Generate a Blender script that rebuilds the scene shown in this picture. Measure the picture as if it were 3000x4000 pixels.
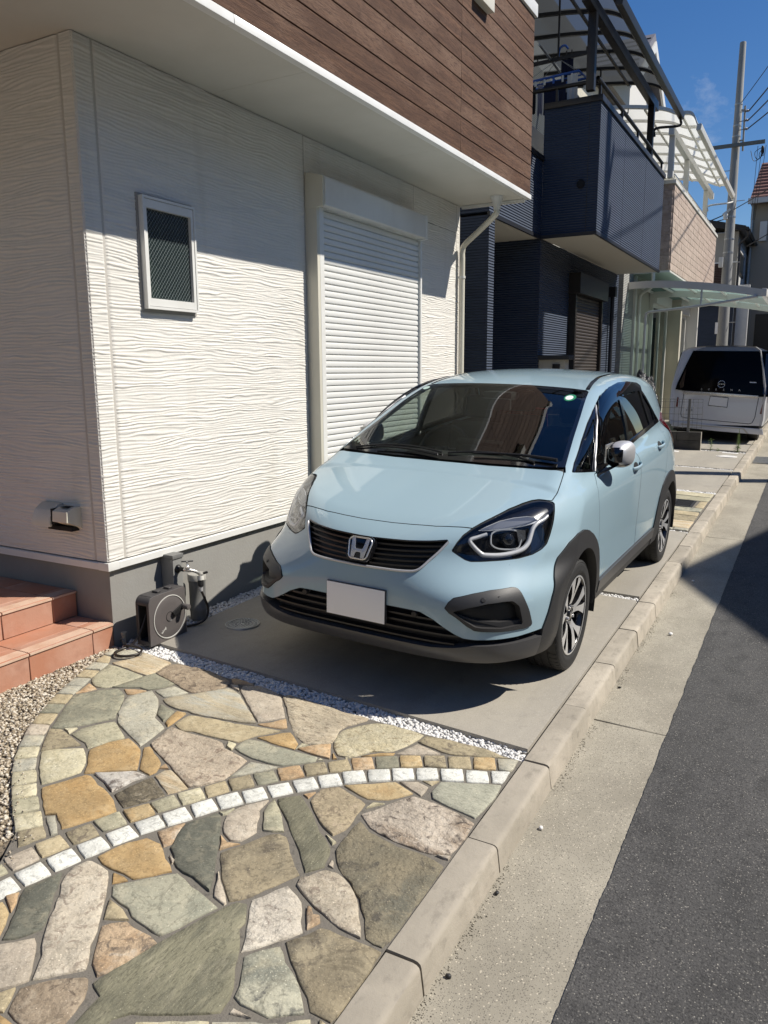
import bpy, bmesh, math, random
import numpy as np
from mathutils import Vector, Matrix
from mathutils import noise as mn
from mathutils.geometry import delaunay_2d_cdt

random.seed(7); RNG = np.random.default_rng(7)
SC = bpy.context.scene
for o in list(bpy.data.objects): bpy.data.objects.remove(o)
COL = SC.collection
PI = math.pi

# ---------------------------------------------------------------- camera
CAM_H = 1.656
def cam_axes(yaw, pitch, roll):
    cy, sy, cp, sp = math.cos(yaw), math.sin(yaw), math.cos(pitch), math.sin(pitch)
    f = Vector((sy*cp, cy*cp, -sp)); r = Vector((cy, -sy, 0)); d = f.cross(r)
    cr, sr = math.cos(roll), math.sin(roll)
    return cr*r + sr*d, -sr*r + cr*d, f
_r, _d, _f = cam_axes(*[math.radians(a) for a in (-28.888, 10.317, 0.326)])
cd = bpy.data.cameras.new('camera'); cam = bpy.data.objects.new('camera', cd); COL.objects.link(cam)
cam.matrix_world = Matrix(((_r.x, -_d.x, -_f.x, 0), (_r.y, -_d.y, -_f.y, 0), (_r.z, -_d.z, -_f.z, CAM_H), (0, 0, 0, 1)))
cd.sensor_fit = 'VERTICAL'; cd.sensor_height = 36; cd.lens = 36*3020/4000
cd.clip_start = .05; cd.clip_end = 2000
SC.camera = cam

# ---------------------------------------------------------------- sky, sun, exposure
SUN = Vector((1, .498, 1.257)).normalized()
el = math.asin(SUN.z); az = math.atan2(SUN.x, SUN.y)
W = bpy.data.worlds.new('World'); SC.world = W; W.use_nodes = True
nt = W.node_tree; nt.nodes.clear()
def wn(t, **k):
    n = nt.nodes.new(t)
    for a, b in k.items(): setattr(n, a, b)
    return n
sky = wn('ShaderNodeTexSky', sky_type='NISHITA', sun_disc=False, sun_elevation=el, sun_rotation=az, altitude=50, air_density=1.0, dust_density=.2, ozone_density=3.0)
bg = wn('ShaderNodeBackground'); bg.inputs[1].default_value = .082
out = wn('ShaderNodeOutputWorld')
tc = wn('ShaderNodeTexCoord'); mp = wn('ShaderNodeMapping'); mp.inputs['Scale'].default_value = (1.3, 1.3, 4.2)
nz = wn('ShaderNodeTexNoise'); nz.inputs['Scale'].default_value = 2.6; nz.inputs['Detail'].default_value = 9; nz.inputs['Roughness'].default_value = .62; nz.inputs['Distortion'].default_value = .5
rp = wn('ShaderNodeValToRGB'); rp.color_ramp.elements[0].position = .60; rp.color_ramp.elements[0].color = (0, 0, 0, 1); rp.color_ramp.elements[1].position = .86; rp.color_ramp.elements[1].color = (.62, .62, .62, 1)
mx = wn('ShaderNodeMix', data_type='RGBA'); mx.inputs['B'].default_value = (8.5, 8.7, 9.0, 1)
L = nt.links.new
L(tc.outputs['Generated'], mp.inputs[0]); L(mp.outputs[0], nz.inputs['Vector']); L(nz.outputs['Fac'], rp.inputs[0])
hs = wn('ShaderNodeHueSaturation'); hs.inputs['Saturation'].default_value = 1.3; hs.inputs['Hue'].default_value = .508
L(sky.outputs[0], hs.inputs['Color']); L(rp.outputs[0], mx.inputs['Factor']); L(hs.outputs[0], mx.inputs['A']); L(mx.outputs['Result'], bg.inputs[0]); L(bg.outputs[0], out.inputs[0])
sd = bpy.data.lights.new('sun', 'SUN'); sun = bpy.data.objects.new('sun', sd); COL.objects.link(sun)
sd.energy = 5.0; sd.angle = math.radians(.53); sd.color = (1, .94, .845)
sun.rotation_euler = (-SUN).to_track_quat('-Z', 'Y').to_euler(); sun.location = (8, 2, 20)
SC.view_settings.view_transform = 'Standard'; SC.view_settings.look = 'None'
SC.view_settings.exposure = .26; SC.view_settings.gamma = 1; SC.view_settings.use_curve_mapping = False
SC.render.engine = 'CYCLES'
SC.cycles.max_bounces = 10; SC.cycles.transparent_max_bounces = 24; SC.cycles.glossy_bounces = 6
SC.cycles.use_denoising = True
# ---------------------------------------------------------------- materials
def newmat(name):
    m = bpy.data.materials.new(name); m.use_nodes = True; t = m.node_tree
    return m, t, t.nodes['Principled BSDF']
def _n(t, ty, **k):
    n = t.nodes.new(ty)
    for a, b in k.items():
        if a in ('data_type', 'blend_type', 'operation', 'feature', 'noise_dimensions', 'wave_type', 'bands_direction', 'wave_profile', 'voronoi_dimensions', 'distance'): setattr(n, a, b)
        else: n.inputs[a].default_value = b
    return n
def vec(t, stretch=(1, 1, 1), rnd=False, rot=None):
    tc = _n(t, 'ShaderNodeTexCoord'); mp = _n(t, 'ShaderNodeMapping'); mp.inputs['Scale'].default_value = stretch
    if rot: mp.inputs['Rotation'].default_value = rot
    t.links.new(tc.outputs['Object'], mp.inputs[0])
    if rnd:
        oi = _n(t, 'ShaderNodeObjectInfo'); ml = _n(t, 'ShaderNodeMath', operation='MULTIPLY'); ml.inputs[1].default_value = 57.
        cb = _n(t, 'ShaderNodeCombineXYZ'); t.links.new(oi.outputs['Random'], ml.inputs[0])
        for i in range(3): t.links.new(ml.outputs[0], cb.inputs[i])
        t.links.new(cb.outputs[0], mp.inputs['Location'])
    return mp.outputs[0]
def ramp(t, fac, lo, hi):
    r = _n(t, 'ShaderNodeMapRange'); r.inputs['From Min'].default_value = lo; r.inputs['From Max'].default_value = hi
    t.links.new(fac, r.inputs['Value']); return r.outputs[0]
def pm(name, col, rough=.6, metal=0., layers=(), bumps=(), coat=0., spec=.5, rnd=False, hue=0., vor=None, trans=0., veins=()):
    """col: base; layers: (scale, stretch, colour, lo, hi, detail, amount); bumps: (scale, stretch, distance, detail)"""
    m, t, p = newmat(name); Lk = t.links.new
    p.inputs['Roughness'].default_value = rough; p.inputs['Metallic'].default_value = metal
    p.inputs['Specular IOR Level'].default_value = spec; p.inputs['Coat Weight'].default_value = coat; p.inputs['Coat Roughness'].default_value = .03
    p.inputs['Base Color'].default_value = (*col, 1)
    m.diffuse_color = (*col, 1)
    cur = None
    if hue:
        oi = _n(t, 'ShaderNodeObjectInfo'); hs = _n(t, 'ShaderNodeHueSaturation'); hs.inputs['Color'].default_value = (*col, 1)
        mr = _n(t, 'ShaderNodeMapRange'); mr.inputs['To Min'].default_value = 1-hue; mr.inputs['To Max'].default_value = 1+hue
        Lk(oi.outputs['Random'], mr.inputs['Value']); Lk(mr.outputs[0], hs.inputs['Value']); cur = hs.outputs[0]
    for ly in layers:
        s, st, c2, lo, hi = ly[:5]; det = ly[5] if len(ly) > 5 else 4; amt = ly[6] if len(ly) > 6 else 1; ds = ly[7] if len(ly) > 7 else 0
        nz = _n(t, 'ShaderNodeTexNoise', Scale=s, Detail=det, Roughness=.6, Distortion=ds); Lk(vec(t, st, rnd), nz.inputs['Vector'])
        f = ramp(t, nz.outputs['Fac'], lo, hi); ml = _n(t, 'ShaderNodeMath', operation='MULTIPLY'); ml.inputs[1].default_value = amt; Lk(f, ml.inputs[0])
        mx = _n(t, 'ShaderNodeMix', data_type='RGBA'); Lk(ml.outputs[0], mx.inputs['Factor'])
        if cur is None: mx.inputs['A'].default_value = (*col, 1)
        else: Lk(cur, mx.inputs['A'])
        mx.inputs['B'].default_value = (*c2, 1); cur = mx.outputs['Result']
    if vor:      # speckles: (scale, colour, amount of cells)
        for s, c2, am in vor:
            v = _n(t, 'ShaderNodeTexVoronoi', Scale=s); Lk(vec(t), v.inputs['Vector'])
            sp = _n(t, 'ShaderNodeSeparateColor'); Lk(v.outputs['Color'], sp.inputs[0])
            f1 = ramp(t, sp.outputs[0], 1-am, 1-am+.02); f2 = ramp(t, v.outputs['Distance'], .42, .3)
            ml = _n(t, 'ShaderNodeMath', operation='MULTIPLY'); Lk(f1, ml.inputs[0]); Lk(f2, ml.inputs[1])
            mx = _n(t, 'ShaderNodeMix', data_type='RGBA'); Lk(ml.outputs[0], mx.inputs['Factor'])
            if cur is None: mx.inputs['A'].default_value = (*col, 1)
            else: Lk(cur, mx.inputs['A'])
            mx.inputs['B'].default_value = (*c2, 1); cur = mx.outputs['Result']
    for s, st, c2, wd, am in veins:
        nz = _n(t, 'ShaderNodeTexNoise', Scale=s, Detail=5, Roughness=.65, Distortion=.9); Lk(vec(t, st, rnd), nz.inputs['Vector'])
        sb = _n(t, 'ShaderNodeMath', operation='SUBTRACT'); sb.inputs[1].default_value = .5; Lk(nz.outputs['Fac'], sb.inputs[0])
        ab = _n(t, 'ShaderNodeMath', operation='ABSOLUTE'); Lk(sb.outputs[0], ab.inputs[0]); f = ramp(t, ab.outputs[0], wd, 0)
        ml = _n(t, 'ShaderNodeMath', operation='MULTIPLY'); ml.inputs[1].default_value = am; Lk(f, ml.inputs[0])
        mx = _n(t, 'ShaderNodeMix', data_type='RGBA'); Lk(ml.outputs[0], mx.inputs['Factor'])
        if cur is None: mx.inputs['A'].default_value = (*col, 1)
        else: Lk(cur, mx.inputs['A'])
        mx.inputs['B'].default_value = (*c2, 1); cur = mx.outputs['Result']
    if cur is not None: Lk(cur, p.inputs['Base Color'])
    nrm = None
    for b in bumps:
        s, st, dist = b[:3]; det = b[3] if len(b) > 3 else 4
        nz = _n(t, 'ShaderNodeTexNoise', Scale=s, Detail=det, Roughness=.62); Lk(vec(t, st, rnd), nz.inputs['Vector'])
        bp = _n(t, 'ShaderNodeBump', Strength=1.0, Distance=dist); Lk(nz.outputs['Fac'], bp.inputs['Height'])
        if nrm: Lk(nrm, bp.inputs['Normal'])
        nrm = bp.outputs[0]
    if nrm: Lk(nrm, p.inputs['Normal'])
    return m
def wavebump(m, scale, dist, direction='Z', distort=0., profile='SIN', stretch=(1, 1, 1)):
    t = m.node_tree; p = t.nodes['Principled BSDF']
    w = _n(t, 'ShaderNodeTexWave', Scale=scale, Distortion=distort, bands_direction=direction, wave_profile=profile)
    w.inputs['Detail'].default_value = 2; w.inputs['Detail Scale'].default_value = 1.5
    t.links.new(vec(t, stretch), w.inputs['Vector'])
    bp = _n(t, 'ShaderNodeBump', Strength=1, Distance=dist); t.links.new(w.outputs['Fac'], bp.inputs['Height'])
    if p.inputs['Normal'].links: t.links.new(p.inputs['Normal'].links[0].from_socket, bp.inputs['Normal'])
    t.links.new(bp.outputs[0], p.inputs['Normal'])
    return m
def glassmat(name, tint, refl=1.0, rough=0.0, ior=1.5):
    m = bpy.data.materials.new(name); m.use_nodes = True; t = m.node_tree; t.nodes.clear()
    tr = _n(t, 'ShaderNodeBsdfTransparent'); tr.inputs[0].default_value = (*tint, 1)
    gl = _n(t, 'ShaderNodeBsdfGlossy'); gl.inputs['Roughness'].default_value = rough
    fr = _n(t, 'ShaderNodeFresnel'); ge = _n(t, 'ShaderNodeNewGeometry'); io = _n(t, 'ShaderNodeMapRange'); io.inputs['To Min'].default_value = ior; io.inputs['To Max'].default_value = 1/ior
    t.links.new(ge.outputs['Backfacing'], io.inputs['Value']); t.links.new(io.outputs[0], fr.inputs['IOR'])
    ml = _n(t, 'ShaderNodeMath', operation='MULTIPLY'); ml.inputs[1].default_value = 1.35*refl; ml.use_clamp = True
    ms = _n(t, 'ShaderNodeMixShader'); o = _n(t, 'ShaderNodeOutputMaterial')
    t.links.new(fr.outputs[0], ml.inputs[0]); t.links.new(ml.outputs[0], ms.inputs[0]); t.links.new(tr.outputs[0], ms.inputs[1]); t.links.new(gl.outputs[0], ms.inputs[2]); t.links.new(ms.outputs[0], o.inputs[0])
    m.diffuse_color = (*tint, 1)
    return m
def sheetmat(name, col, tint, mixf):
    """translucent plastic sheet: diffuse + translucent + some transparent"""
    m = bpy.data.materials.new(name); m.use_nodes = True; t = m.node_tree; t.nodes.clear()
    d = _n(t, 'ShaderNodeBsdfDiffuse'); d.inputs[0].default_value = (*col, 1); tl = _n(t, 'ShaderNodeBsdfTranslucent'); tl.inputs[0].default_value = (*col, 1)
    tr = _n(t, 'ShaderNodeBsdfTransparent'); tr.inputs[0].default_value = (*tint, 1)
    a = _n(t, 'ShaderNodeMixShader'); a.inputs[0].default_value = .55; b = _n(t, 'ShaderNodeMixShader'); b.inputs[0].default_value = mixf
    o = _n(t, 'ShaderNodeOutputMaterial')
    t.links.new(d.outputs[0], a.inputs[1]); t.links.new(tl.outputs[0], a.inputs[2]); t.links.new(a.outputs[0], b.inputs[1]); t.links.new(tr.outputs[0], b.inputs[2]); t.links.new(b.outputs[0], o.inputs[0])
    return m

# ---------------------------------------------------------------- mesh helpers
class MB:
    def __init__(s): s.v = []; s.f = []
    def add(s, vs, fs):
        n = len(s.v); s.v += [tuple(v) for v in vs]; s.f += [tuple(i+n for i in f) for f in fs]; return s
    def box(s, x0, x1, y0, y1, z0, z1, dz=None):
        """dz(x,y): height added to z0 and z1 at a corner (sloping ground)"""
        c = [(x, y, z) for z in (z0, z1) for y in (y0, y1) for x in (x0, x1)]
        if dz: c = [(x, y, z+dz(x, y)) for x, y, z in c]
        return s.add(c, [(0, 2, 3, 1), (4, 5, 7, 6), (0, 1, 5, 4), (2, 6, 7, 3), (0, 4, 6, 2), (1, 3, 7, 5)])
    def bar(s, a, b, w, h=None, up=(0, 0, 1)):
        a, b = Vector(a), Vector(b); h = h or w; d = (b-a).normalized(); u = Vector(up)
        if abs(d.dot(u)) > .98: u = Vector((1, 0, 0))
        r = d.cross(u).normalized(); u = r.cross(d)
        c = [p + r*sx*w/2 + u*su*h/2 for p in (a, b) for su in (-1, 1) for sx in (-1, 1)]
        return s.add(c, [(0, 1, 3, 2), (4, 6, 7, 5), (0, 4, 5, 1), (2, 3, 7, 6), (0, 2, 6, 4), (1, 5, 7, 3)])
    def tube(s, pts, r, n=10, cap=True, closed=False):
        pts = [Vector(p) for p in pts]; m = len(pts); rs = r if hasattr(r, '__len__') else [r]*m
        n0 = len(s.v); prev = None
        for i, p in enumerate(pts):
            d = (pts[(i+1) % m]-pts[i-1]) if closed else (pts[min(i+1, m-1)]-pts[max(i-1, 0)])
            d.normalize()
            if prev is None: u = Vector((0, 0, 1)) if abs(d.z) < .9 else Vector((1, 0, 0)); prev = u
            u = (prev - d*prev.dot(d)).normalized(); w = d.cross(u); prev = u
            s.v += [tuple(p + (u*math.cos(2*PI*k/n) + w*math.sin(2*PI*k/n))*rs[i]) for k in range(n)]
        for i in range(m if closed else m-1):
            a = n0+i*n; b = n0+((i+1) % m)*n
            s.f += [(a+k, a+(k+1) % n, b+(k+1) % n, b+k) for k in range(n)]
        if cap and not closed: s.f += [tuple(n0+k for k in range(n))[::-1], tuple(n0+(m-1)*n+k for k in range(n))]
        return s
    def lathe(s, prof, c=(0, 0, 0), axis='Z', n=32, cap=False):
        """prof: (radius, height) pairs, turned about an axis through c"""
        n0 = len(s.v); c = Vector(c)
        for r, h in prof:
            for k in range(n):
                a = 2*PI*k/n; x, y = r*math.cos(a), r*math.sin(a)
                q = {'Z': (x, y, h), 'X': (h, x, y), 'Y': (y, h, x)}[axis]
                s.v.append(tuple(c+Vector(q)))
        for i in range(len(prof)-1):
            a = n0+i*n; s.f += [(a+k, a+(k+1) % n, a+n+(k+1) % n, a+n+k) for k in range(n)]
        if cap: s.f += [tuple(n0+k for k in range(n))[::-1], tuple(n0+(len(prof)-1)*n+k for k in range(n))]
        return s
    def prism(s, poly, a, b, plane='XY', cap=True):
        """polygon in a plane extruded from a to b along the third axis"""
        f = {'XY': lambda p, h: (p[0], p[1], h), 'XZ': lambda p, h: (p[0], h, p[1]), 'YZ': lambda p, h: (h, p[0], p[1])}[plane]
        n = len(poly); vs = [f(p, a) for p in poly]+[f(p, b) for p in poly]
        fs = [(i, (i+1) % n, n+(i+1) % n, n+i) for i in range(n)]
        if cap: fs += [tuple(range(n))[::-1], tuple(range(n, 2*n))]
        return s.add(vs, fs)
def mesh(name, v, f, mats, smooth=None, bevel=0, seg=2, fixn=True):
    me = bpy.data.meshes.new(name); me.from_pydata([tuple(x) for x in v], [], f)
    if fixn or bevel:
        b = bmesh.new(); b.from_mesh(me)
        if fixn: bmesh.ops.recalc_face_normals(b, faces=b.faces)
        if bevel:
            es = [e for e in b.edges if len(e.link_faces) == 2 and e.calc_face_angle(0) > .5]
            bmesh.ops.bevel(b, geom=es, offset=bevel, segments=seg, profile=.7, affect='EDGES', clamp_overlap=True)
        b.to_mesh(me); b.free()
    for m in (mats if isinstance(mats, (list, tuple)) else [mats]): me.materials.append(m)
    if smooth is None: smooth = 40 if bevel else 0
    if smooth:
        me.polygons.foreach_set('use_smooth', [True]*len(me.polygons)); me.set_sharp_from_angle(angle=math.radians(smooth))
    me.update(); return me
def put(name, me, parent=None):
    o = bpy.data.objects.new(name, me); COL.objects.link(o)
    if parent is not None:
        o.parent = parent
        if parent.type == 'EMPTY' and not parent.get('_local'): o.matrix_parent_inverse = Matrix.Translation(-parent.location)
    return o
def obj(name, mb, mat, parent=None, smooth=None, bevel=0, seg=2, fixn=True):
    return put(name, mesh(name, mb.v, mb.f, mat, smooth, bevel, seg, fixn), parent)
def tag(o, label=None, cat=None, group=None, kind=None):
    if label: o['label'] = label
    if cat: o['category'] = cat
    if group: o['group'] = group
    if kind: o['kind'] = kind
    return o
def thing(name, label, cat, loc, group=None, rotz=0):
    o = bpy.data.objects.new(name, None); COL.objects.link(o); o.location = loc; o.empty_display_size = .1
    return tag(o, label, cat, group)
def struct(name, mb, mat, **k): return tag(obj(name, mb, mat, **k), kind='structure')
def sroot(name, loc=(0, 0, 0)):
    o = bpy.data.objects.new(name, None); COL.objects.link(o); o.location = loc; return tag(o, kind='structure')
def lin(a, b, n): return [a+(b-a)*i/(n-1) for i in range(n)]
def smoothpath(pts, k=8):
    """Catmull-Rom through points"""
    P = [Vector(p) for p in pts]; P = [P[0]*2-P[1]]+P+[P[-1]*2-P[-2]]; o = []
    for i in range(1, len(P)-2):
        for j in range(k):
            t = j/k; a, b, c, d = P[i-1:i+3]
            o.append(.5*((2*b)+(c-a)*t+(2*a-5*b+4*c-d)*t*t+(3*b-a-3*c+d)*t**3))
    return o+[P[-2]]

SL = .0171; RL = .033; XK = -.95
def gz(x, y): return SL*y - RL*(min(x, XK)-XK)
# ---------------------------------------------------------------- ground
GRIT = (900, (1, 1, 1), .0006, 2)
M_conc = pm('concrete', (.37, .34, .285), .9, veins=[(1.1, (1, 1, 1), (.25, .23, .2), .006, .35)], layers=[(.8, (2.5, .35, 1), (.255, .235, .20), .44, .66, 4, .85), (2.6, (1, 1, 1), (.21, .195, .165), .60, .74, 6, .7), (1.6, (1, 1, 1), (.30, .28, .24), .4, .7), (9, (1, 1, 1), (.27, .25, .215), .55, .75, 6, .6), (160, (1, 1, 1), (.24, .225, .19), .55, .7, 2, .6)], bumps=[(300, (1, 1, 1), .0006, 3), (12, (1, 1, 1), .002, 3)], vor=[(260, (.5, .48, .43), .06)])
M_apron = pm('gutter_concrete', (.36, .33, .265), .92, layers=[(1.6, (1, .8, 1), (.255, .232, .185), .40, .64, 5), (.35, (1, .5, 1), (.42, .385, .31), .45, .7), (7, (1, .6, 1), (.25, .23, .18), .5, .75, 6, .7)], bumps=[(220, (1, 1, 1), .0012, 3)], vor=[(150, (.17, .155, .125), .34), (130, (.50, .45, .355), .14), (260, (.12, .11, .09), .2)])
M_kerb = pm('kerb_concrete', (.39, .35, .285), .9, rnd=True, hue=.16, layers=[(5, (1, 1, 1), (.29, .26, .21), .42, .70, 6), (26, (1, .5, 1), (.19, .17, .14), .55, .72, 6, .6), (2, (1, 1, 1), (.5, .44, .36), .5, .8)], bumps=[(260, (1, 1, 1), .0005, 3), (30, (1, 1, 1), .0022, 4)])
M_asph = pm('asphalt', (.074, .072, .070), .88, layers=[(.9, (1, .3, 1), (.105, .102, .098), .42, .66, 5), (3, (1, .25, 1), (.052, .051, .05), .5, .72, 5), (9, (1, .7, 1), (.045, .044, .043), .5, .75), (120, (1, 1, 1), (.03, .03, .03), .5, .62, 2, .8)], bumps=[(150, (1, 1, 1), .0045, 3), (420, (1, 1, 1), .001, 2)], vor=[(120, (.12, .117, .11), .3), (150, (.19, .18, .16), .10), (170, (.34, .32, .28), .05)])
M_grout = pm('mortar', (.165, .15, .125), .95, layers=[(14, (1, 1, 1), (.16, .145, .125), .45, .7), (40, (1, 1, 1), (.075, .07, .062), .55, .7, 4, .7)], bumps=[(160, (1, 1, 1), .003, 4)])
M_soil = pm('soil', (.16, .14, .11), 1, bumps=[(60, (1, 1, 1), .006)])
M_marble = pm('white_marble_chip', (.74, .73, .71), .7, rnd=False, layers=[(35, (1, 1, 1), (.6, .59, .57), .45, .7)], bumps=[(200, (1, 1, 1), .001)])
M_pea = pm('pea_gravel', (.47, .40, .30), .75, layers=[(60, (1, 1, 1), (.24, .19, .125), .42, .52, 0), (75, (1, 1, 1), (.62, .57, .48), .56, .62, 0), (95, (1, 1, 1), (.13, .11, .085), .64, .68, 0)])
M_pebase = pm('gravel_bed', (.22, .18, .13), 1, layers=[(90, (1, 1, 1), (.09, .075, .055), .45, .6)], bumps=[(150, (1, 1, 1), .006)])
M_iron = pm('cast_iron', (.035, .035, .036), .55, .3, bumps=[(200, (1, 1, 1), .0008)])
M_zinc = pm('galvanised', (.42, .43, .43), .45, .6, layers=[(18, (1, 1, 1), (.3, .31, .31), .45, .65)])

def slope_sheet(name, x0, x1, y0, y1, dz, mat, nx=2, ny=2, kind='structure', parent=None):
    mb = MB(); xs = lin(x0, x1, nx); ys = lin(y0, y1, ny)
    mb.add([(x, y, gz(x, y)+dz) for y in ys for x in xs], [(j*nx+i, j*nx+i+1, (j+1)*nx+i+1, (j+1)*nx+i) for j in range(ny-1) for i in range(nx-1)])
    return tag(obj(name, mb, mat, parent, fixn=False), kind=kind)
slope_sheet('ground', -160, 160, -60, 400, -.32, M_soil, 3, 2)
bpy.data.objects['ground'].data.vertices[0].co.z  # sloping terrain sheet reaching the horizon
# the roadway rises with the street
ye = [-8, -4]+[.8+.02*i for i in range(560)]+[20, 60]
mb = MB(); mb.add([((x+.005*mn.fractal(Vector((y*5, 0, 3)), .8, 2, 4)+.003*mn.noise(Vector((y*40, 1, 1)))) if x < -.4 else x, y, SL*y-.1-.012*min(1, (max(x, -.46)+.478)/2)-(.03 if x < -.48 else 0)) for y in ye for x in (-.4795, -.478, .6, 2.4, 4.75)], [(j*5+i, j*5+i+1, j*5+i+6, j*5+i+5) for j in range(len(ye)-1) for i in range(4)])
struct('road', mb, M_asph, fixn=False)
# far kerb and yard on the other side of the street
mb = MB(); mb.box(4.75, 4.9, -8, 60, -.3, 0, lambda x, y: SL*y); struct('far_kerb', mb, M_kerb, bevel=.02)
mb = MB(); mb.box(4.905, 14, -8, 60, -.3, -.006, lambda x, y: SL*y); struct('far_yard', mb, M_conc)
# gutter apron, cast in lengths with a thin joint
gt = sroot('gutter'); prev = -4.0
for y in (-1.2, 3.62, 8.04, 13.9, 20, 27, 34):
    mb = MB(); mb.box(-.826, -.472, prev+.004, y-.004, -.28, -.1, lambda x, yy: SL*yy-.006*(x+.826)/.35); obj('gutter_slab', mb, M_apron, gt, bevel=.004, seg=1); prev = y
mb = MB(); mb.box(-.85, -.47, -4, 34, -.3, -.118, lambda x, y: SL*y); obj('gutter_bed', mb, M_grout, gt)
# kerb stones, 600 mm long
kb = sroot('kerb')
prof = [(-.945, -.30), (-.945, -.004), (-.941, 0), (-.856, 0), (-.844, -.002), (-.836, -.008), (-.8325, -.018), (-.818, -.135), (-.818, -.3)]
for i in range(-6, 54):
    y0 = 1.708+.602*i+.001; y1 = y0+.593; rr = random.Random(i); dzz = rr.uniform(-.002, .002); dx = rr.uniform(-.002, .002)
    near = -2 <= i < 16; ny = 26 if near else 2; mb = MB(); vs = []
    for j in range(ny):
        y = y0+(y1-y0)*j/(ny-1)
        for k, (px, pz) in enumerate(prof):
            e = 0
            if near and k in (4, 5, 6):     # worn, chipped arris
                q = mn.noise(Vector((y*16+i*3.1, k*.5, i*1.7))); e = max(0, q-.30)*.016
            x_ = px+dx-e*.9; z_ = pz+dzz-e*.8+SL*y
            if near and k < 4: z_ += .0012*mn.noise(Vector((y*9, px*9, i)))
            vs.append((x_, y, z_))
    n = len(prof); fs = [(j*n+k, j*n+k+1, (j+1)*n+k+1, (j+1)*n+k) for j in range(ny-1) for k in range(n-1)]
    fs += [tuple(range(n)), tuple((ny-1)*n+k for k in range(n))[::-1]]
    mb.add(vs, fs); obj('kerb_stone', mb, M_kerb, kb, smooth=35)
mb = MB(); mb.box(-.94, -.85, -2, 34, -.3, -.025, lambda x, y: SL*y); obj('kerb_bed', mb, pm('joint_dirt', (.05, .045, .038), 1), kb)

# ---------------------------------------------------------------- crazy paving
def stone_mat(name, c, c2, c3, streak=(1, 1, 1), rough=.82, amt=.8, bump=.006, dark=None, sc=7, k=1.16):
    c, c2, c3 = [tuple(v*k*w for v, w in zip(q, (.985, 1.0, .94))) for q in (c, c2, c3)]
    c2, c3 = [tuple(max(.02, a+(b-a)*1.35) for a, b in zip(c, q)) for q in (c2, c3)]
    lay = [(sc, streak, c2, .42, .60, 7, amt, 1.2), (sc*2.6, streak, c3, .5, .68, 7, amt*.8, .8), (sc*.45, (1, 1, 1), tuple(v*.68 for v in c), .46, .66, 3, .75)]
    if dark: lay.append((sc*3.2, (streak[0], streak[1], 1), dark, .55, .64, 8, .9, 1.0))
    lay += [(60, streak, tuple(v*.52 for v in c), .53, .64, 6, .7), (170, (1, 1, 1), tuple(min(1, v*1.35) for v in c), .55, .68, 3, .5)]
    return pm('stone_'+name, c, rough, layers=lay, veins=[(sc*.8, streak, tuple(v*.42 for v in c), .012, .55)], bumps=[(16, streak, bump, 8), (62, streak, bump*.33, 6), (300, (1, 1, 1), .0008, 3)], rnd=True, hue=.10, vor=[(210, tuple(min(1, v*1.5+.05) for v in c), .03)])
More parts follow.
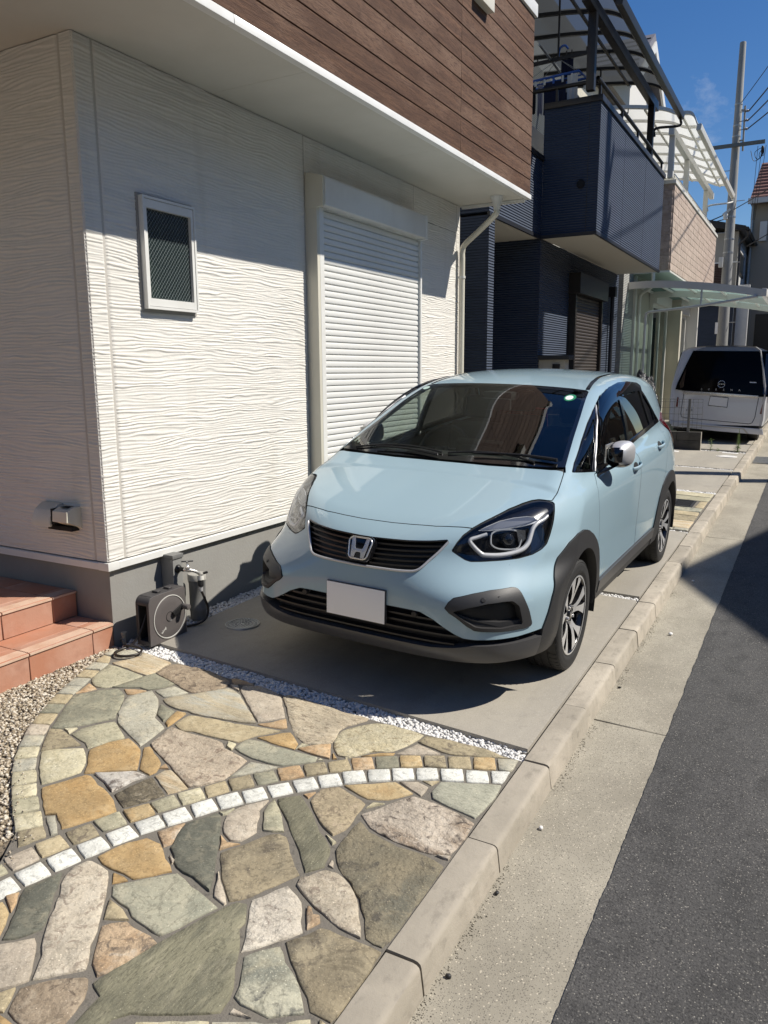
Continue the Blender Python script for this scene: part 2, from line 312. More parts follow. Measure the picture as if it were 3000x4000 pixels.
SM = dict(
 grey=stone_mat('grey', (.385, .36, .30), (.32, .305, .265), (.43, .385, .30)),
 greys=stone_mat('grey_sage', (.385, .365, .295), (.165, .17, .148), (.45, .40, .29), sc=3.2, dark=(.10, .10, .09), bump=.010),
 tan=stone_mat('tan', (.41, .34, .23), (.345, .28, .185), (.45, .385, .275)),
 tanp=stone_mat('tan_pink', (.345, .28, .195), (.27, .22, .155), (.42, .335, .25), bump=.010, dark=(.17, .135, .09)),
 cream=stone_mat('cream', (.475, .43, .32), (.41, .36, .25), (.52, .48, .39)),
 creamr=stone_mat('cream_rough', (.52, .46, .335), (.45, .385, .26), (.57, .52, .42), bump=.017, dark=(.26, .21, .13)),
 sage=stone_mat('sage', (.245, .232, .18), (.185, .18, .143), (.325, .29, .215)),
 sagel=stone_mat('pale_sage', (.355, .325, .24), (.285, .268, .205), (.41, .37, .28)),
 sagec=stone_mat('sage_cream', (.335, .315, .25), (.245, .24, .195), (.42, .38, .295), sc=4),
 sagep=stone_mat('sage_pale', (.36, .35, .29), (.295, .29, .24), (.41, .39, .325), (1, 2.4, 1)),
 saged=stone_mat('dark_sage', (.132, .130, .106), (.098, .098, .082), (.215, .195, .15)),
 sageo=stone_mat('olive_sage', (.185, .172, .122), (.128, .122, .092), (.27, .245, .18), (2.6, .8, 1), sc=4),
 olive=stone_mat('olive_tan', (.305, .255, .175), (.235, .20, .14), (.37, .31, .22), dark=(.14, .115, .085)),
 olivet=stone_mat('olive_brown', (.255, .21, .145), (.175, .15, .112), (.345, .29, .205), sc=4, bump=.009, dark=(.105, .088, .066)),
 olived=stone_mat('olive_dark', (.235, .20, .142), (.125, .118, .095), (.33, .27, .185), sc=3.5, bump=.015, dark=(.085, .076, .06)),
 ochre=stone_mat('ochre', (.40, .275, .14), (.345, .22, .10), (.44, .325, .195)),
 ochrel=stone_mat('pale_ochre', (.43, .325, .19), (.37, .255, .135), (.46, .375, .25)),
 orange=stone_mat('orange', (.43, .305, .19), (.365, .235, .135), (.48, .38, .275)),
 orangeq=stone_mat('orange_quartz', (.415, .305, .21), (.31, .205, .125), (.49, .44, .38), sc=5, bump=.012, dark=(.13, .105, .08)),
 pink=stone_mat('pink_grey', (.42, .36, .30), (.355, .30, .25), (.48, .425, .365), bump=.008),
 pinkw=stone_mat('pale_pink', (.50, .45, .395), (.435, .385, .335), (.56, .51, .46), bump=.013, dark=(.24, .20, .165)),
 rose=stone_mat('rose', (.435, .36, .29), (.37, .30, .235), (.50, .43, .355), bump=.014, dark=(.2, .15, .11)),
 rosel=stone_mat('rose_light', (.43, .365, .285), (.37, .305, .23), (.48, .42, .335), (1, 2.2, 1), bump=.012, dark=(.2, .16, .115)),
 rosep=stone_mat('rose_pale', (.475, .415, .345), (.415, .355, .29), (.52, .465, .40), bump=.009, dark=(.27, .22, .17)),
 roser=stone_mat('rose_rough', (.44, .38, .31), (.37, .31, .245), (.50, .44, .37), bump=.012, dark=(.22, .175, .135), sc=9),
 rosed=stone_mat('rose_dark', (.44, .375, .32), (.28, .215, .165), (.53, .47, .42), bump=.020, dark=(.07, .055, .045), sc=5),
 brown=stone_mat('brown', (.30, .235, .175), (.215, .165, .12), (.39, .32, .25), bump=.012, dark=(.11, .083, .06)),
 dark=stone_mat('dark_speckled', (.145, .12, .085), (.07, .058, .042), (.28, .24, .185), sc=16, bump=.013, dark=(.045, .038, .03)),
 quartz=stone_mat('quartz', (.52, .48, .45), (.60, .57, .55), (.40, .33, .27), bump=.010, dark=(.12, .095, .08), sc=5),
 streak=stone_mat('streaked', (.45, .36, .245), (.51, .455, .37), (.39, .26, .15), (.7, 3.4, 1), sc=5),
 streakb=stone_mat('blue_streaked', (.42, .355, .26), (.365, .37, .355), (.48, .41, .31), (.8, 2.6, 1), sc=3.4),
 white=stone_mat('white', (.70, .69, .67), (.62, .61, .59), (.74, .735, .72), bump=.006, amt=.5, k=1))
def inside(p, poly):
    x, y = p; c = False; n = len(poly)
    for i in range(n):
        (x1, y1), (x2, y2) = poly[i], poly[i-1]
        if (y1 > y) != (y2 > y) and x < (x2-x1)*(y-y1)/(y2-y1)+x1: c = not c
    return c
def edge_dist(p, poly):
    P = Vector(p); d = 9
    for i in range(len(poly)):
        a = Vector(poly[i-1]); b = Vector(poly[i]); ab = b-a; t = max(0, min(1, (P-a).dot(ab)/max(ab.dot(ab), 1e-9))); d = min(d, (P-a-ab*t).length)
    return d
def paver(name, poly, mat, parent, seed, lift=0., rough=.002, step=.03, wob=.003, drop=.022, zf=gz):
    rr = random.Random(seed); n = len(poly)
    A = sum(poly[i-1][0]*poly[i][1]-poly[i][0]*poly[i-1][1] for i in range(n))
    if A < 0: poly = poly[::-1]
    cx = sum(p[0] for p in poly)/n; cy = sum(p[1] for p in poly)/n; B = []
    for i in range(n):
        a = Vector(poly[i]); b = Vector(poly[(i+1) % n]); m = max(1, int((b-a).length/step))
        for j in range(m):
            q = a+(b-a)*j/m; nr = Vector((b-a).yx); nr = Vector((nr.x, -nr.y)).normalized()
            w = mn.noise(Vector((q.x*31, q.y*31, seed)))*wob + (0 if j else -.003)
            B.append(q+nr*w)
    m = len(B); ins = []
    for i in range(m):
        d = (B[(i+1) % m]-B[i-1]).normalized(); ins.append(B[i]+Vector((-d.y, d.x))*.0035)
    pts = list(ins); ip = [tuple(p) for p in ins]
    x0, x1 = min(p.x for p in B), max(p.x for p in B); y0, y1 = min(p.y for p in B), max(p.y for p in B)
    nx = int((x1-x0)/step)+1; ny = int((y1-y0)/step)+1
    for i in range(nx):
        for j in range(ny):
            q = (x0+(i+.5+rr.uniform(-.3, .3))*step, y0+(j+.5+rr.uniform(-.3, .3))*step)
            if inside(q, ip) and edge_dist(q, ip) > step*.4: pts.append(Vector(q))
    r = delaunay_2d_cdt(pts, [], [list(range(m))], 1, 1e-5)
    V2, F2 = r[0], r[2]
    if not F2: return None
    tx, ty = rr.uniform(-.006, .006), rr.uniform(-.006, .006)
    def h(x, y):
        return lift+tx*(x-cx)+ty*(y-cy)+rough*mn.fractal(Vector((x*6, y*6, seed*1.7)), .9, 2, 4)+rough*.5*mn.noise(Vector((x*30, y*30, seed)))
    vs = [(p[0]-cx, p[1]-cy, zf(p[0], p[1])+h(p[0], p[1])) for p in V2]; k = len(vs)
    vs += [(p.x-cx, p.y-cy, zf(p.x, p.y)+h(p.x, p.y)-.003) for p in B]; vs += [(p.x-cx, p.y-cy, zf(p.x, p.y)-drop) for p in B]
    # CDT keeps the outline vertices first, in order, when they are distinct
    idx = list(range(m)); fs = [tuple(f) for f in F2]
    for i in range(m):
        j = (i+1) % m; fs.append((idx[i], k+i, k+j, idx[j])); fs.append((k+i, k+m+i, k+m+j, k+j))
    z0 = zf(cx, cy); vs = [(x, y, z-z0) for x, y, z in vs]
    me = mesh(name, vs, fs, mat, smooth=50, fixn=True); o = put(name, me, parent); o.location = (cx, cy, z0); return o
STONES = [('border','grey',[(-3.329,2.811),(-3.342,2.89),(-3.302,2.894),(-3.277,2.822)]),('border','tan',[(-3.292,2.721),(-3.322,2.803),(-3.269,2.811),(-3.212,2.742),(-3.259,2.717)]),('border','grey',[(-3.253,2.622),(-3.29,2.703),(-3.204,2.735),(-3.177,2.657)]),('border','tan',[(-3.221,2.532),(-3.251,2.612),(-3.174,2.646),(-3.139,2.564)]),('border','grey',[(-3.176,2.438),(-3.214,2.522),(-3.134,2.556),(-3.093,2.47)]),('border','grey',[(-3.133,2.349),(-3.171,2.434),(-3.094,2.467),(-3.059,2.386)]),('border','tan',[(-3.083,2.257),(-3.131,2.343),(-3.055,2.379),(-3.009,2.298)]),('border','sage',[(-3.031,2.172),(-3.08,2.252),(-3.005,2.291),(-2.958,2.215)]),('border','tan',[(-2.978,2.086),(-3.028,2.168),(-2.954,2.212),(-2.897,2.126)]),('border','pink',[(-2.91,2.0),(-2.977,2.082),(-2.895,2.122),(-2.84,2.049)]),('border','grey',[(-2.842,1.922),(-2.906,1.997),(-2.833,2.045),(-2.775,1.978)]),('border','cream',[(-2.772,1.848),(-2.838,1.919),(-2.771,1.973),(-2.708,1.911)]),('border','grey',[(-2.69,1.78),(-2.768,1.846),(-2.702,1.905),(-2.63,1.845)]),('border','cream',[(-2.603,1.716),(-2.684,1.777),(-2.624,1.842),(-2.55,1.789)]),('border','cream',[(-2.523,1.658),(-2.597,1.711),(-2.542,1.781),(-2.467,1.725)]),('border','sagel',[(-2.437,1.599),(-2.517,1.654),(-2.456,1.722),(-2.379,1.67)]),('border','cream',[(-2.34,1.539),(-2.43,1.596),(-2.367,1.666),(-2.286,1.614)]),('border','olive',[(-2.254,1.488),(-2.332,1.538),(-2.281,1.609),(-2.219,1.575),(-2.234,1.542)]),('border','sagel',[(-2.219,1.369),(-2.232,1.404),(-2.167,1.392),(-2.173,1.354)]),('border','pink',[(-2.242,1.421),(-2.214,1.51),(-2.137,1.487),(-2.16,1.401)]),('border','tan',[(-2.216,1.521),(-2.19,1.604),(-2.106,1.58),(-2.135,1.492)]),('border','olive',[(-2.185,1.62),(-2.151,1.706),(-2.069,1.676),(-2.103,1.591)]),('border','sagel',[(-2.152,1.715),(-2.117,1.805),(-2.035,1.77),(-2.07,1.693)]),('border','ochrel',[(-2.108,1.815),(-2.062,1.898),(-1.992,1.864),(-2.03,1.78)]),('border','sagel',[(-2.059,1.9),(-2.023,1.987),(-1.949,1.948),(-1.99,1.873)]),('border','cream',[(-2.018,1.998),(-1.972,2.077),(-1.9,2.032),(-1.944,1.954)]),('border','tan',[(-1.959,2.083),(-1.918,2.162),(-1.854,2.116),(-1.897,2.04)]),('border','olive',[(-1.912,2.17),(-1.862,2.247),(-1.792,2.193),(-1.846,2.121)]),('border','sage',[(-1.856,2.256),(-1.8,2.321),(-1.732,2.268),(-1.787,2.202)]),('border','orange',[(-1.795,2.335),(-1.731,2.405),(-1.664,2.349),(-1.727,2.273)]),('border','olive',[(-1.72,2.416),(-1.655,2.476),(-1.597,2.416),(-1.659,2.352)]),('border','tan',[(-1.644,2.48),(-1.585,2.545),(-1.526,2.481),(-1.592,2.422)]),('border','orange',[(-1.578,2.558),(-1.507,2.611),(-1.45,2.542),(-1.519,2.485)]),('border','sage',[(-1.495,2.621),(-1.418,2.671),(-1.367,2.599),(-1.445,2.542)]),('border','ochrel',[(-1.411,2.679),(-1.334,2.723),(-1.285,2.65),(-1.363,2.601)]),('border','olive',[(-1.321,2.728),(-1.246,2.775),(-1.198,2.693),(-1.28,2.656)]),('border','tan',[(-1.233,2.777),(-1.151,2.823),(-1.106,2.738),(-1.189,2.696)]),('border','ochrel',[(-1.135,2.825),(-1.056,2.867),(-1.016,2.78),(-1.098,2.741)]),('border','grey',[(-1.044,2.865),(-0.963,2.898),(-0.957,2.801),(-1.007,2.785)]),('cobble','white',[(-2.153,1.331),(-2.147,1.379),(-2.064,1.362),(-2.077,1.295),(-2.119,1.299)]),('cobble','white',[(-2.146,1.391),(-2.124,1.475),(-2.039,1.453),(-2.063,1.373)]),('cobble','white',[(-2.118,1.49),(-2.092,1.573),(-2.013,1.549),(-2.039,1.467)]),('cobble','white',[(-2.091,1.59),(-2.059,1.669),(-1.981,1.645),(-2.008,1.561)]),('cobble','white',[(-2.055,1.684),(-2.025,1.766),(-1.946,1.739),(-1.98,1.655)]),('cobble','white',[(-2.016,1.78),(-1.979,1.864),(-1.906,1.828),(-1.945,1.746)]),('cobble','white',[(-1.97,1.87),(-1.933,1.951),(-1.853,1.91),(-1.9,1.831)]),('cobble','white',[(-1.92,1.965),(-1.88,2.039),(-1.809,2.0),(-1.851,1.921)]),('cobble','white',[(-1.873,2.052),(-1.825,2.124),(-1.755,2.079),(-1.804,2.006)]),('cobble','white',[(-1.813,2.132),(-1.764,2.203),(-1.697,2.154),(-1.749,2.083)]),('cobble','white',[(-1.753,2.213),(-1.697,2.28),(-1.635,2.23),(-1.686,2.163)]),('cobble','white',[(-1.688,2.292),(-1.631,2.359),(-1.567,2.307),(-1.624,2.239)]),('cobble','white',[(-1.621,2.37),(-1.561,2.431),(-1.499,2.373),(-1.563,2.312)]),('cobble','white',[(-1.55,2.444),(-1.485,2.501),(-1.428,2.437),(-1.497,2.379)]),('cobble','white',[(-1.471,2.512),(-1.398,2.565),(-1.351,2.494),(-1.422,2.442)]),('cobble','white',[(-1.391,2.571),(-1.316,2.618),(-1.27,2.546),(-1.344,2.498)]),('cobble','white',[(-1.306,2.626),(-1.232,2.67),(-1.187,2.595),(-1.263,2.55)]),('cobble','white',[(-1.217,2.671),(-1.138,2.714),(-1.095,2.633),(-1.175,2.593)]),('cobble','white',[(-1.125,2.716),(-1.045,2.754),(-1.004,2.675),(-1.085,2.635)]),('cobble','white',[(-1.032,2.759),(-0.963,2.795),(-0.957,2.698),(-0.995,2.681)]),('flag','streak',[(-3.194,2.747),(-3.159,2.836),(-3.14,2.898),(-3.171,2.941),(-3.128,2.946),(-2.92,2.911),(-2.919,2.854),(-2.904,2.725),(-3.068,2.737)]),('flag','grey',[(-3.261,2.825),(-3.292,2.889),(-3.238,2.942),(-3.179,2.926),(-3.198,2.833)]),('flag','sagel',[(-3.195,2.727),(-3.067,2.728),(-2.932,2.717),(-2.934,2.628),(-2.979,2.517),(-3.037,2.499),(-3.102,2.528),(-3.129,2.555)]),('flag','sage',[(-2.918,2.717),(-2.905,2.769),(-2.718,2.722),(-2.748,2.646),(-2.783,2.605),(-2.839,2.603),(-2.961,2.536)]),('flag','brown',[(-2.903,2.777),(-2.926,2.88),(-2.878,2.924),(-2.794,2.931),(-2.631,2.932),(-2.506,2.896),(-2.474,2.861),(-2.488,2.79),(-2.576,2.693),(-2.603,2.691),(-2.718,2.727)]),('flag','orange',[(-3.056,2.398),(-3.098,2.513),(-3.01,2.49),(-3.022,2.447)]),('flag','sage',[(-2.863,2.103),(-2.989,2.282),(-3.052,2.384),(-3.011,2.437),(-2.991,2.481),(-2.919,2.541),(-2.842,2.509),(-2.773,2.425),(-2.722,2.352),(-2.689,2.315),(-2.723,2.267),(-2.772,2.184),(-2.822,2.125)]),('flag','orange',[(-2.895,2.55),(-2.853,2.583),(-2.785,2.599),(-2.795,2.544),(-2.831,2.515)]),('flag','grey',[(-2.748,2.613),(-2.705,2.704),(-2.588,2.684),(-2.657,2.586)]),('flag','grey',[(-2.811,2.495),(-2.761,2.608),(-2.659,2.554),(-2.565,2.445),(-2.541,2.409),(-2.433,2.363),(-2.404,2.189),(-2.527,2.236),(-2.653,2.288),(-2.743,2.383)]),('flag','sage',[(-2.619,2.524),(-2.51,2.504),(-2.479,2.404),(-2.557,2.435)]),('flag','ochre',[(-2.502,2.504),(-2.448,2.514),(-2.426,2.377),(-2.466,2.394)]),('flag','cream',[(-2.812,2.127),(-2.767,2.166),(-2.751,2.11)]),('flag','sagel',[(-2.74,2.108),(-2.748,2.171),(-2.671,2.291),(-2.517,2.209),(-2.55,2.146),(-2.581,2.061),(-2.632,2.086)]),('flag','olive',[(-2.865,2.095),(-2.816,2.12),(-2.629,2.07),(-2.675,2.018),(-2.733,1.948),(-2.804,2.022)]),('flag','cream',[(-2.727,1.946),(-2.68,1.998),(-2.595,2.053),(-2.551,2.026),(-2.482,1.964),(-2.454,1.921),(-2.48,1.848),(-2.513,1.783),(-2.571,1.816),(-2.682,1.903)]),('flag','ochre',[(-2.564,2.053),(-2.546,2.143),(-2.495,2.21),(-2.383,2.171),(-2.273,2.045),(-2.357,1.985),(-2.434,1.917),(-2.484,1.974)]),('flag','ochre',[(-2.383,2.183),(-2.366,2.205),(-2.229,2.135),(-2.195,2.073),(-2.201,2.042),(-2.268,2.048),(-2.342,2.137)]),('flag','orange',[(-2.215,2.121),(-2.21,2.137),(-2.17,2.116),(-2.205,2.096)]),('flag','quartz',[(-2.4,1.937),(-2.35,1.979),(-2.283,2.032),(-2.205,2.03),(-2.225,1.977),(-2.238,1.884),(-2.317,1.912)]),('flag','dark',[(-2.218,1.872),(-2.185,2.036),(-2.046,1.972),(-2.121,1.83)]),('flag','streak',[(-2.18,2.044),(-2.179,2.098),(-2.154,2.113),(-2.006,2.049),(-2.043,1.978),(-2.149,2.026)]),('flag','rose',[(-2.382,2.221),(-2.414,2.38),(-2.291,2.381),(-2.161,2.396),(-2.127,2.394),(-2.08,2.358),(-1.938,2.327),(-1.925,2.192),(-1.926,2.168),(-1.981,2.079),(-2.006,2.053),(-2.189,2.136),(-2.246,2.159)]),('flag','ochre',[(-2.494,1.764),(-2.456,1.852),(-2.422,1.919),(-2.398,1.922),(-2.324,1.894),(-2.221,1.865),(-2.128,1.807),(-2.162,1.718),(-2.211,1.63),(-2.302,1.68),(-2.33,1.655),(-2.416,1.709)]),('flag','grey',[(-2.318,1.647),(-2.301,1.674),(-2.199,1.604),(-2.211,1.585)]),('flag','streakb',[(-2.646,2.561),(-2.62,2.624),(-2.564,2.68),(-2.455,2.827),(-2.38,2.81),(-2.106,2.604),(-2.158,2.576),(-2.422,2.525),(-2.456,2.532),(-2.523,2.522),(-2.6,2.536)]),('flag','tan',[(-2.419,2.405),(-2.429,2.503),(-2.413,2.515),(-2.188,2.552),(-1.969,2.603),(-2.032,2.51),(-2.051,2.472),(-2.061,2.427),(-2.167,2.409),(-2.304,2.395),(-2.342,2.378)]),('flag','pink',[(-2.473,2.855),(-2.434,2.875),(-2.387,2.827),(-2.418,2.831)]),('flag','orange',[(-2.518,2.92),(-2.477,2.937),(-2.387,2.93),(-2.367,2.922),(-2.461,2.871)]),('flag','pink',[(-2.393,2.838),(-2.409,2.88),(-2.33,2.927),(-2.27,2.919),(-2.181,2.893),(-2.111,2.811),(-2.022,2.713),(-2.108,2.617),(-2.235,2.712)]),('flag','orange',[(-2.095,2.595),(-2.058,2.646),(-2.017,2.707),(-1.957,2.64),(-1.976,2.617)]),('flag','rosel',[(-2.171,2.891),(-2.15,2.918),(-2.051,2.914),(-1.923,2.909),(-1.827,2.901),(-1.689,2.907),(-1.684,2.879),(-1.733,2.796),(-1.742,2.738),(-1.712,2.627),(-1.764,2.579),(-1.808,2.561),(-1.892,2.598),(-1.975,2.677),(-2.083,2.801)]),('flag','ochre',[(-2.021,2.494),(-1.954,2.588),(-1.923,2.612),(-1.834,2.549),(-1.819,2.5),(-1.906,2.491),(-1.973,2.495)]),('flag','cream',[(-1.829,2.558),(-1.789,2.562),(-1.82,2.509)]),('flag','orange',[(-1.814,2.508),(-1.777,2.565),(-1.711,2.614),(-1.651,2.511),(-1.698,2.504),(-1.769,2.503)]),('flag','sagec',[(-2.046,2.372),(-2.055,2.441),(-2.047,2.468),(-2.01,2.482),(-1.904,2.479),(-1.701,2.495),(-1.689,2.464),(-1.782,2.367),(-1.852,2.35),(-1.965,2.352)]),('flag','cream',[(-2.087,2.369),(-2.111,2.408),(-2.066,2.413),(-2.046,2.361)]),('flag','grey',[(-1.918,2.192),(-1.923,2.244),(-1.919,2.322),(-1.845,2.341),(-1.788,2.352),(-1.848,2.274)]),('flag','cream',[(-1.684,2.471),(-1.688,2.494),(-1.665,2.488)]),('flag','ochre',[(-1.666,2.556),(-1.622,2.528),(-1.638,2.513)]),('flag','creamr',[(-1.713,2.632),(-1.736,2.738),(-1.654,2.865),(-1.638,2.885),(-1.596,2.904),(-1.399,2.895),(-1.405,2.812),(-1.447,2.702),(-1.524,2.651),(-1.593,2.545),(-1.589,2.56),(-1.634,2.548),(-1.673,2.577)]),('flag','ochre',[(-1.548,2.593),(-1.516,2.638),(-1.44,2.694),(-1.433,2.674)]),('flag','pink',[(-1.426,2.678),(-1.39,2.807),(-1.265,2.781),(-1.266,2.773)]),('flag','olive',[(-1.395,2.821),(-1.388,2.888),(-1.308,2.91),(-1.231,2.911),(-1.113,2.918),(-1.027,2.898),(-0.993,2.894),(-1.06,2.867),(-1.146,2.83),(-1.238,2.795)]),('flag','orange',[(-2.075,1.308),(-2.055,1.345),(-2.048,1.34),(-1.997,1.279)]),('flag','ochrel',[(-2.068,1.272),(-2.061,1.291),(-2.002,1.273),(-1.969,1.239),(-1.939,1.197),(-1.951,1.182)]),('flag','saged',[(-2.057,1.364),(-2.042,1.409),(-2.018,1.474),(-1.993,1.451),(-1.953,1.395),(-1.857,1.278),(-1.876,1.236),(-1.919,1.19),(-1.953,1.231),(-1.993,1.284)]),('flag','rosep',[(-1.998,1.468),(-2.008,1.514),(-1.998,1.556),(-1.982,1.565),(-1.894,1.556),(-1.829,1.492),(-1.697,1.328),(-1.686,1.307),(-1.626,1.238),(-1.67,1.192),(-1.722,1.14),(-1.776,1.207),(-1.835,1.259),(-1.902,1.349),(-1.942,1.401),(-1.978,1.432)]),('flag','ochre',[(-1.982,1.581),(-1.968,1.66),(-1.916,1.745),(-1.851,1.745),(-1.778,1.696),(-1.711,1.66),(-1.792,1.565),(-1.839,1.567),(-1.897,1.563)]),('flag','ochre',[(-1.875,1.553),(-1.833,1.562),(-1.803,1.555),(-1.834,1.516)]),('flag','sagec',[(-1.829,1.506),(-1.782,1.565),(-1.691,1.659),(-1.609,1.638),(-1.474,1.604),(-1.501,1.519),(-1.539,1.428),(-1.671,1.441),(-1.708,1.461),(-1.792,1.474)]),('flag','tan',[(-1.788,1.461),(-1.718,1.455),(-1.667,1.434),(-1.733,1.392)]),('flag','orangeq',[(-1.719,1.371),(-1.706,1.396),(-1.667,1.421),(-1.631,1.416),(-1.528,1.408),(-1.552,1.301),(-1.579,1.233),(-1.628,1.256),(-1.683,1.319)]),('flag','pink',[(-1.925,1.164),(-1.891,1.202),(-1.851,1.245),(-1.824,1.233),(-1.728,1.136),(-1.768,1.076),(-1.781,1.063)]),('flag','tan',[(-1.776,1.06),(-1.764,1.073),(-1.74,1.102),(-1.694,1.038),(-1.722,1.022)]),('flag','brown',[(-1.689,1.039),(-1.729,1.106),(-1.682,1.162),(-1.609,1.219),(-1.595,1.22),(-1.552,1.17),(-1.529,1.089),(-1.524,1.074),(-1.616,1.03)]),('flag','ochre',[(-1.71,1.021),(-1.674,1.029),(-1.636,1.027),(-1.621,1.019),(-1.662,0.987)]),('flag','sageo',[(-1.576,1.212),(-1.512,1.46),(-1.495,1.512),(-1.44,1.65),(-1.405,1.658),(-1.359,1.596),(-1.358,1.567),(-1.33,1.538),(-1.273,1.444),(-1.22,1.36),(-1.212,1.312),(-1.273,1.269),(-1.409,1.192),(-1.44,1.155),(-1.43,1.127),(-1.511,1.081),(-1.526,1.192),(-1.563,1.2)]),('flag','cream',[(-1.383,1.181),(-1.224,1.278),(-1.2,1.25),(-1.372,1.152)]),('flag','grey',[(-1.214,1.275),(-1.178,1.302),(-1.095,1.341),(-1.068,1.358),(-1.049,1.336),(-1.196,1.252)]),('flag','cream',[(-1.053,1.363),(-1.003,1.41),(-0.977,1.377),(-1.038,1.343)]),('flag','pink',[(-1.191,1.317),(-1.197,1.337),(-1.17,1.341),(-1.136,1.34),(-1.158,1.326)]),('flag','greys',[(-1.283,1.487),(-1.25,1.539),(-1.219,1.573),(-1.164,1.532),(-1.09,1.486),(-1.022,1.416),(-1.05,1.391),(-1.095,1.357),(-1.15,1.356),(-1.184,1.354),(-1.216,1.363),(-1.23,1.401),(-1.262,1.451)]),('flag','pinkw',[(-1.406,1.678),(-1.381,1.723),(-1.348,1.788),(-1.262,1.748),(-1.218,1.682),(-1.188,1.649),(-1.23,1.583),(-1.295,1.496),(-1.326,1.546),(-1.364,1.61)]),('flag','olivet',[(-1.212,1.589),(-1.178,1.645),(-1.155,1.688),(-1.13,1.697),(-1.092,1.697),(-0.952,1.697),(-0.947,1.647),(-0.948,1.426),(-1.015,1.425),(-1.049,1.458),(-1.125,1.514)]),('flag','roser',[(-1.334,1.838),(-1.315,1.858),(-1.283,1.911),(-1.24,1.919),(-1.172,1.891),(-1.118,1.843),(-1.078,1.786),(-1.027,1.713),(-1.1,1.711),(-1.177,1.735),(-1.249,1.762),(-1.291,1.782),(-1.324,1.803)]),('flag','orangeq',[(-1.241,1.737),(-1.224,1.744),(-1.203,1.724),(-1.184,1.729),(-1.165,1.707),(-1.182,1.661)]),('flag','pink',[(-1.58,1.729),(-1.541,1.698),(-1.461,1.631),(-1.464,1.62),(-1.516,1.63)]),('flag','olivet',[(-1.641,1.807),(-1.6,1.884),(-1.574,1.947),(-1.534,1.995),(-1.498,1.995),(-1.436,1.931),(-1.381,1.881),(-1.341,1.855),(-1.363,1.802),(-1.395,1.74),(-1.414,1.69),(-1.457,1.637),(-1.525,1.687),(-1.576,1.733)]),('flag','saged',[(-1.857,1.873),(-1.821,1.935),(-1.803,1.978),(-1.777,1.973),(-1.76,1.954),(-1.695,1.868),(-1.635,1.785),(-1.541,1.647),(-1.635,1.665),(-1.715,1.675),(-1.763,1.713),(-1.805,1.74),(-1.814,1.767),(-1.851,1.841)]),('flag','orangeq',[(-1.91,1.785),(-1.862,1.876),(-1.813,1.764),(-1.825,1.734)]),('flag','pink',[(-1.778,1.707),(-1.746,1.709),(-1.737,1.684)]),('flag','pink',[(-1.746,1.948),(-1.762,1.982),(-1.756,2.045),(-1.689,2.141),(-1.675,2.073),(-1.637,2.011),(-1.603,1.963),(-1.618,1.894),(-1.652,1.875),(-1.703,1.894)]),('flag','orange',[(-1.703,1.885),(-1.657,1.867),(-1.614,1.884),(-1.652,1.819)]),('flag','sagel',[(-1.662,2.071),(-1.678,2.158),(-1.623,2.12),(-1.558,2.057),(-1.519,2.013),(-1.588,1.977),(-1.631,2.029)]),('flag','sageo',[(-1.664,2.161),(-1.604,2.227),(-1.531,2.181),(-1.414,2.079),(-1.327,2.017),(-1.292,1.924),(-1.332,1.869),(-1.417,1.95),(-1.545,2.062)]),('flag','orange',[(-1.597,2.236),(-1.565,2.276),(-1.563,2.226)]),('flag','tanp',[(-1.549,2.21),(-1.559,2.298),(-1.501,2.35),(-1.357,2.306),(-1.348,2.224),(-1.337,2.129),(-1.359,2.079),(-1.417,2.102)]),('flag','ochrel',[(-1.493,2.363),(-1.412,2.435),(-1.328,2.495),(-1.233,2.457),(-1.294,2.37),(-1.365,2.334),(-1.44,2.348)]),('flag','pink',[(-1.318,2.499),(-1.254,2.541),(-1.202,2.529),(-1.197,2.455),(-1.239,2.468)]),('flag','tan',[(-1.243,2.551),(-1.184,2.588),(-1.193,2.542)]),('flag','sagep',[(-1.177,2.499),(-1.178,2.577),(-1.073,2.628),(-0.958,2.68),(-0.947,2.594),(-0.963,2.426),(-1.042,2.438),(-1.154,2.46)]),('flag','cream',[(-1.339,2.281),(-1.341,2.325),(-1.298,2.347)]),('flag','rosed',[(-1.339,2.236),(-1.295,2.324),(-1.226,2.444),(-1.168,2.444),(-1.038,2.427),(-0.955,2.398),(-0.949,2.342),(-0.956,2.193),(-1.013,2.161),(-1.095,2.155),(-1.191,2.163),(-1.271,2.181),(-1.308,2.21)]),('flag','pink',[(-0.999,2.162),(-0.955,2.185),(-0.95,2.163),(-0.969,2.156)]),('flag','olived',[(-1.325,2.203),(-1.301,2.195),(-1.257,2.163),(-1.13,2.139),(-1.036,2.148),(-0.952,2.124),(-0.949,1.899),(-0.95,1.746),(-0.955,1.711),(-1.017,1.713),(-1.06,1.785),(-1.118,1.85),(-1.18,1.899),(-1.253,1.941),(-1.308,2.013),(-1.321,2.09),(-1.32,2.103)]),('flag','cream',[(-1.385,2.073),(-1.329,2.055),(-1.333,2.035)]),('flag','pink',[(-1.288,1.932),(-1.299,1.967),(-1.282,1.966),(-1.265,1.935)]),('flag','tan',[(-0.982,1.416),(-0.955,1.418),(-0.952,1.392),(-0.962,1.386)]),('flag','sagel',[(-1.801,1.983),(-1.765,2.035),(-1.762,1.995),(-1.773,1.978)])]
pv = sroot('stone_paving')
ROUGH = dict(rosed=.006, creamr=.006, rose=.004, olived=.005, orangeq=.004, quartz=.004, pinkw=.004, roser=.004, rosel=.004, dark=.004, brown=.004)
for i, (k, c, p) in enumerate(STONES):
    nm = {'border': 'edging_stone', 'cobble': 'white_cobble', 'flag': 'paving_stone'}[k]
    paver(nm, p, SM[c], pv, i+1, random.Random(i).uniform(-.0008, .0018)+0, ROUGH.get(c, .0022), .03 if k == 'flag' else .022, .004 if k == 'flag' else .0025)
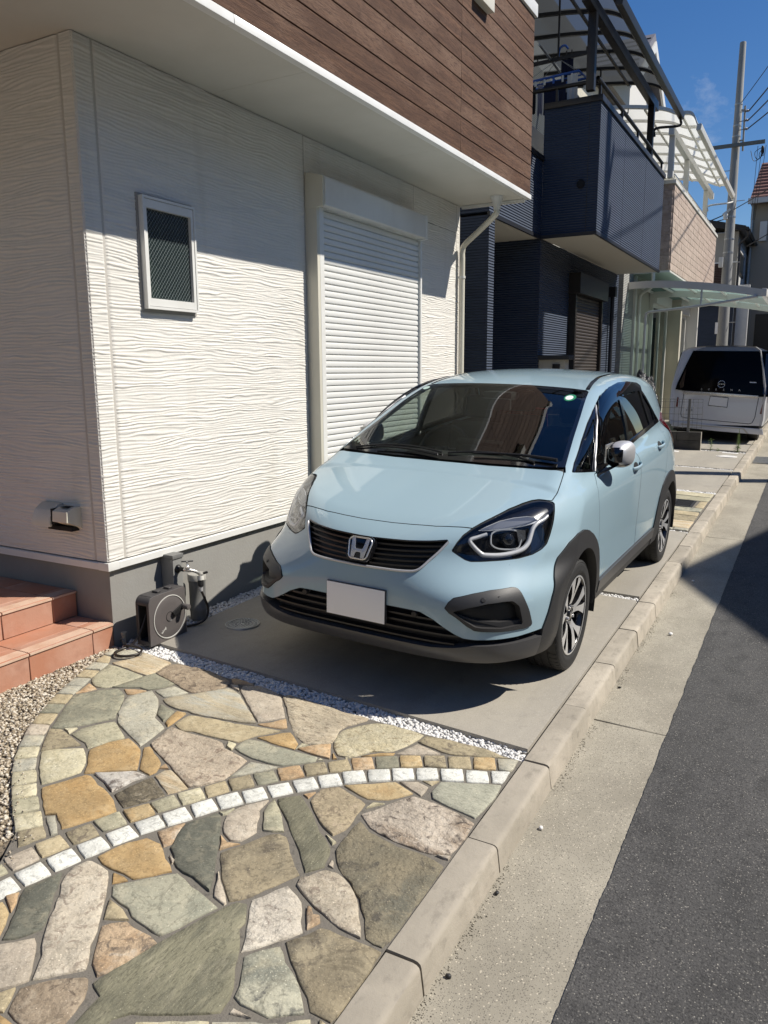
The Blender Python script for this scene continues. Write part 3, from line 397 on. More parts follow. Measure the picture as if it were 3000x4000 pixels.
# mortar bed: everything between the left border, the kerb and the gravel strip
edge = [(-.947, -1.5), (-.947, 2.905), (-1.3, 2.91), (-2.0, 2.90), (-2.6, 2.925), (-3.1, 2.945), (-3.2, 2.95), (-3.34, 2.9), (-3.335, 2.80)]
lb = [s for s in STONES if s[0] == 'border'][:19]
lefts = [min(s[2], key=lambda q: q[0]) for s in lb]
edge += [(x-.003, y) for x, y in lefts[1:]] + [(lefts[-1][0]-.2, lefts[-1][1]-.25), (-3.4, -1.5)]
mb = MB(); r = delaunay_2d_cdt([Vector(p) for p in edge], [], [list(range(len(edge)))], 1, 1e-5)
mb.add([(p[0], p[1], gz(p[0], p[1])-.0065) for p in r[0]], [tuple(f) for f in r[2]]); obj('mortar', mb, M_grout, pv)
mb = MB(); mb.box(-4.6, -.95, -1.6, 3.3, -.3, -.05, gz); struct('subsoil', mb, M_soil)
# pea gravel beside the steps
mb = MB(); mb.box(-4.2, -2.3, -1.5, 2.97, -.2, -.028, gz); struct('gravel_bed', mb, M_pebase)
ICO = [(0, 0, -1), (.7236, -.5257, -.4472), (-.2764, -.8506, -.4472), (-.8944, 0, -.4472), (-.2764, .8506, -.4472), (.7236, .5257, -.4472), (.2764, -.8506, .4472), (-.7236, -.5257, .4472), (-.7236, .5257, .4472), (.2764, .8506, .4472), (.8944, 0, .4472), (0, 0, 1)]
ICF = [(0, 2, 1), (1, 5, 0), (0, 3, 2), (0, 4, 3), (0, 5, 4), (1, 10, 5), (2, 6, 1), (3, 7, 2), (4, 8, 3), (5, 9, 4), (1, 6, 10), (2, 7, 6), (3, 8, 7), (4, 9, 8), (5, 10, 9), (6, 11, 10), (7, 11, 6), (8, 11, 7), (9, 11, 8), (10, 11, 9)]
def pebbles(name, P, r0, r1, mat, flat=.7, jit=.22, smooth=False, seed=1):
    """one mesh of many small stones at points P (n x 3)"""
    g = np.random.default_rng(seed); n = len(P); P = np.asarray(P, float)
    v = np.tile(np.array(ICO), (n, 1, 1))*(1+g.uniform(-jit, jit, (n, 12, 1)))
    s = g.uniform(r0, r1, (n, 1, 1))*np.stack([np.ones(n), g.uniform(.65, 1, n), g.uniform(flat*.7, flat, n)], -1)[:, None, :]
    v = v*s; a = g.uniform(0, 2*PI, n); b = g.uniform(-.5, .5, n)
    ca, sa, cb, sb = np.cos(a), np.sin(a), np.cos(b), np.sin(b)
    y = v[..., 1]*cb[:, None]-v[..., 2]*sb[:, None]; z = v[..., 1]*sb[:, None]+v[..., 2]*cb[:, None]; x = v[..., 0]
    v = np.stack([x*ca[:, None]-y*sa[:, None], x*sa[:, None]+y*ca[:, None], z], -1)+P[:, None, :]
    f = (np.arange(n)[:, None, None]*12+np.array(ICF)[None]).reshape(-1, 3)
    me = bpy.data.meshes.new(name); me.vertices.add(n*12); me.vertices.foreach_set('co', v.reshape(-1)); me.loops.add(len(f)*3); me.polygons.add(len(f))
    me.loops.foreach_set('vertex_index', f.reshape(-1)); me.polygons.foreach_set('loop_start', np.arange(len(f))*3)
    me.materials.append(mat); me.update(calc_edges=True); me.validate()
    if smooth: me.polygons.foreach_set('use_smooth', [True]*len(f))
    o = bpy.data.objects.new(name, me); COL.objects.link(o); return tag(o, kind='stuff')
def fill(n, x0, x1, y0, y1, dz, test=None, seed=0, jz=.006):
    g = np.random.default_rng(seed); o = []
    while len(o) < n:
        x, y = g.uniform(x0, x1), g.uniform(y0, y1)
        if test is None or test(x, y): o.append((x, y, gz(x, y)+dz+g.uniform(-jz, jz)))
    return o
pvedge = [tuple(p) for p in edge]
pebbles('pea_gravel', fill(15000, -3.4, -2.35, 1.0, 2.95, -.022, lambda x, y: not inside((x, y), pvedge) and x < -2.2, 3), .005, .0125, M_pea, .75, .15, True, 5)
pebbles('loose_pebbles', fill(60, -2.8, -2.2, 1.3, 1.9, .003, lambda x, y: inside((x, y), pvedge) and not inside((x-.1, y), pvedge), 4), .003, .005, M_pea, .75, .15, True, 6)

# ---------------------------------------------------------------- parking slabs and white gravel joints
ps = sroot('parking_bay')
def slab(y0, y1, x0=-3.235, x1=-.957, y0b=None):
    mb = MB(); yb = y0 if y0b is None else y0b
    c = [(x0, y0), (x1, yb), (x1, y1), (x0, y1)]
    mb.add([(x, y, gz(x, y)+z) for z in (-.16, 0) for x, y in c], [(0, 3, 2, 1), (4, 5, 6, 7)]+[(i, (i+1) % 4, 4+(i+1) % 4, 4+i) for i in range(4)])
    return obj('concrete_slab', mb, M_conc, ps, bevel=.007, seg=2)
slab(3.085, 5.335, y0b=3.005); slab(5.435, 7.70); slab(10.13, 12.2); slab(12.33, 14.44); slab(14.72, 21.5, -3.3)
mb = MB(); mb.box(-3.6, -.95, 2.86, 22, -.4, -.05, gz); struct('gravel_base', mb, M_soil)
wl = lambda x: 2.925+(.03 if x < -2.4 else 0)-.04*max(0, (x+2.0))/1.05
pebbles('white_gravel', fill(5200, -3.36, -.96, 2.86, 3.09, -.026, lambda x, y: wl(x)-.01 < y < 3.06+.028*(-x-.96)/2.3, 11, .008)
        + fill(2600, -3.39, -3.24, 3.05, 5.3, -.024, None, 12, .008) + fill(900, -2.1, -.96, 5.34, 5.43, -.02, None, 13), .006, .0125, M_marble, .8, .3, False, 14)
pebbles('white_gravel', fill(500, -2.3, -.955, 7.70, 7.755, -.02, None, 15)+fill(900, -2.3, -.955, 10.02, 10.12, -.012, None, 16)+fill(800, -2.3, -.955, 12.21, 12.32, -.016, None, 17)+fill(900, -2.4, -.955, 14.45, 14.71, -.03, None, 18), .009, .018, M_marble, .8, .3, False, 19)
# second patch of paving behind the car, with a row of dark setts and a drain grate
pv2 = sroot('rear_paving'); mb = MB(); mb.box(-3.2, -.952, 7.76, 10.02, -.2, -.006, gz); obj('mortar', mb, M_grout, pv2)
x = -.962
for i in range(14):
    w = random.uniform(.13, .17); paver('sett_stone', [(x-w+.012, 7.772), (x, 7.772), (x, 7.86), (x-w+.012, 7.86)], SM['grey'], pv2, 400+i, .004, .001, .03, .002); x -= w
rows = [(7.875, 8.24, ['streak', 'cream', 'rose']), (8.25, 8.52, ['olive', 'olive', 'tan']), (8.53, 8.74, ['olive', 'pinkw', 'tan']), (8.75, 8.98, ['greys', 'cream', 'pink']), (8.99, 9.43, ['cream', 'tan', 'pink']), (9.44, 9.72, ['sagel', 'pinkw', 'grey']), (9.73, 10.0, ['pinkw', 'cream', 'pinkw'])]
q = 0
for (ya, yb, cs) in rows:
    x = -.965
    while x > -2.6:
        w = random.uniform(.3, .55)
        if ya == 8.99 and x == -.965: w = .105
        if ya == 8.99 and -1.32 < x < -1.0: x = -1.325; continue
        j = lambda: random.uniform(-.02, .02); s_ = random.uniform(-.05, .05) if not (ya == 8.99 and x == -.965) else 0
        paver('paving_stone', [(x-w+.015, ya+.006+j()*.3), (x-.004, ya+.006), (x-.004-s_*.2, yb-.004), (x-w+.02+s_, yb-.006+j()*.3)], SM[cs[q % 3]], pv2, 500+q, .002, .003, .04, .006); x -= w; q += 1
gr = thing('drain_grate', 'black ribbed drain grate set in the crazy paving behind the car', 'drain grate', (-1.2, 9.2, gz(-1.2, 9.2)))
gd = lambda x, y: gz(x, y)
mb = MB()
for a, b, c, d in ((-1.315, -1.085, 8.995, 9.03), (-1.315, -1.085, 9.39, 9.425), (-1.315, -1.29, 9.031, 9.389), (-1.11, -1.085, 9.031, 9.389)): mb.box(a, b, c, d, -.03, .004, gd)
obj('frame', mb, M_iron, gr)
for i in range(11):
    y = 9.045+i*.0315; mb = MB(); mb.box(-1.289, -1.111, y, y+.016, -.025, .001, gd); obj('bar', mb, M_iron, gr)
mb = MB(); mb.box(-1.289, -1.111, 9.032, 9.388, -.05, -.028, gd); obj('sump', mb, M_iron, gr)
# small inspection covers
def cover(x, y, r, label, mat, rings=True, nm='drain_cover'):
    t = thing(nm, label, 'drain cover', (x, y, gz(x, y)))
    z = lambda px, py: gz(px, py)
    mb = MB(); mb.lathe([(0.001, .004), (r*.86, .004), (r*.88, .001), (r*.93, .001), (r*.95, .006), (r, .006), (r+.004, -.01)], (x, y, gz(x, y)), n=40); obj('ring', mb, mat, t, smooth=40)
    if rings:
        mb = MB()
        for k in range(4):
            rr_ = r*(.2+.19*k); m = int(6+7*k)
            for i in range(m):
                a = 2*PI*(i+.5*(k % 2))/m; px, py = x+rr_*math.cos(a), y+rr_*math.sin(a); mb.box(px-r*.055, px+r*.055, py-r*.04, py+r*.04, .003, .0085, z)
        tag(obj('tread', mb, mat, t), kind='stuff')
    return t
cover(-2.971, 3.572, .105, 'small round patterned drain cover in the concrete in front of the car', M_zinc)
cover(-1.187, 13.845, .16, 'pale round cover plate set in the far concrete slab', M_marble, False)
cover(-2.09, 14.02, .13, 'pale round cover plate beside the low block wall', M_marble, False)
mb = MB(); mb.box(-1.3, -1.05, 14.28, 14.40, -.05, .004, gz); tag(obj('cover_plate', mb, M_marble, bevel=.004), 'pale rectangular cover plate near the weeds', 'drain cover')
# roadside grating in the gutter
g2 = thing('gutter_grate', 'steel bar grate in the gutter beside the kerb far along the road', 'drain grate', (-.62, 14.0, SL*14-.1))
rz = lambda x, y: SL*y-.1
for i in range(12):
    y = 13.95+i*.075; mb = MB(); mb.box(-.80, -.40, y, y+.028, -.02, .016, rz); obj('bar', mb, M_zinc, g2)
mb = MB(); mb.box(-.81, -.39, 13.92, 14.85, -.03, -.004, rz); obj('sump', mb, M_iron, g2)
# a few loose bits on the gutter
for i, (x, y, r_, m, lab) in enumerate(((-.775, 2.62, .012, M_marble, 'white pebble lying against the kerb on the gutter near the foreground'), (-.68, 5.02, .016, M_marble, 'cream stone lying alone on the gutter beside the car'), (-.72, 6.35, .012, M_marble, 'white pebble on the gutter near the rear wheel'), (-.792, 2.2, .011, M_iron, 'dark stone chip lying against the foreground kerb'), (-.79, 1.80, .010, M_iron, 'dark stone chip lying on the gutter at the bottom edge'), (-.79, 4.05, .01, M_iron, 'dark stone chip lying by the kerb near the front wheel'))):
    o = pebbles('loose_stone', [(x, y, SL*y-.1-.006*(x+.826)/.35+r_*.55)], r_, r_*1.01, m, .8, .2, False, 30+i); del o['kind']; tag(o, lab, 'pebble')
# sand and grit washed against the kerb
pebbles('grit', [(-.818+abs(RNG.normal(0, .016)), y, SL*y-.1+.001) for y in RNG.uniform(1, 6, 1200) if mn.noise(Vector((y*1.7, 3, 1))) > -.05], .0012, .0035, M_apron, .8, .2, False, 22)
# ---------------------------------------------------------------- the white house with the wood clad balcony
X1, YC, YE, ZS = -3.387, 2.94, 7.80, 3.337
M_sid = pm('cream_siding', (.72, .70, .65), .75, layers=[(1.2, (1, 1, 1), (.67, .65, .60), .4, .7), (60, (1, 1, 1), (.65, .63, .58), .5, .7, 3, .5), (5, (1, 1, .12), (.60, .575, .52), .56, .74, 4, .55)], bumps=[(420, (1, 1, 1), .0004, 2)])
M_joint = pm('joint_sealant', (.50, .475, .43), .7)
M_stucco = pm('grey_render', (.29, .285, .265), .9, layers=[(2.5, (1, 1, 1), (.26, .25, .23), .4, .7), (1.4, (1, 1, .4), (.22, .205, .18), .55, .8, 4, .6)], bumps=[(70, (1, 1, 1), .0014, 4)])
M_wht = pm('white_metal', (.74, .74, .71), .35, layers=[(3, (1, 1, 1), (.68, .675, .64), .45, .7)])
M_ivory = pm('ivory_metal', (.66, .635, .535), .45, layers=[(3, (1, 1, .3), (.60, .57, .475), .45, .7)])
M_shut = pm('shutter_metal', (.71, .71, .685), .38, layers=[(2, (1, .4, 1), (.66, .655, .63), .45, .7)])
M_soff = pm('soffit_board', (.60, .585, .525), .8, layers=[(1.5, (1, 1, 1), (.55, .535, .475), .4, .7)], bumps=[(300, (1, 1, 1), .0004)])
M_wood = pm('wood_cladding', (.150, .082, .050), .72, spec=.2, rnd=True, hue=.18, veins=[(7, (3, .45, 6), (.055, .03, .02), .03, .6)], layers=[(5, (6, .5, 9), (.085, .046, .03), .40, .60, 7, .9, .6), (1.2, (2, .8, 3), (.20, .125, .085), .45, .65, 5, .85), (40, (3, .4, 3), (.06, .032, .022), .53, .65, 5, .75)], bumps=[(22, (4, .5, 7), .0035, 7), (160, (2, .4, 2), .0012, 3)])
M_dark = pm('dark_gap', (.012, .012, .012), .9)
M_terra = pm('terracotta_tile', (.44, .238, .165), .6, rnd=True, hue=.09, layers=[(5, (1, 1, 1), (.50, .30, .22), .42, .66, 5), (14, (1, 1, 1), (.36, .18, .12), .5, .7, 5, .7), (2.2, (1, 1, 1), (.42, .19, .115), .45, .65)], bumps=[(60, (1, 1, 1), .001)])
M_nose = pm('nosing_rib', (.60, .44, .33), .6, layers=[(9, (1, 1, 1), (.52, .34, .24), .45, .7)])
M_tgr = pm('tile_grout', (.30, .27, .235), .9)
M_pane = pm('obscure_glass', (.012, .022, .024), .18, spec=.7, layers=[(2.2, (1, 1, 1), (.03, .05, .035), .5, .75), (260, (1, 1, 1), (.05, .065, .06), .55, .75, 2, .5)], bumps=[(130, (1, 1, 1), .0009, 3)])

wh = thing('white_house', 'white textured house with brown wood clad balcony overhanging the parked car', 'house', (X1, YC, gz(X1, YC)))
mb = MB(); mb.box(-9, X1-.02, YC+.02, YE-.01, -.3, .566); obj('foundation', mb, M_stucco, wh)
# drip trim in two lengths and a corner piece
mb = MB(); mb.prism([(X1-.05, .566), (X1+.012, .563), (X1+.012, .600), (X1+.004, .605), (X1-.05, .606)], YC+.07, YE, 'XZ'); obj('drip_trim', mb, M_wht, wh)
mb = MB(); mb.prism([(YC+.05, .566), (YC-.012, .563), (YC-.012, .600), (YC-.004, .605), (YC+.05, .606)], -9, X1-.07, 'YZ'); obj('drip_trim', mb, M_wht, wh)
mb = MB(); mb.box(X1-.068, X1+.014, YC-.014, YC+.068, .561, .607); obj('trim_corner', mb, M_wht, wh, bevel=.003)
mb = MB(); mb.box(-9, X1-.012, YC+.012, YE-.02, .6, 3.33); obj('wall_core', mb, M_dark, wh)

def wave(u, z):
    """rippled relief of the cladding, metres"""
    u = np.asarray(u); z = np.asarray(z)
    def nz(a, b, s):     # smooth value noise on a lattice
        i = np.floor(a).astype(int); j = np.floor(b).astype(int); fa = a-i; fb = b-j
        fa = fa*fa*(3-2*fa); fb = fb*fb*(3-2*fb)
        def h(p, q): r = np.sin(p*127.1+q*311.7+s*74.7)*43758.5453; return r-np.floor(r)
        return (h(i, j)*(1-fa)+h(i+1, j)*fa)*(1-fb)+(h(i, j+1)*(1-fa)+h(i+1, j+1)*fa)*fb
    ph = z/.0185+1.5*nz(u/.55, z/.09, 1)+1.25*nz(u/.24, z/.035, 2)+.55*nz(u/.09, z/.014, 3)
    t = ph-np.floor(ph)
    saw = np.where(t < .30, t/.30, 1-(t-.30)/.70); saw = saw*saw*(3-2*saw)
    amp = .0016+.0052*nz(u/.20, z/.018, 4)
    return saw*amp+.0008*nz(u/.02, z/.006, 5)
def wavepanel(name, u0, u1, z0, z1, place, du=.011, dz=.0042, seed=0):
    nu = int((u1-u0)/du)+2; nzv = int((z1-z0)/dz)+2
    U, Z = np.meshgrid(np.linspace(u0, u1, nu), np.linspace(z0, z1, nzv)); h = wave(U+seed*13.7, Z)
    h[:, 0] = h[:, -1] = -.004
    v = place(U, Z, h).reshape(-1, 3)
    a = (np.arange(nzv-1)[:, None]*nu+np.arange(nu-1)[None]).reshape(-1); f = np.stack([a, a+1, a+1+nu, a+nu], -1)
    me = bpy.data.meshes.new(name); me.vertices.add(len(v)); me.vertices.foreach_set('co', v.reshape(-1)); me.loops.add(len(f)*4); me.polygons.add(len(f))
    me.loops.foreach_set('vertex_index', f.reshape(-1)); me.polygons.foreach_set('loop_start', np.arange(len(f))*4); me.polygons.foreach_set('use_smooth', [True]*len(f))
    me.materials.append(M_sid); me.update(calc_edges=True); return put(name, me, wh)
right = lambda U, Z, h: np.stack([X1+h, U, Z], -1)
left = lambda U, Z, h: np.stack([-U, YC-h, Z], -1)
# corner piece wraps round: relief runs on through the arris
def wrap(U, Z, h):
    s = U; on_r = s >= 0
    return np.stack([np.where(on_r, X1+h, X1+s+h*.0), np.where(on_r, YC+s, YC-h), Z], -1)
G_ = .0045
wavepanel('siding_panel', YC+.125+G_, 4.955, .612, ZS-.004, right, seed=1)
wavepanel('siding_panel', 4.962, 6.735, 3.06, ZS-.004, right, seed=2)
wavepanel('siding_panel', 6.722, 7.725, .612, 3.058, right, seed=3)
wavepanel('siding_panel', 6.739, 7.725, 3.062, ZS-.004, right, seed=4)
wavepanel('corner_siding', YC-.004, YC+.125-G_, .612, ZS-.004, right, .01, .0042, 5)
wavepanel('corner_siding', -X1-.004, -X1+.10-G_, .612, ZS-.004, left, .01, .0042, 5)
wavepanel('siding_panel', -X1+.10+G_, -X1+1.9, .612, ZS-.004, left, seed=6)
wavepanel('corner_siding', 7.734, 7.806, .612, ZS-.004, right, .01, .0042, 7)
for (y, z0, z1) in ((YC+.125, .612, ZS), (4.9585, .612, ZS), (6.737, 3.06, ZS), (7.7295, .612, ZS)):
    mb = MB(); mb.box(X1-.01, X1-.002, y-.009, y+.009, z0, z1); obj('joint', mb, M_joint, wh)
mb = MB(); mb.box(X1-.109, X1-.091, YC+.002, YC+.01, .612, ZS); obj('joint', mb, M_joint, wh)
mb = MB(); mb.box(X1-.3, X1+.004, YE-.012, YE+.004, .61, ZS); obj('end_wall', mb, M_sid, wh)

# soffit boards, trim and balcony cladding
XB = -2.645
ys = [.7, 2.16, 3.98, 5.80, 7.822]
for a, b in zip(ys[:-1], ys[1:]):
    mb = MB(); mb.box(-8.5, XB-.035, a+.0012, b-.0012, ZS, ZS+.012); obj('soffit_board', mb, M_soff, wh)
mb = MB(); mb.box(-8.5, XB-.03, .7, 7.80, ZS+.015, ZS+.06); obj('soffit_core', mb, M_dark, wh)
for a, b in ((.7, 3.28), (3.283, 6.32), (6.323, 7.838)):
    mb = MB(); mb.prism([(XB-.034, ZS-.006), (XB+.016, ZS-.008), (XB+.016, ZS+.036), (XB+.004, ZS+.040), (XB-.034, ZS+.040)], a, b, 'XZ'); obj('fascia_trim', mb, M_wht, wh, bevel=.0015, seg=1)
mb = MB(); mb.box(-8.5, XB-.036, 7.823, 7.838, ZS-.006, ZS+.038); obj('fascia_trim', mb, M_wht, wh)
mb = MB(); mb.box(XB-.20, XB-.006, .7, 7.815, ZS+.045, 4.975); obj('parapet_core', mb, M_dark, wh)
mb = MB(); mb.box(-8.5, XB-.201, 7.70, 7.815, ZS+.045, 4.975); obj('parapet_core', mb, M_sid, wh)
PB = .1335
for k in range(12):
    z0 = ZS+.043+k*PB; z1 = min(z0+PB-.007, 4.978)
    if z1-z0 < .02: continue
    cuts = [.7, 3.05, 6.08, 7.824] if k % 2 == 0 else [.7, 3.05, 6.08, 7.824]
    for a, b in zip(cuts[:-1], cuts[1:]):
        mb = MB(); mb.box(XB-.006, XB+.008, a+.001, b-.001, z0, z1); obj('wood_board', mb, M_wood, wh, bevel=.0025, seg=1)
mb = MB(); mb.box(XB-.22, XB+.03, .7, 7.85, 4.981, 5.095); obj('parapet_cap', mb, M_wht, wh, bevel=.006)
mb = MB(); mb.box(XB+.009, XB+.075, 6.30, 6.60, 4.562, 4.70); obj('scupper_cover', mb, M_ivory, wh, bevel=.008)
mb = MB(); mb.box(-9, -4.35, .9, 7.79, 3.42, 6.9); obj('upper_wall', mb, M_sid, wh)
mb = MB(); mb.prism([(-9.2, 6.9), (-4.0, 6.9), (-6.6, 8.3)], .5, 8.1, 'XZ'); obj('roof', mb, M_dark, wh)
# roller shutter over the big window
XJ = X1+.100
sh = None
mb = MB()
mb.box(X1-.01, XJ, 4.966, 5.052, .62, 2.846); sh = obj('shutter', mb, M_ivory, wh, bevel=.004)
mb = MB(); mb.box(X1-.01, XJ, 6.688, 6.716, .62, 2.846); obj('jamb', mb, M_wht, sh, bevel=.003)
mb = MB(); mb.box(X1, X1+.06, 5.052, 6.688, .60, .64); obj('sill', mb, M_wht, sh)
mb = MB(); mb.box(XJ-.004, XJ+.0015, 5.0, 5.054, .62, 2.843); obj('jamb_face', mb, M_wht, sh)
XBx = X1+.162
mb = MB(); mb.prism([(X1, 2.85), (XBx, 2.845), (XBx+.004, 2.852), (XBx+.004, 3.035), (XBx-.008, 3.052), (X1+.05, 3.085), (X1, 3.09)], 4.985, 6.66, 'XZ'); obj('shutter_box', mb, M_wht, sh, bevel=.002, seg=1)
mb = MB(); mb.prism([(X1, 2.835), (X1+.10, 2.835), (XBx-.004, 2.84), (XBx-.002, 3.045), (X1+.05, 3.078), (X1, 3.08)], 4.963, 4.984, 'XZ'); obj('box_end_cap', mb, M_ivory, sh, bevel=.002, seg=1)
mb = MB(); mb.prism([(X1, 2.835), (X1+.10, 2.835), (XBx+.004, 2.84), (XBx+.006, 3.045), (X1+.05, 3.092), (X1, 3.098)], 6.661, 6.70, 'XZ'); obj('box_end_cap', mb, M_wht, sh, bevel=.004)
mb = MB(); mb.box(X1, X1+.03, 5.052, 6.688, .62, 2.85); obj('shutter_backing', mb, M_dark, sh)
XSl = X1+.074; pitch = .0478
pr_ = [(-.014, .0), (-.002, .002), (.002, .006), (.0035, .014), (.0035, .030), (.001, .0385), (-.004, .0425), (-.0085, .044), (-.0085, .0475), (-.014, .0475)]
mb = MB(); mb.prism(pr_, 5.056, 6.686, 'XZ'); me_sl = mesh('slat', mb.v, mb.f, M_shut, smooth=32)
for i in range(46):
    o = put('slat', me_sl, sh); o.location = (XSl, 0, 2.838-pitch*(i+1))
mb = MB(); mb.box(XSl-.012, XSl+.006, 5.056, 6.686, 2.8385, 2.849); obj('slat_guide', mb, M_wht, sh)
# small window with wired obscure glass
y0, y1, z0, z1 = 3.312, 3.732, 2.014, 2.626
win = None; mb = MB()
XF = X1+.045
mb.box(X1-.01, XF, y0, y0+.014, z0, z1); mb.box(X1-.01, XF, y1-.014, y1, z0, z1); mb.box(X1-.01, XF, y0+.0145, y1-.0145, z0, z0+.014); mb.box(X1-.01, XF, y0+.0145, y1-.0145, z1-.014, z1)
win = obj('window', mb, M_wht, wh)
a, b, c, d = y0+.0165, y1-.0165, z0+.0165, z1-.0165
mb = MB(); w_ = .020
mb.box(X1, XF-.004, a, a+w_-.006, c, d); mb.box(X1, XF-.004, b-w_, b, c, d); mb.box(X1, XF-.004, a+w_-.0055, b-w_-.0005, c, c+.042); mb.box(X1, XF-.004, a+w_-.0055, b-w_-.0005, d-.046, d)
obj('sash', mb, M_wht, win)
mb = MB(); mb.box(X1+.002, X1+.020, a+.010, b-.015, c+.038, d-.04); obj('pane', mb, M_pane, win)
mb = MB(); ya, yb, za, zb = a+.016, b-.021, c+.042, d-.046
def clipseg(y, z, dy, dz):
    t0, t1 = -9, 9
    for p, v, lo, hi in ((y, dy, ya, yb), (z, dz, za, zb)):
        u, w = (lo-p)/v, (hi-p)/v; t0 = max(t0, min(u, w)); t1 = min(t1, max(u, w))
    return (t0, t1) if t1 > t0 else None
for s in (1, -1):
    for k in range(-40, 60):
        q = clipseg(ya+k*.0235, za, .62, s*.78)
        if q: mb.bar((X1+.0215, ya+k*.0235+.62*q[0], za+s*.78*q[0]), (X1+.0215, ya+k*.0235+.62*q[1], za+s*.78*q[1]), .0011 if s > 0 else .0004)
tag(obj('wire_mesh', mb, pm('mesh_wire', (.30, .33, .32), .5), win), kind='stuff')
mb = MB(); mb.box(X1-.004, X1+.011, y0-.013, y1+.010, z0-.018, z1+.014); mb.f = mb.f[:]; obj('window_seal_shade', mb, pm('seal_shadow', (.30, .29, .27), .8), win)  # seal border, coloured darker to stand in for the shadow at the siding cut
# rainwater pipe with its hopper
mb = MB(); pipe = smoothpath([(-2.885, 7.56, 3.215), (-2.90, 7.565, 3.17), (-3.10, 7.66, 3.055), (-3.30, 7.755, 2.945), (-3.335, 7.768, 2.88), (-3.335, 7.768, 2.8)], 6)
mb.tube(pipe+[Vector((-3.335, 7.768, .2))], .029, 14); dp = obj('downpipe', mb, M_ivory, wh, smooth=40)
mb = MB(); mb.lathe([(.033, -.13), (.036, -.09), (.05, -.045), (.062, -.02), (.068, -.001)], (-2.883, 7.56, ZS), n=20); obj('hopper', mb, M_wht, dp, smooth=40)
mb = MB(); mb.bar((-3.36, 7.80, 3.318), (-2.68, 7.80, 3.318), .02, .03); obj('soffit_edge', mb, M_wht, dp)
for z in (2.62, 1.2):
    mb = MB(); mb.lathe([(.030, -.012), (.035, -.012), (.035, .012), (.030, .012)], (-3.335, 7.768, z), n=14); mb.bar((-3.345, 7.765, z), (-3.4, 7.75, z), .016, .02); obj('pipe_clip', mb, M_wht, dp)
# waterproof outlet hood on the shaded side wall
oc = None; mb = MB()
hx0, hx1, hz0, hz1 = -3.872, -3.72, .80, .925
pts = [(YC, hz1), (YC-.03, hz1-.002), (YC-.075, hz1-.03), (YC-.10, hz1-.075), (YC-.105, hz0), (YC-.09, hz0), (YC-.08, hz0+.02), (YC, hz0+.02)]
mb.prism([(p[0], p[1]) for p in pts], hx0, hx1, 'YZ'); oc = obj('outlet_cover', mb, M_ivory, wh, bevel=.006)
mb = MB(); mb.prism([(YC, .915), (YC-.05, .915), (YC-.10, .895), (YC-.105, .835), (YC-.085, .83), (YC-.02, .80), (YC, .782)], -3.695, -3.575, 'YZ'); obj('lid', mb, M_ivory, oc, bevel=.006)
mb = MB(); mb.box(-3.719, -3.696, YC-.092, YC, .815, .905); obj('switch_plate', mb, M_dark, oc)
mb = MB(); mb.box(-3.80, -3.60, YC-.055, YC-.002, .775, .80); obj('socket', mb, M_dark, oc, bevel=.004)
mb = MB(); mb.box(-3.66, -3.60, YC-.07, YC-.03, .914, .9175); obj('indicator', mb, M_dark, oc)

# ---------------------------------------------------------------- terracotta entrance steps
es = thing('entrance_steps', 'terracotta tiled entrance steps with ribbed nosings beside the shaded wall', 'steps', (-3.9, 2.2, .1))
mb = MB(); mb.box(-6, -3.412, .6, YC+.015, -.1, .238); mb.box(-6, -3.701, .6, YC+.015, .2385, .393); obj('step_core', mb, M_tgr, es)
def tiles(y_cuts, x_front, zt, zb, depth):
    for a, b in zip(y_cuts[1:], y_cuts[:-1]):
        a += .003; b -= .003
        mb = MB(); mb.box(x_front-.010, x_front, a, b, zb, zt-.016); obj('tile', mb, M_terra, es, bevel=.002, seg=1)          # riser
        mb = MB(); mb.prism([(x_front-.13, zt-.014), (x_front+.004, zt-.014), (x_front+.007, zt-.009), (x_front+.006, zt-.003), (x_front+.001, zt), (x_front-.13, zt)], a, b, 'XZ'); n = obj('tile', mb, M_terra, es, smooth=30)
        mb = MB()
        for k in range(6): mb.box(x_front-.012-k*.0125-.004, x_front-.012-k*.0125+.003, a+.001, b-.001, zt-.001, zt+.0022)
        mb.box(x_front+.0005, x_front+.0078, a+.001, b-.001, zt-.0125, zt-.0015)
        tag(obj('nosing_rib', mb, M_nose, n), kind='stuff')
        xx = x_front-.136
        while xx > x_front-depth+.05:
            x2 = max(xx-.30, x_front-depth); mb = MB(); mb.box(x2+.003, xx, a, b, zt-.014, zt); obj('tile', mb, M_terra, es, bevel=.002, seg=1); xx = x2-.003
tiles([2.952, 2.807, 2.405, 2.003, 1.60, 1.2, .8], -3.40, .252, -.05, .30)
tiles([2.952, 2.785, 2.469, 2.067, 1.665, 1.26, .86], -3.689, .406, .255, 1.55)
# ---------------------------------------------------------------- the houses down the street
def rid(m, pitch, dist): return wavebump(m, 1/pitch/2, dist, 'Z', .15)
M_navy = rid(pm('navy_siding', (.030, .046, .080), .6, layers=[(3, (1, .3, 4), (.024, .037, .066), .4, .7)]), .05, .010)
M_navy2 = pm('navy_trim', (.018, .02, .026), .45)
M_brn = pm('bronze_metal', (.028, .024, .021), .4, .3)
M_shb = pm('brown_shutter', (.075, .062, .055), .42, .2)
M_crm = pm('cream_board', (.58, .55, .475), .8)
M_lgrey = rid(pm('pale_siding', (.34, .34, .32), .75), .05, .006)
M_cwall = pm('cream_wall', (.50, .47, .39), .85, layers=[(2, (1, 1, 1), (.45, .42, .35), .4, .7)], bumps=[(120, (1, 1, 1), .0008)])
M_white = pm('white_frame', (.70, .69, .64), .4)
M_block = pm('beige_block', (.48, .385, .32), .85, rnd=True, hue=.10, layers=[(14, (1, 1, 1), (.37, .275, .215), .45, .7)], bumps=[(50, (1, 1, 1), .004, 5)])
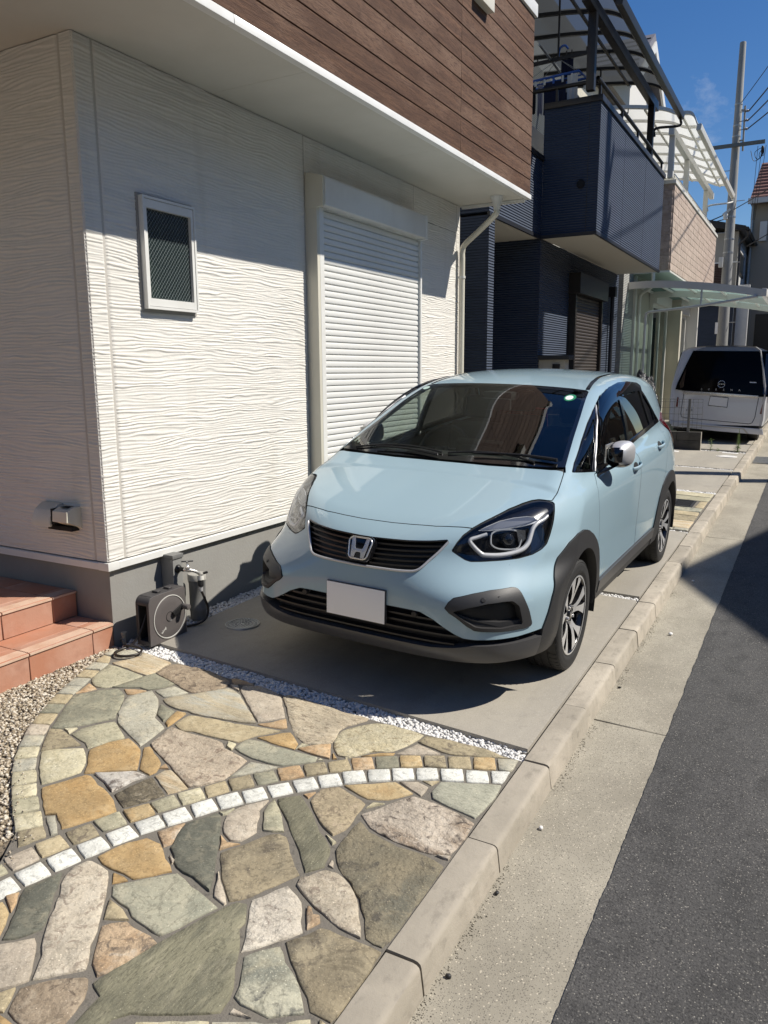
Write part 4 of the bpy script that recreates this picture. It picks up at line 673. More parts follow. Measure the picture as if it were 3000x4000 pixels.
M_smoke = sheetmat('smoked_sheet', (.16, .17, .175), (.28, .30, .31), .60)
M_milk = sheetmat('milky_sheet', (.80, .80, .75), (.8, .8, .76), .06)
M_aqua = sheetmat('aqua_sheet', (.30, .42, .39), (.55, .75, .71), .30)
M_curt = pm('green_curtain', (.17, .22, .175), .8)
M_glz = glassmat('window_glass', (.55, .62, .58), 1.2)

nv = thing('navy_house', 'dark navy house with boxy balcony next door beyond the white house', 'house', (-3.39, 8.65, gz(-3.39, 8.65)))
def part(name, boxes, mat, parent, **k):
    mb = MB()
    for b in boxes: mb.box(*b)
    return obj(name, mb, mat, parent, **k)
XN = -3.39
part('wall', [(-9, XN, 10.55, 15.32, -.2, 3.395)], M_navy, nv); part('wall', [(-9, -4.3, 8.655, 10.549, -.2, 3.395), (-4.299, XN, 8.65, 8.83, -.2, 3.395)], M_navy, nv)
part('upper_wall', [(-4.2, XN, 8.65, 10.549, 3.43, 4.37)], M_navy, nv); part('parapet_cap', [(-4.22, XN+.02, 8.63, 10.548, 4.371, 4.43)], M_brn, nv)
part('porch_soffit', [(-4.29, XN-.02, 8.832, 10.546, 3.40, 3.43)], M_crm, nv); part('edge_trim', [(XN-.019, XN+.012, 8.64, 10.546, 3.385, 3.431)], M_navy2, nv)
part('porch_floor', [(-4.3, -3.0, 8.84, 10.4, -.2, .30)], M_conc, nv)
for z0, z1 in ((3.43, 5.0),):
    part('balcony', [(XN+.001, -2.655, 10.55, 15.20, 3.435, 5.0)], M_navy, nv)
part('balcony_soffit', [(XN+.001, -2.68, 10.57, 15.18, 3.402, 3.434)], M_crm, nv)
part('edge_trim', [(XN+.001, -2.645, 10.535, 10.569, 3.392, 3.436), (-2.679, -2.645, 10.57, 15.21, 3.392, 3.436)], M_navy2, nv)
part('parapet_cap', [(XN, -2.63, 10.525, 10.72, 5.001, 5.075), (-2.83, -2.63, 10.721, 15.23, 5.001, 5.075)], M_brn, nv, bevel=.006)
for y in (12.0, 13.55): part('joint', [(-2.655, -2.653, y-.004, y+.004, 3.44, 4.998)], M_navy2, nv)
part('joint', [(-2.80, -2.79, 10.548, 10.55, 3.44, 4.998)], M_navy2, nv)
mb = MB(); mb.lathe([(.001, -.02), (.04, -.02), (.045, -.012), (.055, -.012), (.055, .0)], (-2.877, 10.55, 4.03), 'Y', 20); obj('vent_cap', mb, M_dark, nv, smooth=40)
part('setback_wall', [(-9, -4.45, 9.0, 15.3, 3.44, 7.4)], M_lgrey, nv); part('balcony_window', [(-4.449, -4.40, 12.2, 14.4, 3.5, 5.6)], M_brn, nv)
mb = MB(); mb.prism([(-9.3, 7.4), (-4.1, 7.4), (-6.7, 8.6)], 8.6, 15.6, 'XZ'); obj('roof', mb, M_brn, nv)
# hand rail
mb = MB(); mb.tube(smoothpath([(-4.3, 10.62, 5.265), (-2.85, 10.62, 5.265), (-2.74, 10.63, 5.262), (-2.70, 10.70, 5.255), (-2.695, 10.85, 5.255), (-2.695, 15.15, 5.255)], 5), .027, 10); rl = obj('handrail', mb, M_brn, nv, smooth=50)
for x, y in ((-3.25, 10.62), (-2.71, 10.68), (-2.695, 11.9), (-2.695, 13.0), (-2.695, 14.1), (-2.695, 15.1)): mb = MB(); mb.box(x-.016, x+.016, y-.016, y+.016, 5.076, 5.25); obj('rail_post', mb, M_brn, rl)
# ground floor shutter, down pipe
shn = part('shutter', [(XN, XN+.11, 12.0, 13.72, .55, .60), (XN, XN+.11, 12.0, 12.07, .601, 2.80), (XN, XN+.11, 13.65, 13.72, .601, 2.80), (XN, XN+.18, 11.97, 13.76, 2.801, 3.10)], M_brn, nv)
mb = MB()
for i in range(44): mb.prism([(XN+.05, 0), (XN+.062, .012), (XN+.064, .030), (XN+.055, .044), (XN+.05, .046)], 12.071, 13.649, 'XZ'); mb.v[-10:] = [(x, y, z+.602+i*.0499) for x, y, z in mb.v[-10:]]
tag(obj('slat', mb, M_shb, shn), kind='stuff')
part('shutter_backing', [(XN+.001, XN+.049, 12.071, 13.649, .601, 2.80)], M_brn, shn)
mb = MB(); mb.tube([(XN+.06, 14.62, .2), (XN+.06, 14.62, 3.0)], .035, 10); mb.box(XN, XN+.12, 14.56, 14.68, 2.95, 3.12); obj('downpipe', mb, M_navy2, nv, smooth=40)

def canopy(root, yA, yB, nr, wallx, zw, beamx, zb, gutx, zg, posts, mfr, msh, w, wpost, zpost):
    """balcony roof: curved ribs, sheets, front beam, gutter and posts; all parts of root"""
    prof = smoothpath([(wallx, 0, zw), ((wallx+beamx)/2, 0, zw-.07), (beamx-.22, 0, zb+.40), (beamx+.10, 0, zb+.27), (beamx+(gutx-beamx)*.72, 0, zg+.26), (gutx-.02, 0, zg+.03)], 7)
    for i in range(nr):
        y = yA+(yB-yA)*i/(nr-1); mb = MB(); ww = w*(1.4 if i in (0, nr-1) else 1)
        vs = []
        for p in prof: vs += [(p.x, y-ww/2, p.z-.03), (p.x, y+ww/2, p.z-.03), (p.x, y+ww/2, p.z+.03), (p.x, y-ww/2, p.z+.03)]
        n = len(prof); mb.add(vs, [(4*j+k, 4*j+(k+1) % 4, 4*j+4+(k+1) % 4, 4*j+4+k) for j in range(n-1) for k in range(4)]+[(0, 1, 2, 3), (4*n-1, 4*n-2, 4*n-3, 4*n-4)]); obj('roof_rib', mb, mfr, root)
        if i < nr-1:
            y2 = yA+(yB-yA)*(i+1)/(nr-1); mb = MB(); mb.add([(p.x, yy, p.z+.012) for p in prof for yy in (y+w*.5+.002, y2-w*.5-.002)], [(2*j, 2*j+1, 2*j+3, 2*j+2) for j in range(n-1)]); obj('roof_sheet', mb, msh, root, smooth=50, fixn=False)
    for t in (.33, .66):
        p = prof[int(len(prof)*t)]; mb = MB(); mb.box(p.x-.02, p.x+.02, yA, yB, p.z-.055, p.z-.031); obj('purlin', mb, mfr, root)
    mb = MB(); mb.box(beamx-.05, beamx+.05, yA+.05, yB+.06, zb-.07, zb+.07); obj('roof_beam', mb, mfr, root, bevel=.008)
    mb = MB(); mb.prism([(gutx-.03, zg+.05), (gutx-.045, zg-.04), (gutx-.02, zg-.06), (gutx+.04, zg-.05), (gutx+.055, zg+.04), (gutx+.04, zg+.06)], yA-.08, yB+.08, 'XZ'); obj('gutter', mb, mfr, root, bevel=.01)
    for y in posts:
        mb = MB(); mb.box(beamx-wpost/2, beamx+wpost/2, y-wpost/2, y+wpost/2, zpost, zb-.071); obj('roof_post', mb, mfr, root, bevel=.006)
    y = yB+.03; mb = MB(); mb.tube(smoothpath([(gutx, y-.03, zg-.06), (gutx-.02, y-.03, zg-.16), (beamx+.08, posts[-1]+.05, zb-.42), (beamx+.06, posts[-1]+.03, zb-.55)], 5), .022, 8); obj('drain_pipe', mb, mfr, root, smooth=50)
canopy(nv, 9.95, 14.55, 7, -4.45, 6.60, -2.75, 6.03, -2.33, 5.83, (10.37, 14.25), M_brn, M_smoke, .05, .10, 5.076)
# clothes pole brackets hanging from the canopy
for (y, z) in ((11.1, 5.78), (13.4, 5.62)):
    mb = MB(); mb.bar((-3.75, y, z), (-2.95, y, z+.02), .03, .045); mb.bar((-3.4, y, z), (-3.4, y, z+.75), .022)
    for x in (-3.72, -3.5, -3.25, -2.98): mb.tube([(x-.035, y, z+.09), (x-.035, y, z+.03), (x, y, z+.015), (x+.035, y, z+.03), (x+.035, y, z+.09)], .009, 6)
    obj('pole_bracket', mb, M_brn, nv)
mb = MB(); mb.tube([(-3.5, 10.6, 5.82), (-3.5, 14.4, 5.63)], .016, 8); obj('clothes_pole', mb, M_zinc, nv, smooth=50)
# hanging laundry
M_blue = pm('blue_plastic', (.02, .10, .42), .35); M_cl = [pm('dark_cloth', (.008, .009, .014), .9), pm('navy_cloth', (.012, .016, .045), .9), pm('white_cloth', (.6, .6, .6), .9), pm('lilac_cloth', (.32, .30, .36), .9)]
lh = thing('pinch_hanger', 'blue plastic pinch hanger hanging under the dark canopy of the navy house', 'clothes hanger', (-3.42, 11.1, 5.55))
fr_ = [(-3.80, 10.92, 5.50), (-3.06, 10.92, 5.53), (-3.06, 11.32, 5.56), (-3.80, 11.32, 5.53)]
mb = MB(); mb.tube(fr_, .017, 8, closed=True); mb.tube([(-3.43, 10.92, 5.515), (-3.43, 11.32, 5.545)], .010, 6); mb.tube([(-3.80, 11.12, 5.515), (-3.06, 11.12, 5.545)], .010, 6); obj('frame', mb, M_blue, lh, smooth=50)
mb = MB()
for p in fr_: mb.tube([p, (-3.40, 11.12, 5.80)], .0035, 5)
obj('chain', mb, M_zinc, lh)
mb = MB(); mb.tube(smoothpath([(-3.40, 11.12, 5.78), (-3.40, 11.12, 5.86), (-3.38, 11.12, 5.93), (-3.32, 11.12, 5.95), (-3.27, 11.12, 5.90)], 4), .014, 8); obj('hook', mb, M_blue, lh, smooth=50)
for i in range(12):
    x, y = -3.77+.062*i, (10.92, 11.32)[i % 2]; mb = MB(); mb.box(x-.012, x+.012, y-.01, y+.01, 5.43, 5.52); obj('peg', mb, M_white if i % 3 else M_blue, lh)
def cloth(name, y, x0, x1, z0, z1, mat, label, sw=.02):
    mb = MB(); nx, nz_ = 12, 8; vs = []
    for off in (0, .004):
        for j in range(nz_):
            for i in range(nx):
                u, v = i/(nx-1), j/(nz_-1); vs.append((x0+(x1-x0)*u, y+off+sw*math.sin(u*13+y*20)*(1-.6*v)+.01*math.sin(v*5), z0+(z1-z0)*v-.015*math.sin(u*9)*(1-v)))
    n = nx*nz_; f = [(j*nx+i, j*nx+i+1, (j+1)*nx+i+1, (j+1)*nx+i) for j in range(nz_-1) for i in range(nx-1)]; mb.add(vs, f+[tuple(k+n for k in q[::-1]) for q in f]); return tag(obj(name, mb, mat, smooth=60, fixn=False), label, 'laundry', 'laundry pegged to the blue hanger')
cloth('shirt', 10.93, -3.80, -3.64, 5.10, 5.45, M_cl[0], 'black cloth pegged at the left end of the blue hanger'); cloth('towel', 10.95, -3.62, -3.55, 5.08, 5.45, M_cl[3], 'narrow lilac cloth pegged beside the black one')
cloth('towel', 10.94, -3.53, -3.23, 5.06, 5.46, M_cl[1], 'wide navy cloth pegged in the middle of the blue hanger'); cloth('towel', 10.93, -3.21, -3.07, 5.08, 5.50, M_cl[2], 'white thin cloth pegged at the right end of the blue hanger'); cloth('shirt', 11.42, -3.45, -3.28, 5.3, 5.88, M_cl[1], 'dark patterned shirt hanging behind the blue hanger frame')
# gate post of the navy house: rendered pillar with a dark stone cap
gp = thing('gate_pillar', 'white rendered gate pillar with dark slate cap behind the car roof', 'gate pillar', (-3.2, 10.75, .2))
part('pillar', [(-3.42, -3.02, 10.62, 10.80, .1, 1.80)], M_cwall, gp, bevel=.004); part('cap_stone', [(-3.48, -2.96, 10.57, 10.85, 1.801, 1.86)], pm('slate_cap', (.035, .036, .038), .6, bumps=[(30, (1, 1, 1), .006)]), gp, bevel=.008)
part('intercom', [(-3.19, -3.09, 10.595, 10.619, 1.60, 1.74)], M_brn, gp, bevel=.004); part('letter_slot', [(-3.40, -3.24, 10.612, 10.619, 1.52, 1.60)], M_brn, gp)
# black wrapped thing beyond the car
bgm = bmesh.new(); bmesh.ops.create_icosphere(bgm, subdivisions=4, radius=1)
for v in bgm.verts:
    q = v.co.copy(); k = 1+.16*mn.noise(q*2.3)+.09*abs(mn.noise(q*6.1)); v.co = Vector((q.x*.25*k, q.y*.30*k, (q.z*.66+.10*(q.z > .4)*mn.noise(q*4))*k))
me = bpy.data.meshes.new('wrapped_bundle'); bgm.to_mesh(me); bgm.free(); me.materials.append(pm('black_plastic_wrap', (.012, .012, .013), .18, bumps=[(9, (1, 1, 1), .05, 6)]))
o = put('wrapped_bundle', me); o.location = (-2.33, 12.5, .90); tag(o, 'crumpled black plastic wrapped bundle standing behind the blue car', 'bundle')

# beige block house with white canopy
bh = thing('beige_house', 'beige house with block clad balcony and a white curved balcony roof', 'house', (-3.35, 16.2, gz(-3.35, 16.2)))
part('wall', [(-9, -3.35, 15.55, 16.62, -.2, 3.56)], M_lgrey, bh); part('wall', [(-9, -3.352, 16.621, 23.6, -.2, 3.56)], M_cwall, bh)
part('balcony', [(-3.349, -2.672, 16.38, 23.45, 3.56, 5.15)], M_block, bh); part('balcony_soffit', [(-3.349, -2.655, 16.36, 23.47, 3.525, 3.559)], M_white, bh)
part('parapet_cap', [(-3.35, -2.63, 16.33, 23.50, 5.151, 5.215)], M_white, bh)
mb = MB(); mb.box(-.011, .011, -.150, .150, -.0665, .0665); meb = mesh('facing_block', mb.v, mb.f, M_block, bevel=.006, seg=1)
mb = MB(); mb.box(-.011, .011, -.073, .073, -.0665, .0665); meh = mesh('facing_block', mb.v, mb.f, M_block, bevel=.006, seg=1)
for j in range(12):
    z = 3.636+.1325*j; half = j % 2
    y = 16.385
    while y < 23.44:
        w = .146 if (half and y < 16.4) or y+.30 > 23.45 else .30
        if y+w > 23.46: break
        o = put('facing_block', meb if w > .2 else meh, bh); o.location = (-2.664+random.uniform(-.002, .002), y+w/2, z); y += w+.005
    for k in range(2): o = put('facing_block', meb, bh); o.location = (-2.83-.305*k, 16.373, z); o.rotation_euler = (0, 0, PI/2)
canopy(bh, 16.0, 22.4, 8, -4.6, 6.62, -2.72, 6.02, -2.23, 5.98, (16.2, 18.1, 21.3), M_white, M_milk, .055, .10, 5.216)
part('upper_wall', [(-9, -4.6, 16.0, 23.4, 3.57, 7.6)], M_cwall, bh); mb = MB(); mb.prism([(-9.3, 7.6), (-4.3, 7.6), (-6.8, 8.9)], 15.7, 23.7, 'XZ'); obj('roof', mb, M_brn, bh)
mb = MB(); mb.bar((-2.70, 16.45, 5.33), (-2.70, 23.3, 5.33), .04, .035)
for i in range(9): mb.box(-2.715, -2.685, 16.5+.84*i, 16.53+.84*i, 5.216, 5.33)
obj('handrail', mb, M_white, bh)
for (a, b) in ((18.3, 20.25), (21.6, 23.3)):
    w_ = part('sliding_door', [(-3.349, -3.28, a, a+.07, .55, 3.1), (-3.349, -3.28, b-.07, b, .55, 3.1), (-3.349, -3.28, a+.071, b-.071, 3.02, 3.1), (-3.349, -3.28, a+.071, b-.071, .55, .63), (-3.33, -3.29, (a+b)/2-.04, (a+b)/2+.04, .631, 3.019)], M_white, bh)
    part('shutter_case', [(-3.349, -3.20, a-.05, b+.05, 3.101, 3.42)], M_white, w_); part('glass', [(-3.315, -3.309, a+.071, b-.071, .631, 3.019)], M_glz, w_)
    mb = MB(); n = 40; mb.add([(-3.338+.009*math.sin(i*1.9), a+.075+(b-a-.15)*i/(n-1), z) for z in (.64, 3.0) for i in range(n)], [(i, i+1, n+i+1, n+i) for i in range(n-1)]); obj('curtain', mb, M_curt, w_, smooth=60, fixn=False)
part('pilaster', [(-3.349, -3.02, 20.55, 20.75, .3, 3.5)], M_cwall, bh); part('pilaster', [(-3.349, -3.0, 23.45, 23.6, .3, 3.5)], M_white, bh)
mb = MB(); mb.tube(smoothpath([(-2.95, 16.3, 3.52), (-2.95, 16.3, 3.34), (-3.0, 16.35, 3.24), (-3.24, 16.72, 3.17), (-3.28, 16.78, 3.05), (-3.28, 16.78, 2.9)], 5)+[Vector((-3.28, 16.78, .3))], .034, 10); obj('downpipe', mb, M_white, bh, smooth=50)
for z in (2.3, 1.55): mb = MB(); mb.box(-3.349, -3.26, 16.74, 16.82, z, z+.02); obj('pipe_clip', mb, M_white, bh)
mb = MB(); mb.box(-3.349, -3.30, 16.50, 16.60, .3, 3.5); obj('corner_trim', mb, M_white, bh)
# carport over the van
cp = thing('carport', 'white lean-to carport with pale green roof sheets over the white van', 'carport', (-3.3, 16, .3))
def arc(y, dz=0): return [(x, y, z+dz) for x, z in ((-3.34, 3.33), (-2.95, 3.335), (-2.5, 3.31), (-1.9, 3.24), (-1.4, 3.16), (-.97, 3.075))]
for y in (15.97, 18.2, 20.6):
    mb = MB(); vs = []
    P_ = smoothpath(arc(y), 4)
    for p in P_: vs += [(p.x, y-.03, p.z-.13), (p.x, y+.03, p.z-.13), (p.x, y+.03, p.z), (p.x, y-.03, p.z)]
    n = len(P_); mb.add(vs, [(4*j+k, 4*j+(k+1) % 4, 4*j+4+(k+1) % 4, 4*j+4+k) for j in range(n-1) for k in range(4)]+[(0, 1, 2, 3), (4*n-1, 4*n-2, 4*n-3, 4*n-4)]); obj('beam', mb, M_white, cp)
for i in range(6):
    p = smoothpath(arc(0), 5); q = p[min(len(p)-1, 1+i*len(p)//5)] if i < 5 else p[-1]; mb = MB(); mb.box(q.x-.02, q.x+.02, 16.001, 20.569, q.z-.05, q.z-.006); obj('purlin', mb, M_white, cp)
for ya, yb in ((16.002, 18.168), (18.232, 20.568)):
    P_ = smoothpath(arc(0), 4); mb = MB(); mb.add([(p.x, y, p.z-.002) for p in P_ for y in (ya, yb)], [(2*j, 2*j+1, 2*j+3, 2*j+2) for j in range(len(P_)-1)]); obj('roof_sheet', mb, M_aqua, cp, fixn=False)
mb = MB(); mb.box(-.985, -.90, 15.93, 20.7, 2.95, 3.09); obj('gutter', mb, M_white, cp, bevel=.015)
mb = MB(); mb.tube(smoothpath([(-1.05, 15.93, 2.96), (-1.15, 15.93, 2.94), (-2.0, 15.93, 2.83), (-2.85, 15.93, 2.755), (-2.95, 15.93, 2.74), (-2.985, 15.93, 2.68), (-2.985, 15.93, 2.5)], 5)+[Vector((-2.985, 15.93, .3))], .026, 10); obj('drain_pipe', mb, M_white, cp, smooth=50)
mb = MB(); mb.tube([(-2.0, 15.95, 3.12), (-2.0, 15.93, 2.83)], .018, 8); obj('stay', mb, M_white, cp, smooth=50)

# grey gabled house, far
fg = thing('gabled_house', 'tall white gabled house with grey roof rising behind the canopies', 'house', (-6, 31, .5))
GX = -5.6
mb = MB(); mb.prism([(25.6, .3), (25.6, 10.5), (27.2, 11.6), (32.2, 8.5), (32.2, .3)], -12, GX, 'YZ'); obj('wall', mb, pm('white_wall', (.62, .61, .58), .8), fg)
mb = MB(); mb.prism([(25.0, 10.22), (27.2, 11.74), (33.0, 8.14), (33.0, 8.35), (27.2, 11.96), (25.0, 10.45)], -12.4, GX+.35, 'YZ'); obj('roof', mb, pm('grey_roof', (.17, .165, .185), .6), fg)
mb = MB(); mb.prism([(25.05, 9.95), (27.2, 11.42), (32.95, 7.85), (32.95, 8.14), (27.2, 11.73), (25.05, 10.22)], GX+.33, GX+.40, 'YZ'); obj('bargeboard', mb, M_white, fg)
for y in (25.2, 25.6, 26.0, 26.4, 26.8): z = 10.46+(y-25.0)*.686; mb = MB(); mb.box(-12.3, GX+.3, y, y+.06, z-.02, z+.03); obj('roof_batten', mb, M_brn, fg)
# low grey house with dark roof behind the pole
lg = thing('dark_roofed_house', 'pale house with dark eaves and a brown louvre behind the utility pole', 'house', (-3, 30.5, .5))
part('wall', [(-6.5, -2.74, 30.5, 36, 3.9, 6.35)], pm('pale_wall', (.33, .32, .29), .85), lg); part('wall', [(-2.74, -2.735, 30.51, 36, 3.9, 6.0)], M_wht, lg); part('lower_wall', [(-6.5, -2.75, 30.6, 36, .3, 3.899)], M_navy, lg)
mb = MB(); mb.prism([(-6.6, 7.3), (-3.64, 6.74), (-2.50, 6.46), (-2.48, 6.30), (-3.62, 6.5), (-6.6, 7.05)], 30.1, 36.2, 'XZ'); obj('roof', mb, M_brn, lg)
mb = MB(); mb.prism([(-2.52, 6.42), (-2.40, 6.40), (-2.36, 6.32), (-2.44, 6.27)], 30.0, 36.4, 'XZ'); obj('gutter', mb, M_brn, lg)
part('window', [(-2.734, -2.70, 31.2, 33.0, 5.0, 5.75)], M_brn, lg); part('pane', [(-2.699, -2.695, 31.3, 32.9, 5.08, 5.67)], M_glz, lg)
mb = MB()
for i in range(12): mb.box(-3.44, -3.06, 30.42, 30.49, 4.62+i*.058, 4.665+i*.058)
tag(obj('louvre', mb, pm('brown_louvre', (.05, .025, .02), .6), lg), kind='stuff')
mb = MB(); mb.tube(smoothpath([(-2.42, 30.2, 6.3), (-2.42, 30.25, 6.15), (-2.60, 30.42, 6.0), (-2.68, 30.45, 5.9), (-2.68, 30.45, 5.5)], 4)+[Vector((-2.68, 30.45, .5))], .045, 8); obj('downpipe', mb, M_navy2, lg, smooth=50)
part('trim_band', [(-6.5, -2.73, 30.47, 30.499, 5.30, 5.36)], M_wht, lg)
part('white_wall', [(-2.734, -2.30, 31.0, 31.2, .3, 4.6)], M_wht, lg)
# tall beige house at the end, on the right
rh = thing('red_roofed_house', 'tall beige house with red tiled roof at the right edge of the street', 'house', (0, 34, .6))
part('wall', [(-2.58, 5, 34, 42, .4, 7.86)], pm('beige_wall', (.36, .315, .25), .85), rh)
mb = MB(); mb.prism([(33.6, 7.84), (33.6, 7.96), (38.1, 10.2), (42.6, 7.96), (42.6, 7.84)], -2.72, 5.3, 'YZ'); rf = obj('roof', mb, pm('red_tile_roof', (.20, .105, .085), .6), rh)
for i in range(11):
    y = 33.62+i*.40; z = 7.985+i*.20; mb = MB(); mb.box(-2.70, 5.2, y, y+.10, z-.01, z+.055); obj('tile_course', mb, rf.data.materials[0], rf)
part('eaves', [(-2.78, 5.3, 33.5, 33.62, 7.78, 7.97)], pm('white_eaves', (.62, .61, .58), .5), rh); part('meter_box', [(-2.33, -2.08, 33.86, 33.999, 6.45, 7.16)], M_white, rh, bevel=.02)
mb = MB(); mb.tube([(-2.62, 33.95, 7.8), (-2.62, 33.95, .6)], .05, 8); obj('downpipe', mb, M_zinc, rh, smooth=50)
part('garage_opening', [(-2.25, 3, 33.97, 33.999, .5, 3.75)], M_brn, rh)
# house across the street (it throws the gable shadow over the road)
oh = thing('opposite_house', 'cream gabled house across the street throwing its gable shadow on the road', 'house', (9, 9.7, .2))
mb = MB(); mb.prism([(6.9, -.2), (13.6, -.2), (13.6, 6.3), (9.7, 7.8), (6.9, 6.2)], 5.75, 13.5, 'YZ'); obj('wall', mb, M_cwall, oh)
mb = MB(); mb.prism([(6.6, 6.10), (9.7, 7.88), (14.1, 6.12), (14.1, 6.24), (9.7, 8.02), (6.6, 6.24)], 5.45, 13.8, 'YZ'); obj('roof', mb, M_brn, oh)
for y in (7.2, 9.0, 11.2):
    for z in (1.2, 4.1): w_ = part('window', [(5.72, 5.749, y, y+1.5, z, z+1.2)], M_white, oh); part('pane', [(5.712, 5.719, y+.08, y+1.42, z+.08, z+1.12)], M_pane, w_)
oh2 = thing('grey_opposite_house', 'grey flat fronted house further back across the street', 'house', (9, -1, 0))
part('wall', [(7.2, 14, -6, 3.2, -.3, 6.2)], M_lgrey, oh2); part('roof', [(7.0, 14.2, -6.2, 3.4, 6.201, 6.5)], M_brn, oh2)
for y in (-4.5, -1.5, 1.0):
    for z in (1.0, 3.9): part('window', [(7.15, 7.199, y, y+1.5, z, z+1.2)], M_brn, oh2)
def fill_house(name, label, x0, x1, y0, y1, h, mat, face):
    t = thing(name, label, 'house', ((x0+x1)/2, (y0+y1)/2, SL*y0)); part('wall', [(x0, x1, y0, y1, -.4, h)], mat, t); part('roof', [(x0-.25, x1+.25, y0-.25, y1+.25, h+.001, h+.30)], M_brn, t)
    k = int((y1-y0-1)/2.6)
    for i in range(k):
        for z in (1.1, 4.0):
            y = y0+1+i*2.6; w_ = part('window', [(face-.04, face+.04, y, y+1.5, z, z+1.2)], M_brn if i % 2 else M_white, t); s_ = -1 if face < (x0+x1)/2 else 1; part('pane', [(face+s_*.041-.003, face+s_*.041+.003, y+.08, y+1.42, z+.08, z+1.12)], M_pane, w_)
fill_house('tan_opposite_house', 'tan flat roofed house across the street beyond the gabled one', 7.4, 15, 14.6, 24.5, 6.9, M_cwall, 7.4)
fill_house('brown_opposite_house', 'brown flat roofed house across the street far along', 7.2, 15, 25.6, 40, 7.2, pm('brown_wall', (.16, .12, .09), .8), 7.2)
fill_house('neighbour_house', 'grey house on the near side of the street behind the viewpoint', -13, -3.6, -17, -5, 6.8, M_lgrey, -3.6)
fill_house('pale_rear_house', 'pale house across the street behind the viewpoint', 7.2, 15, -19, -7.2, 6.6, M_cwall, 7.2)
fill_house('end_house', 'house closing the street far behind the viewpoint', -10, 14, -34, -24, 7, M_cwall, -10)
# ---------------------------------------------------------------- the light blue car: body surface as a smooth field
def nspl(x,y,xq):
    x=np.asarray(x,float);y=np.asarray(y,float);n=len(x);h=np.diff(x)
    A=np.eye(n);r=np.zeros((n,)+y.shape[1:])
    for i in range(1,n-1):
        A[i,i-1]=h[i-1];A[i,i]=2*(h[i-1]+h[i]);A[i,i+1]=h[i]
        r[i]=6*((y[i+1]-y[i])/h[i]-(y[i]-y[i-1])/h[i-1])
    M=np.linalg.solve(A,r)
    xq=np.clip(np.asarray(xq,float),x[0],x[-1]);i=np.clip(np.searchsorted(x,xq)-1,0,n-2)
    a=(x[i+1]-xq);b=(xq-x[i]);hh=h[i]
    if y.ndim>1: a=a[:,None];b=b[:,None];hh=hh[:,None]
    return M[i]*a**3/(6*hh)+M[i+1]*b**3/(6*hh)+(y[i]/hh-M[i]*hh/6)*a+(y[i+1]/hh-M[i+1]*hh/6)*b
class Tab:
    def __init__(s,xs,ys,v,n=49,m=49):
        v=np.array(v,float)            # rows: ys, cols: xs
        s.x0,s.x1,s.y0,s.y1,s.n,s.m=xs[0],xs[-1],ys[0],ys[-1],n,m
        a=nspl(xs,v.T,np.linspace(xs[0],xs[-1],n))     # n x rows
        g=nspl(ys,a.T,np.linspace(ys[0],ys[-1],m))     # m x n
        s.g=np.pad(g,2,mode='reflect',reflect_type='odd')
    def __call__(s,x,y):
        u=np.clip((x-s.x0)/(s.x1-s.x0),0,1)*(s.n-1);v=np.clip((y-s.y0)/(s.y1-s.y0),0,1)*(s.m-1)
        i=np.minimum(u.astype(int),s.n-2);j=np.minimum(v.astype(int),s.m-2);u=u-i;v=v-j
        def w(t): return (((-.5*t+1)*t-.5)*t,((1.5*t-2.5)*t)*t+1,((-1.5*t+2)*t+.5)*t,((.5*t-.5)*t)*t)
        wu=w(u);wv=w(v);o=0
        for b in range(4):
            r=0
            for a in range(4): r=r+wu[a]*s.g[j+b+1,i+a+1]
            o=o+wv[b]*r
        return o
class Cur:
    def __init__(s,x,y,n=200):
        s.x0,s.x1,s.n=x[0],x[-1],n;s.g=np.pad(nspl(x,y,np.linspace(x[0],x[-1],n)),2,mode='reflect',reflect_type='odd')
    def __call__(s,x):
        u=np.clip((x-s.x0)/(s.x1-s.x0),0,1)*(s.n-1);i=np.minimum(u.astype(int),s.n-2);t=u-i
        w=(((-.5*t+1)*t-.5)*t,((1.5*t-2.5)*t)*t+1,((-1.5*t+2)*t+.5)*t,((.5*t-.5)*t)*t)
        return sum(w[a]*s.g[i+a+1] for a in range(4))
def smax(a,b,k):
    h=np.maximum(k-np.abs(a-b),0)/k
    return np.maximum(a,b)+h*h*k*.25
def smin(a,b,k): return -smax(-a,-b,k)
YF=Tab([0,.2,.4,.5,.6,.7,.78,.90],[.15,.22,.30,.40,.50,.58,.66,.74,.80,.86,.92,1.05],[
 [-.70,-.70,-.69,-.675,-.64,-.57,-.47,-.3],
 [-.80,-.798,-.785,-.77,-.735,-.665,-.56,-.36],
 [-.868,-.866,-.855,-.838,-.80,-.725,-.61,-.40],
 [-.874,-.872,-.863,-.848,-.81,-.73,-.61,-.40],
 [-.878,-.876,-.867,-.850,-.81,-.725,-.60,-.38],
 [-.876,-.872,-.850,-.822,-.772,-.685,-.55,-.33],
 [-.862,-.846,-.79,-.735,-.66,-.56,-.42,-.16],
 [-.838,-.812,-.732,-.668,-.585,-.49,-.37,-.10],
 [-.795,-.775,-.708,-.645,-.555,-.45,-.32,-.03],
 [-.72,-.71,-.665,-.61,-.52,-.41,-.27,.04],
 [-.66,-.65,-.61,-.56,-.46,-.34,-.19,.13],
 [-.56,-.55,-.51,-.46,-.36,-.21,-.03,.3]])
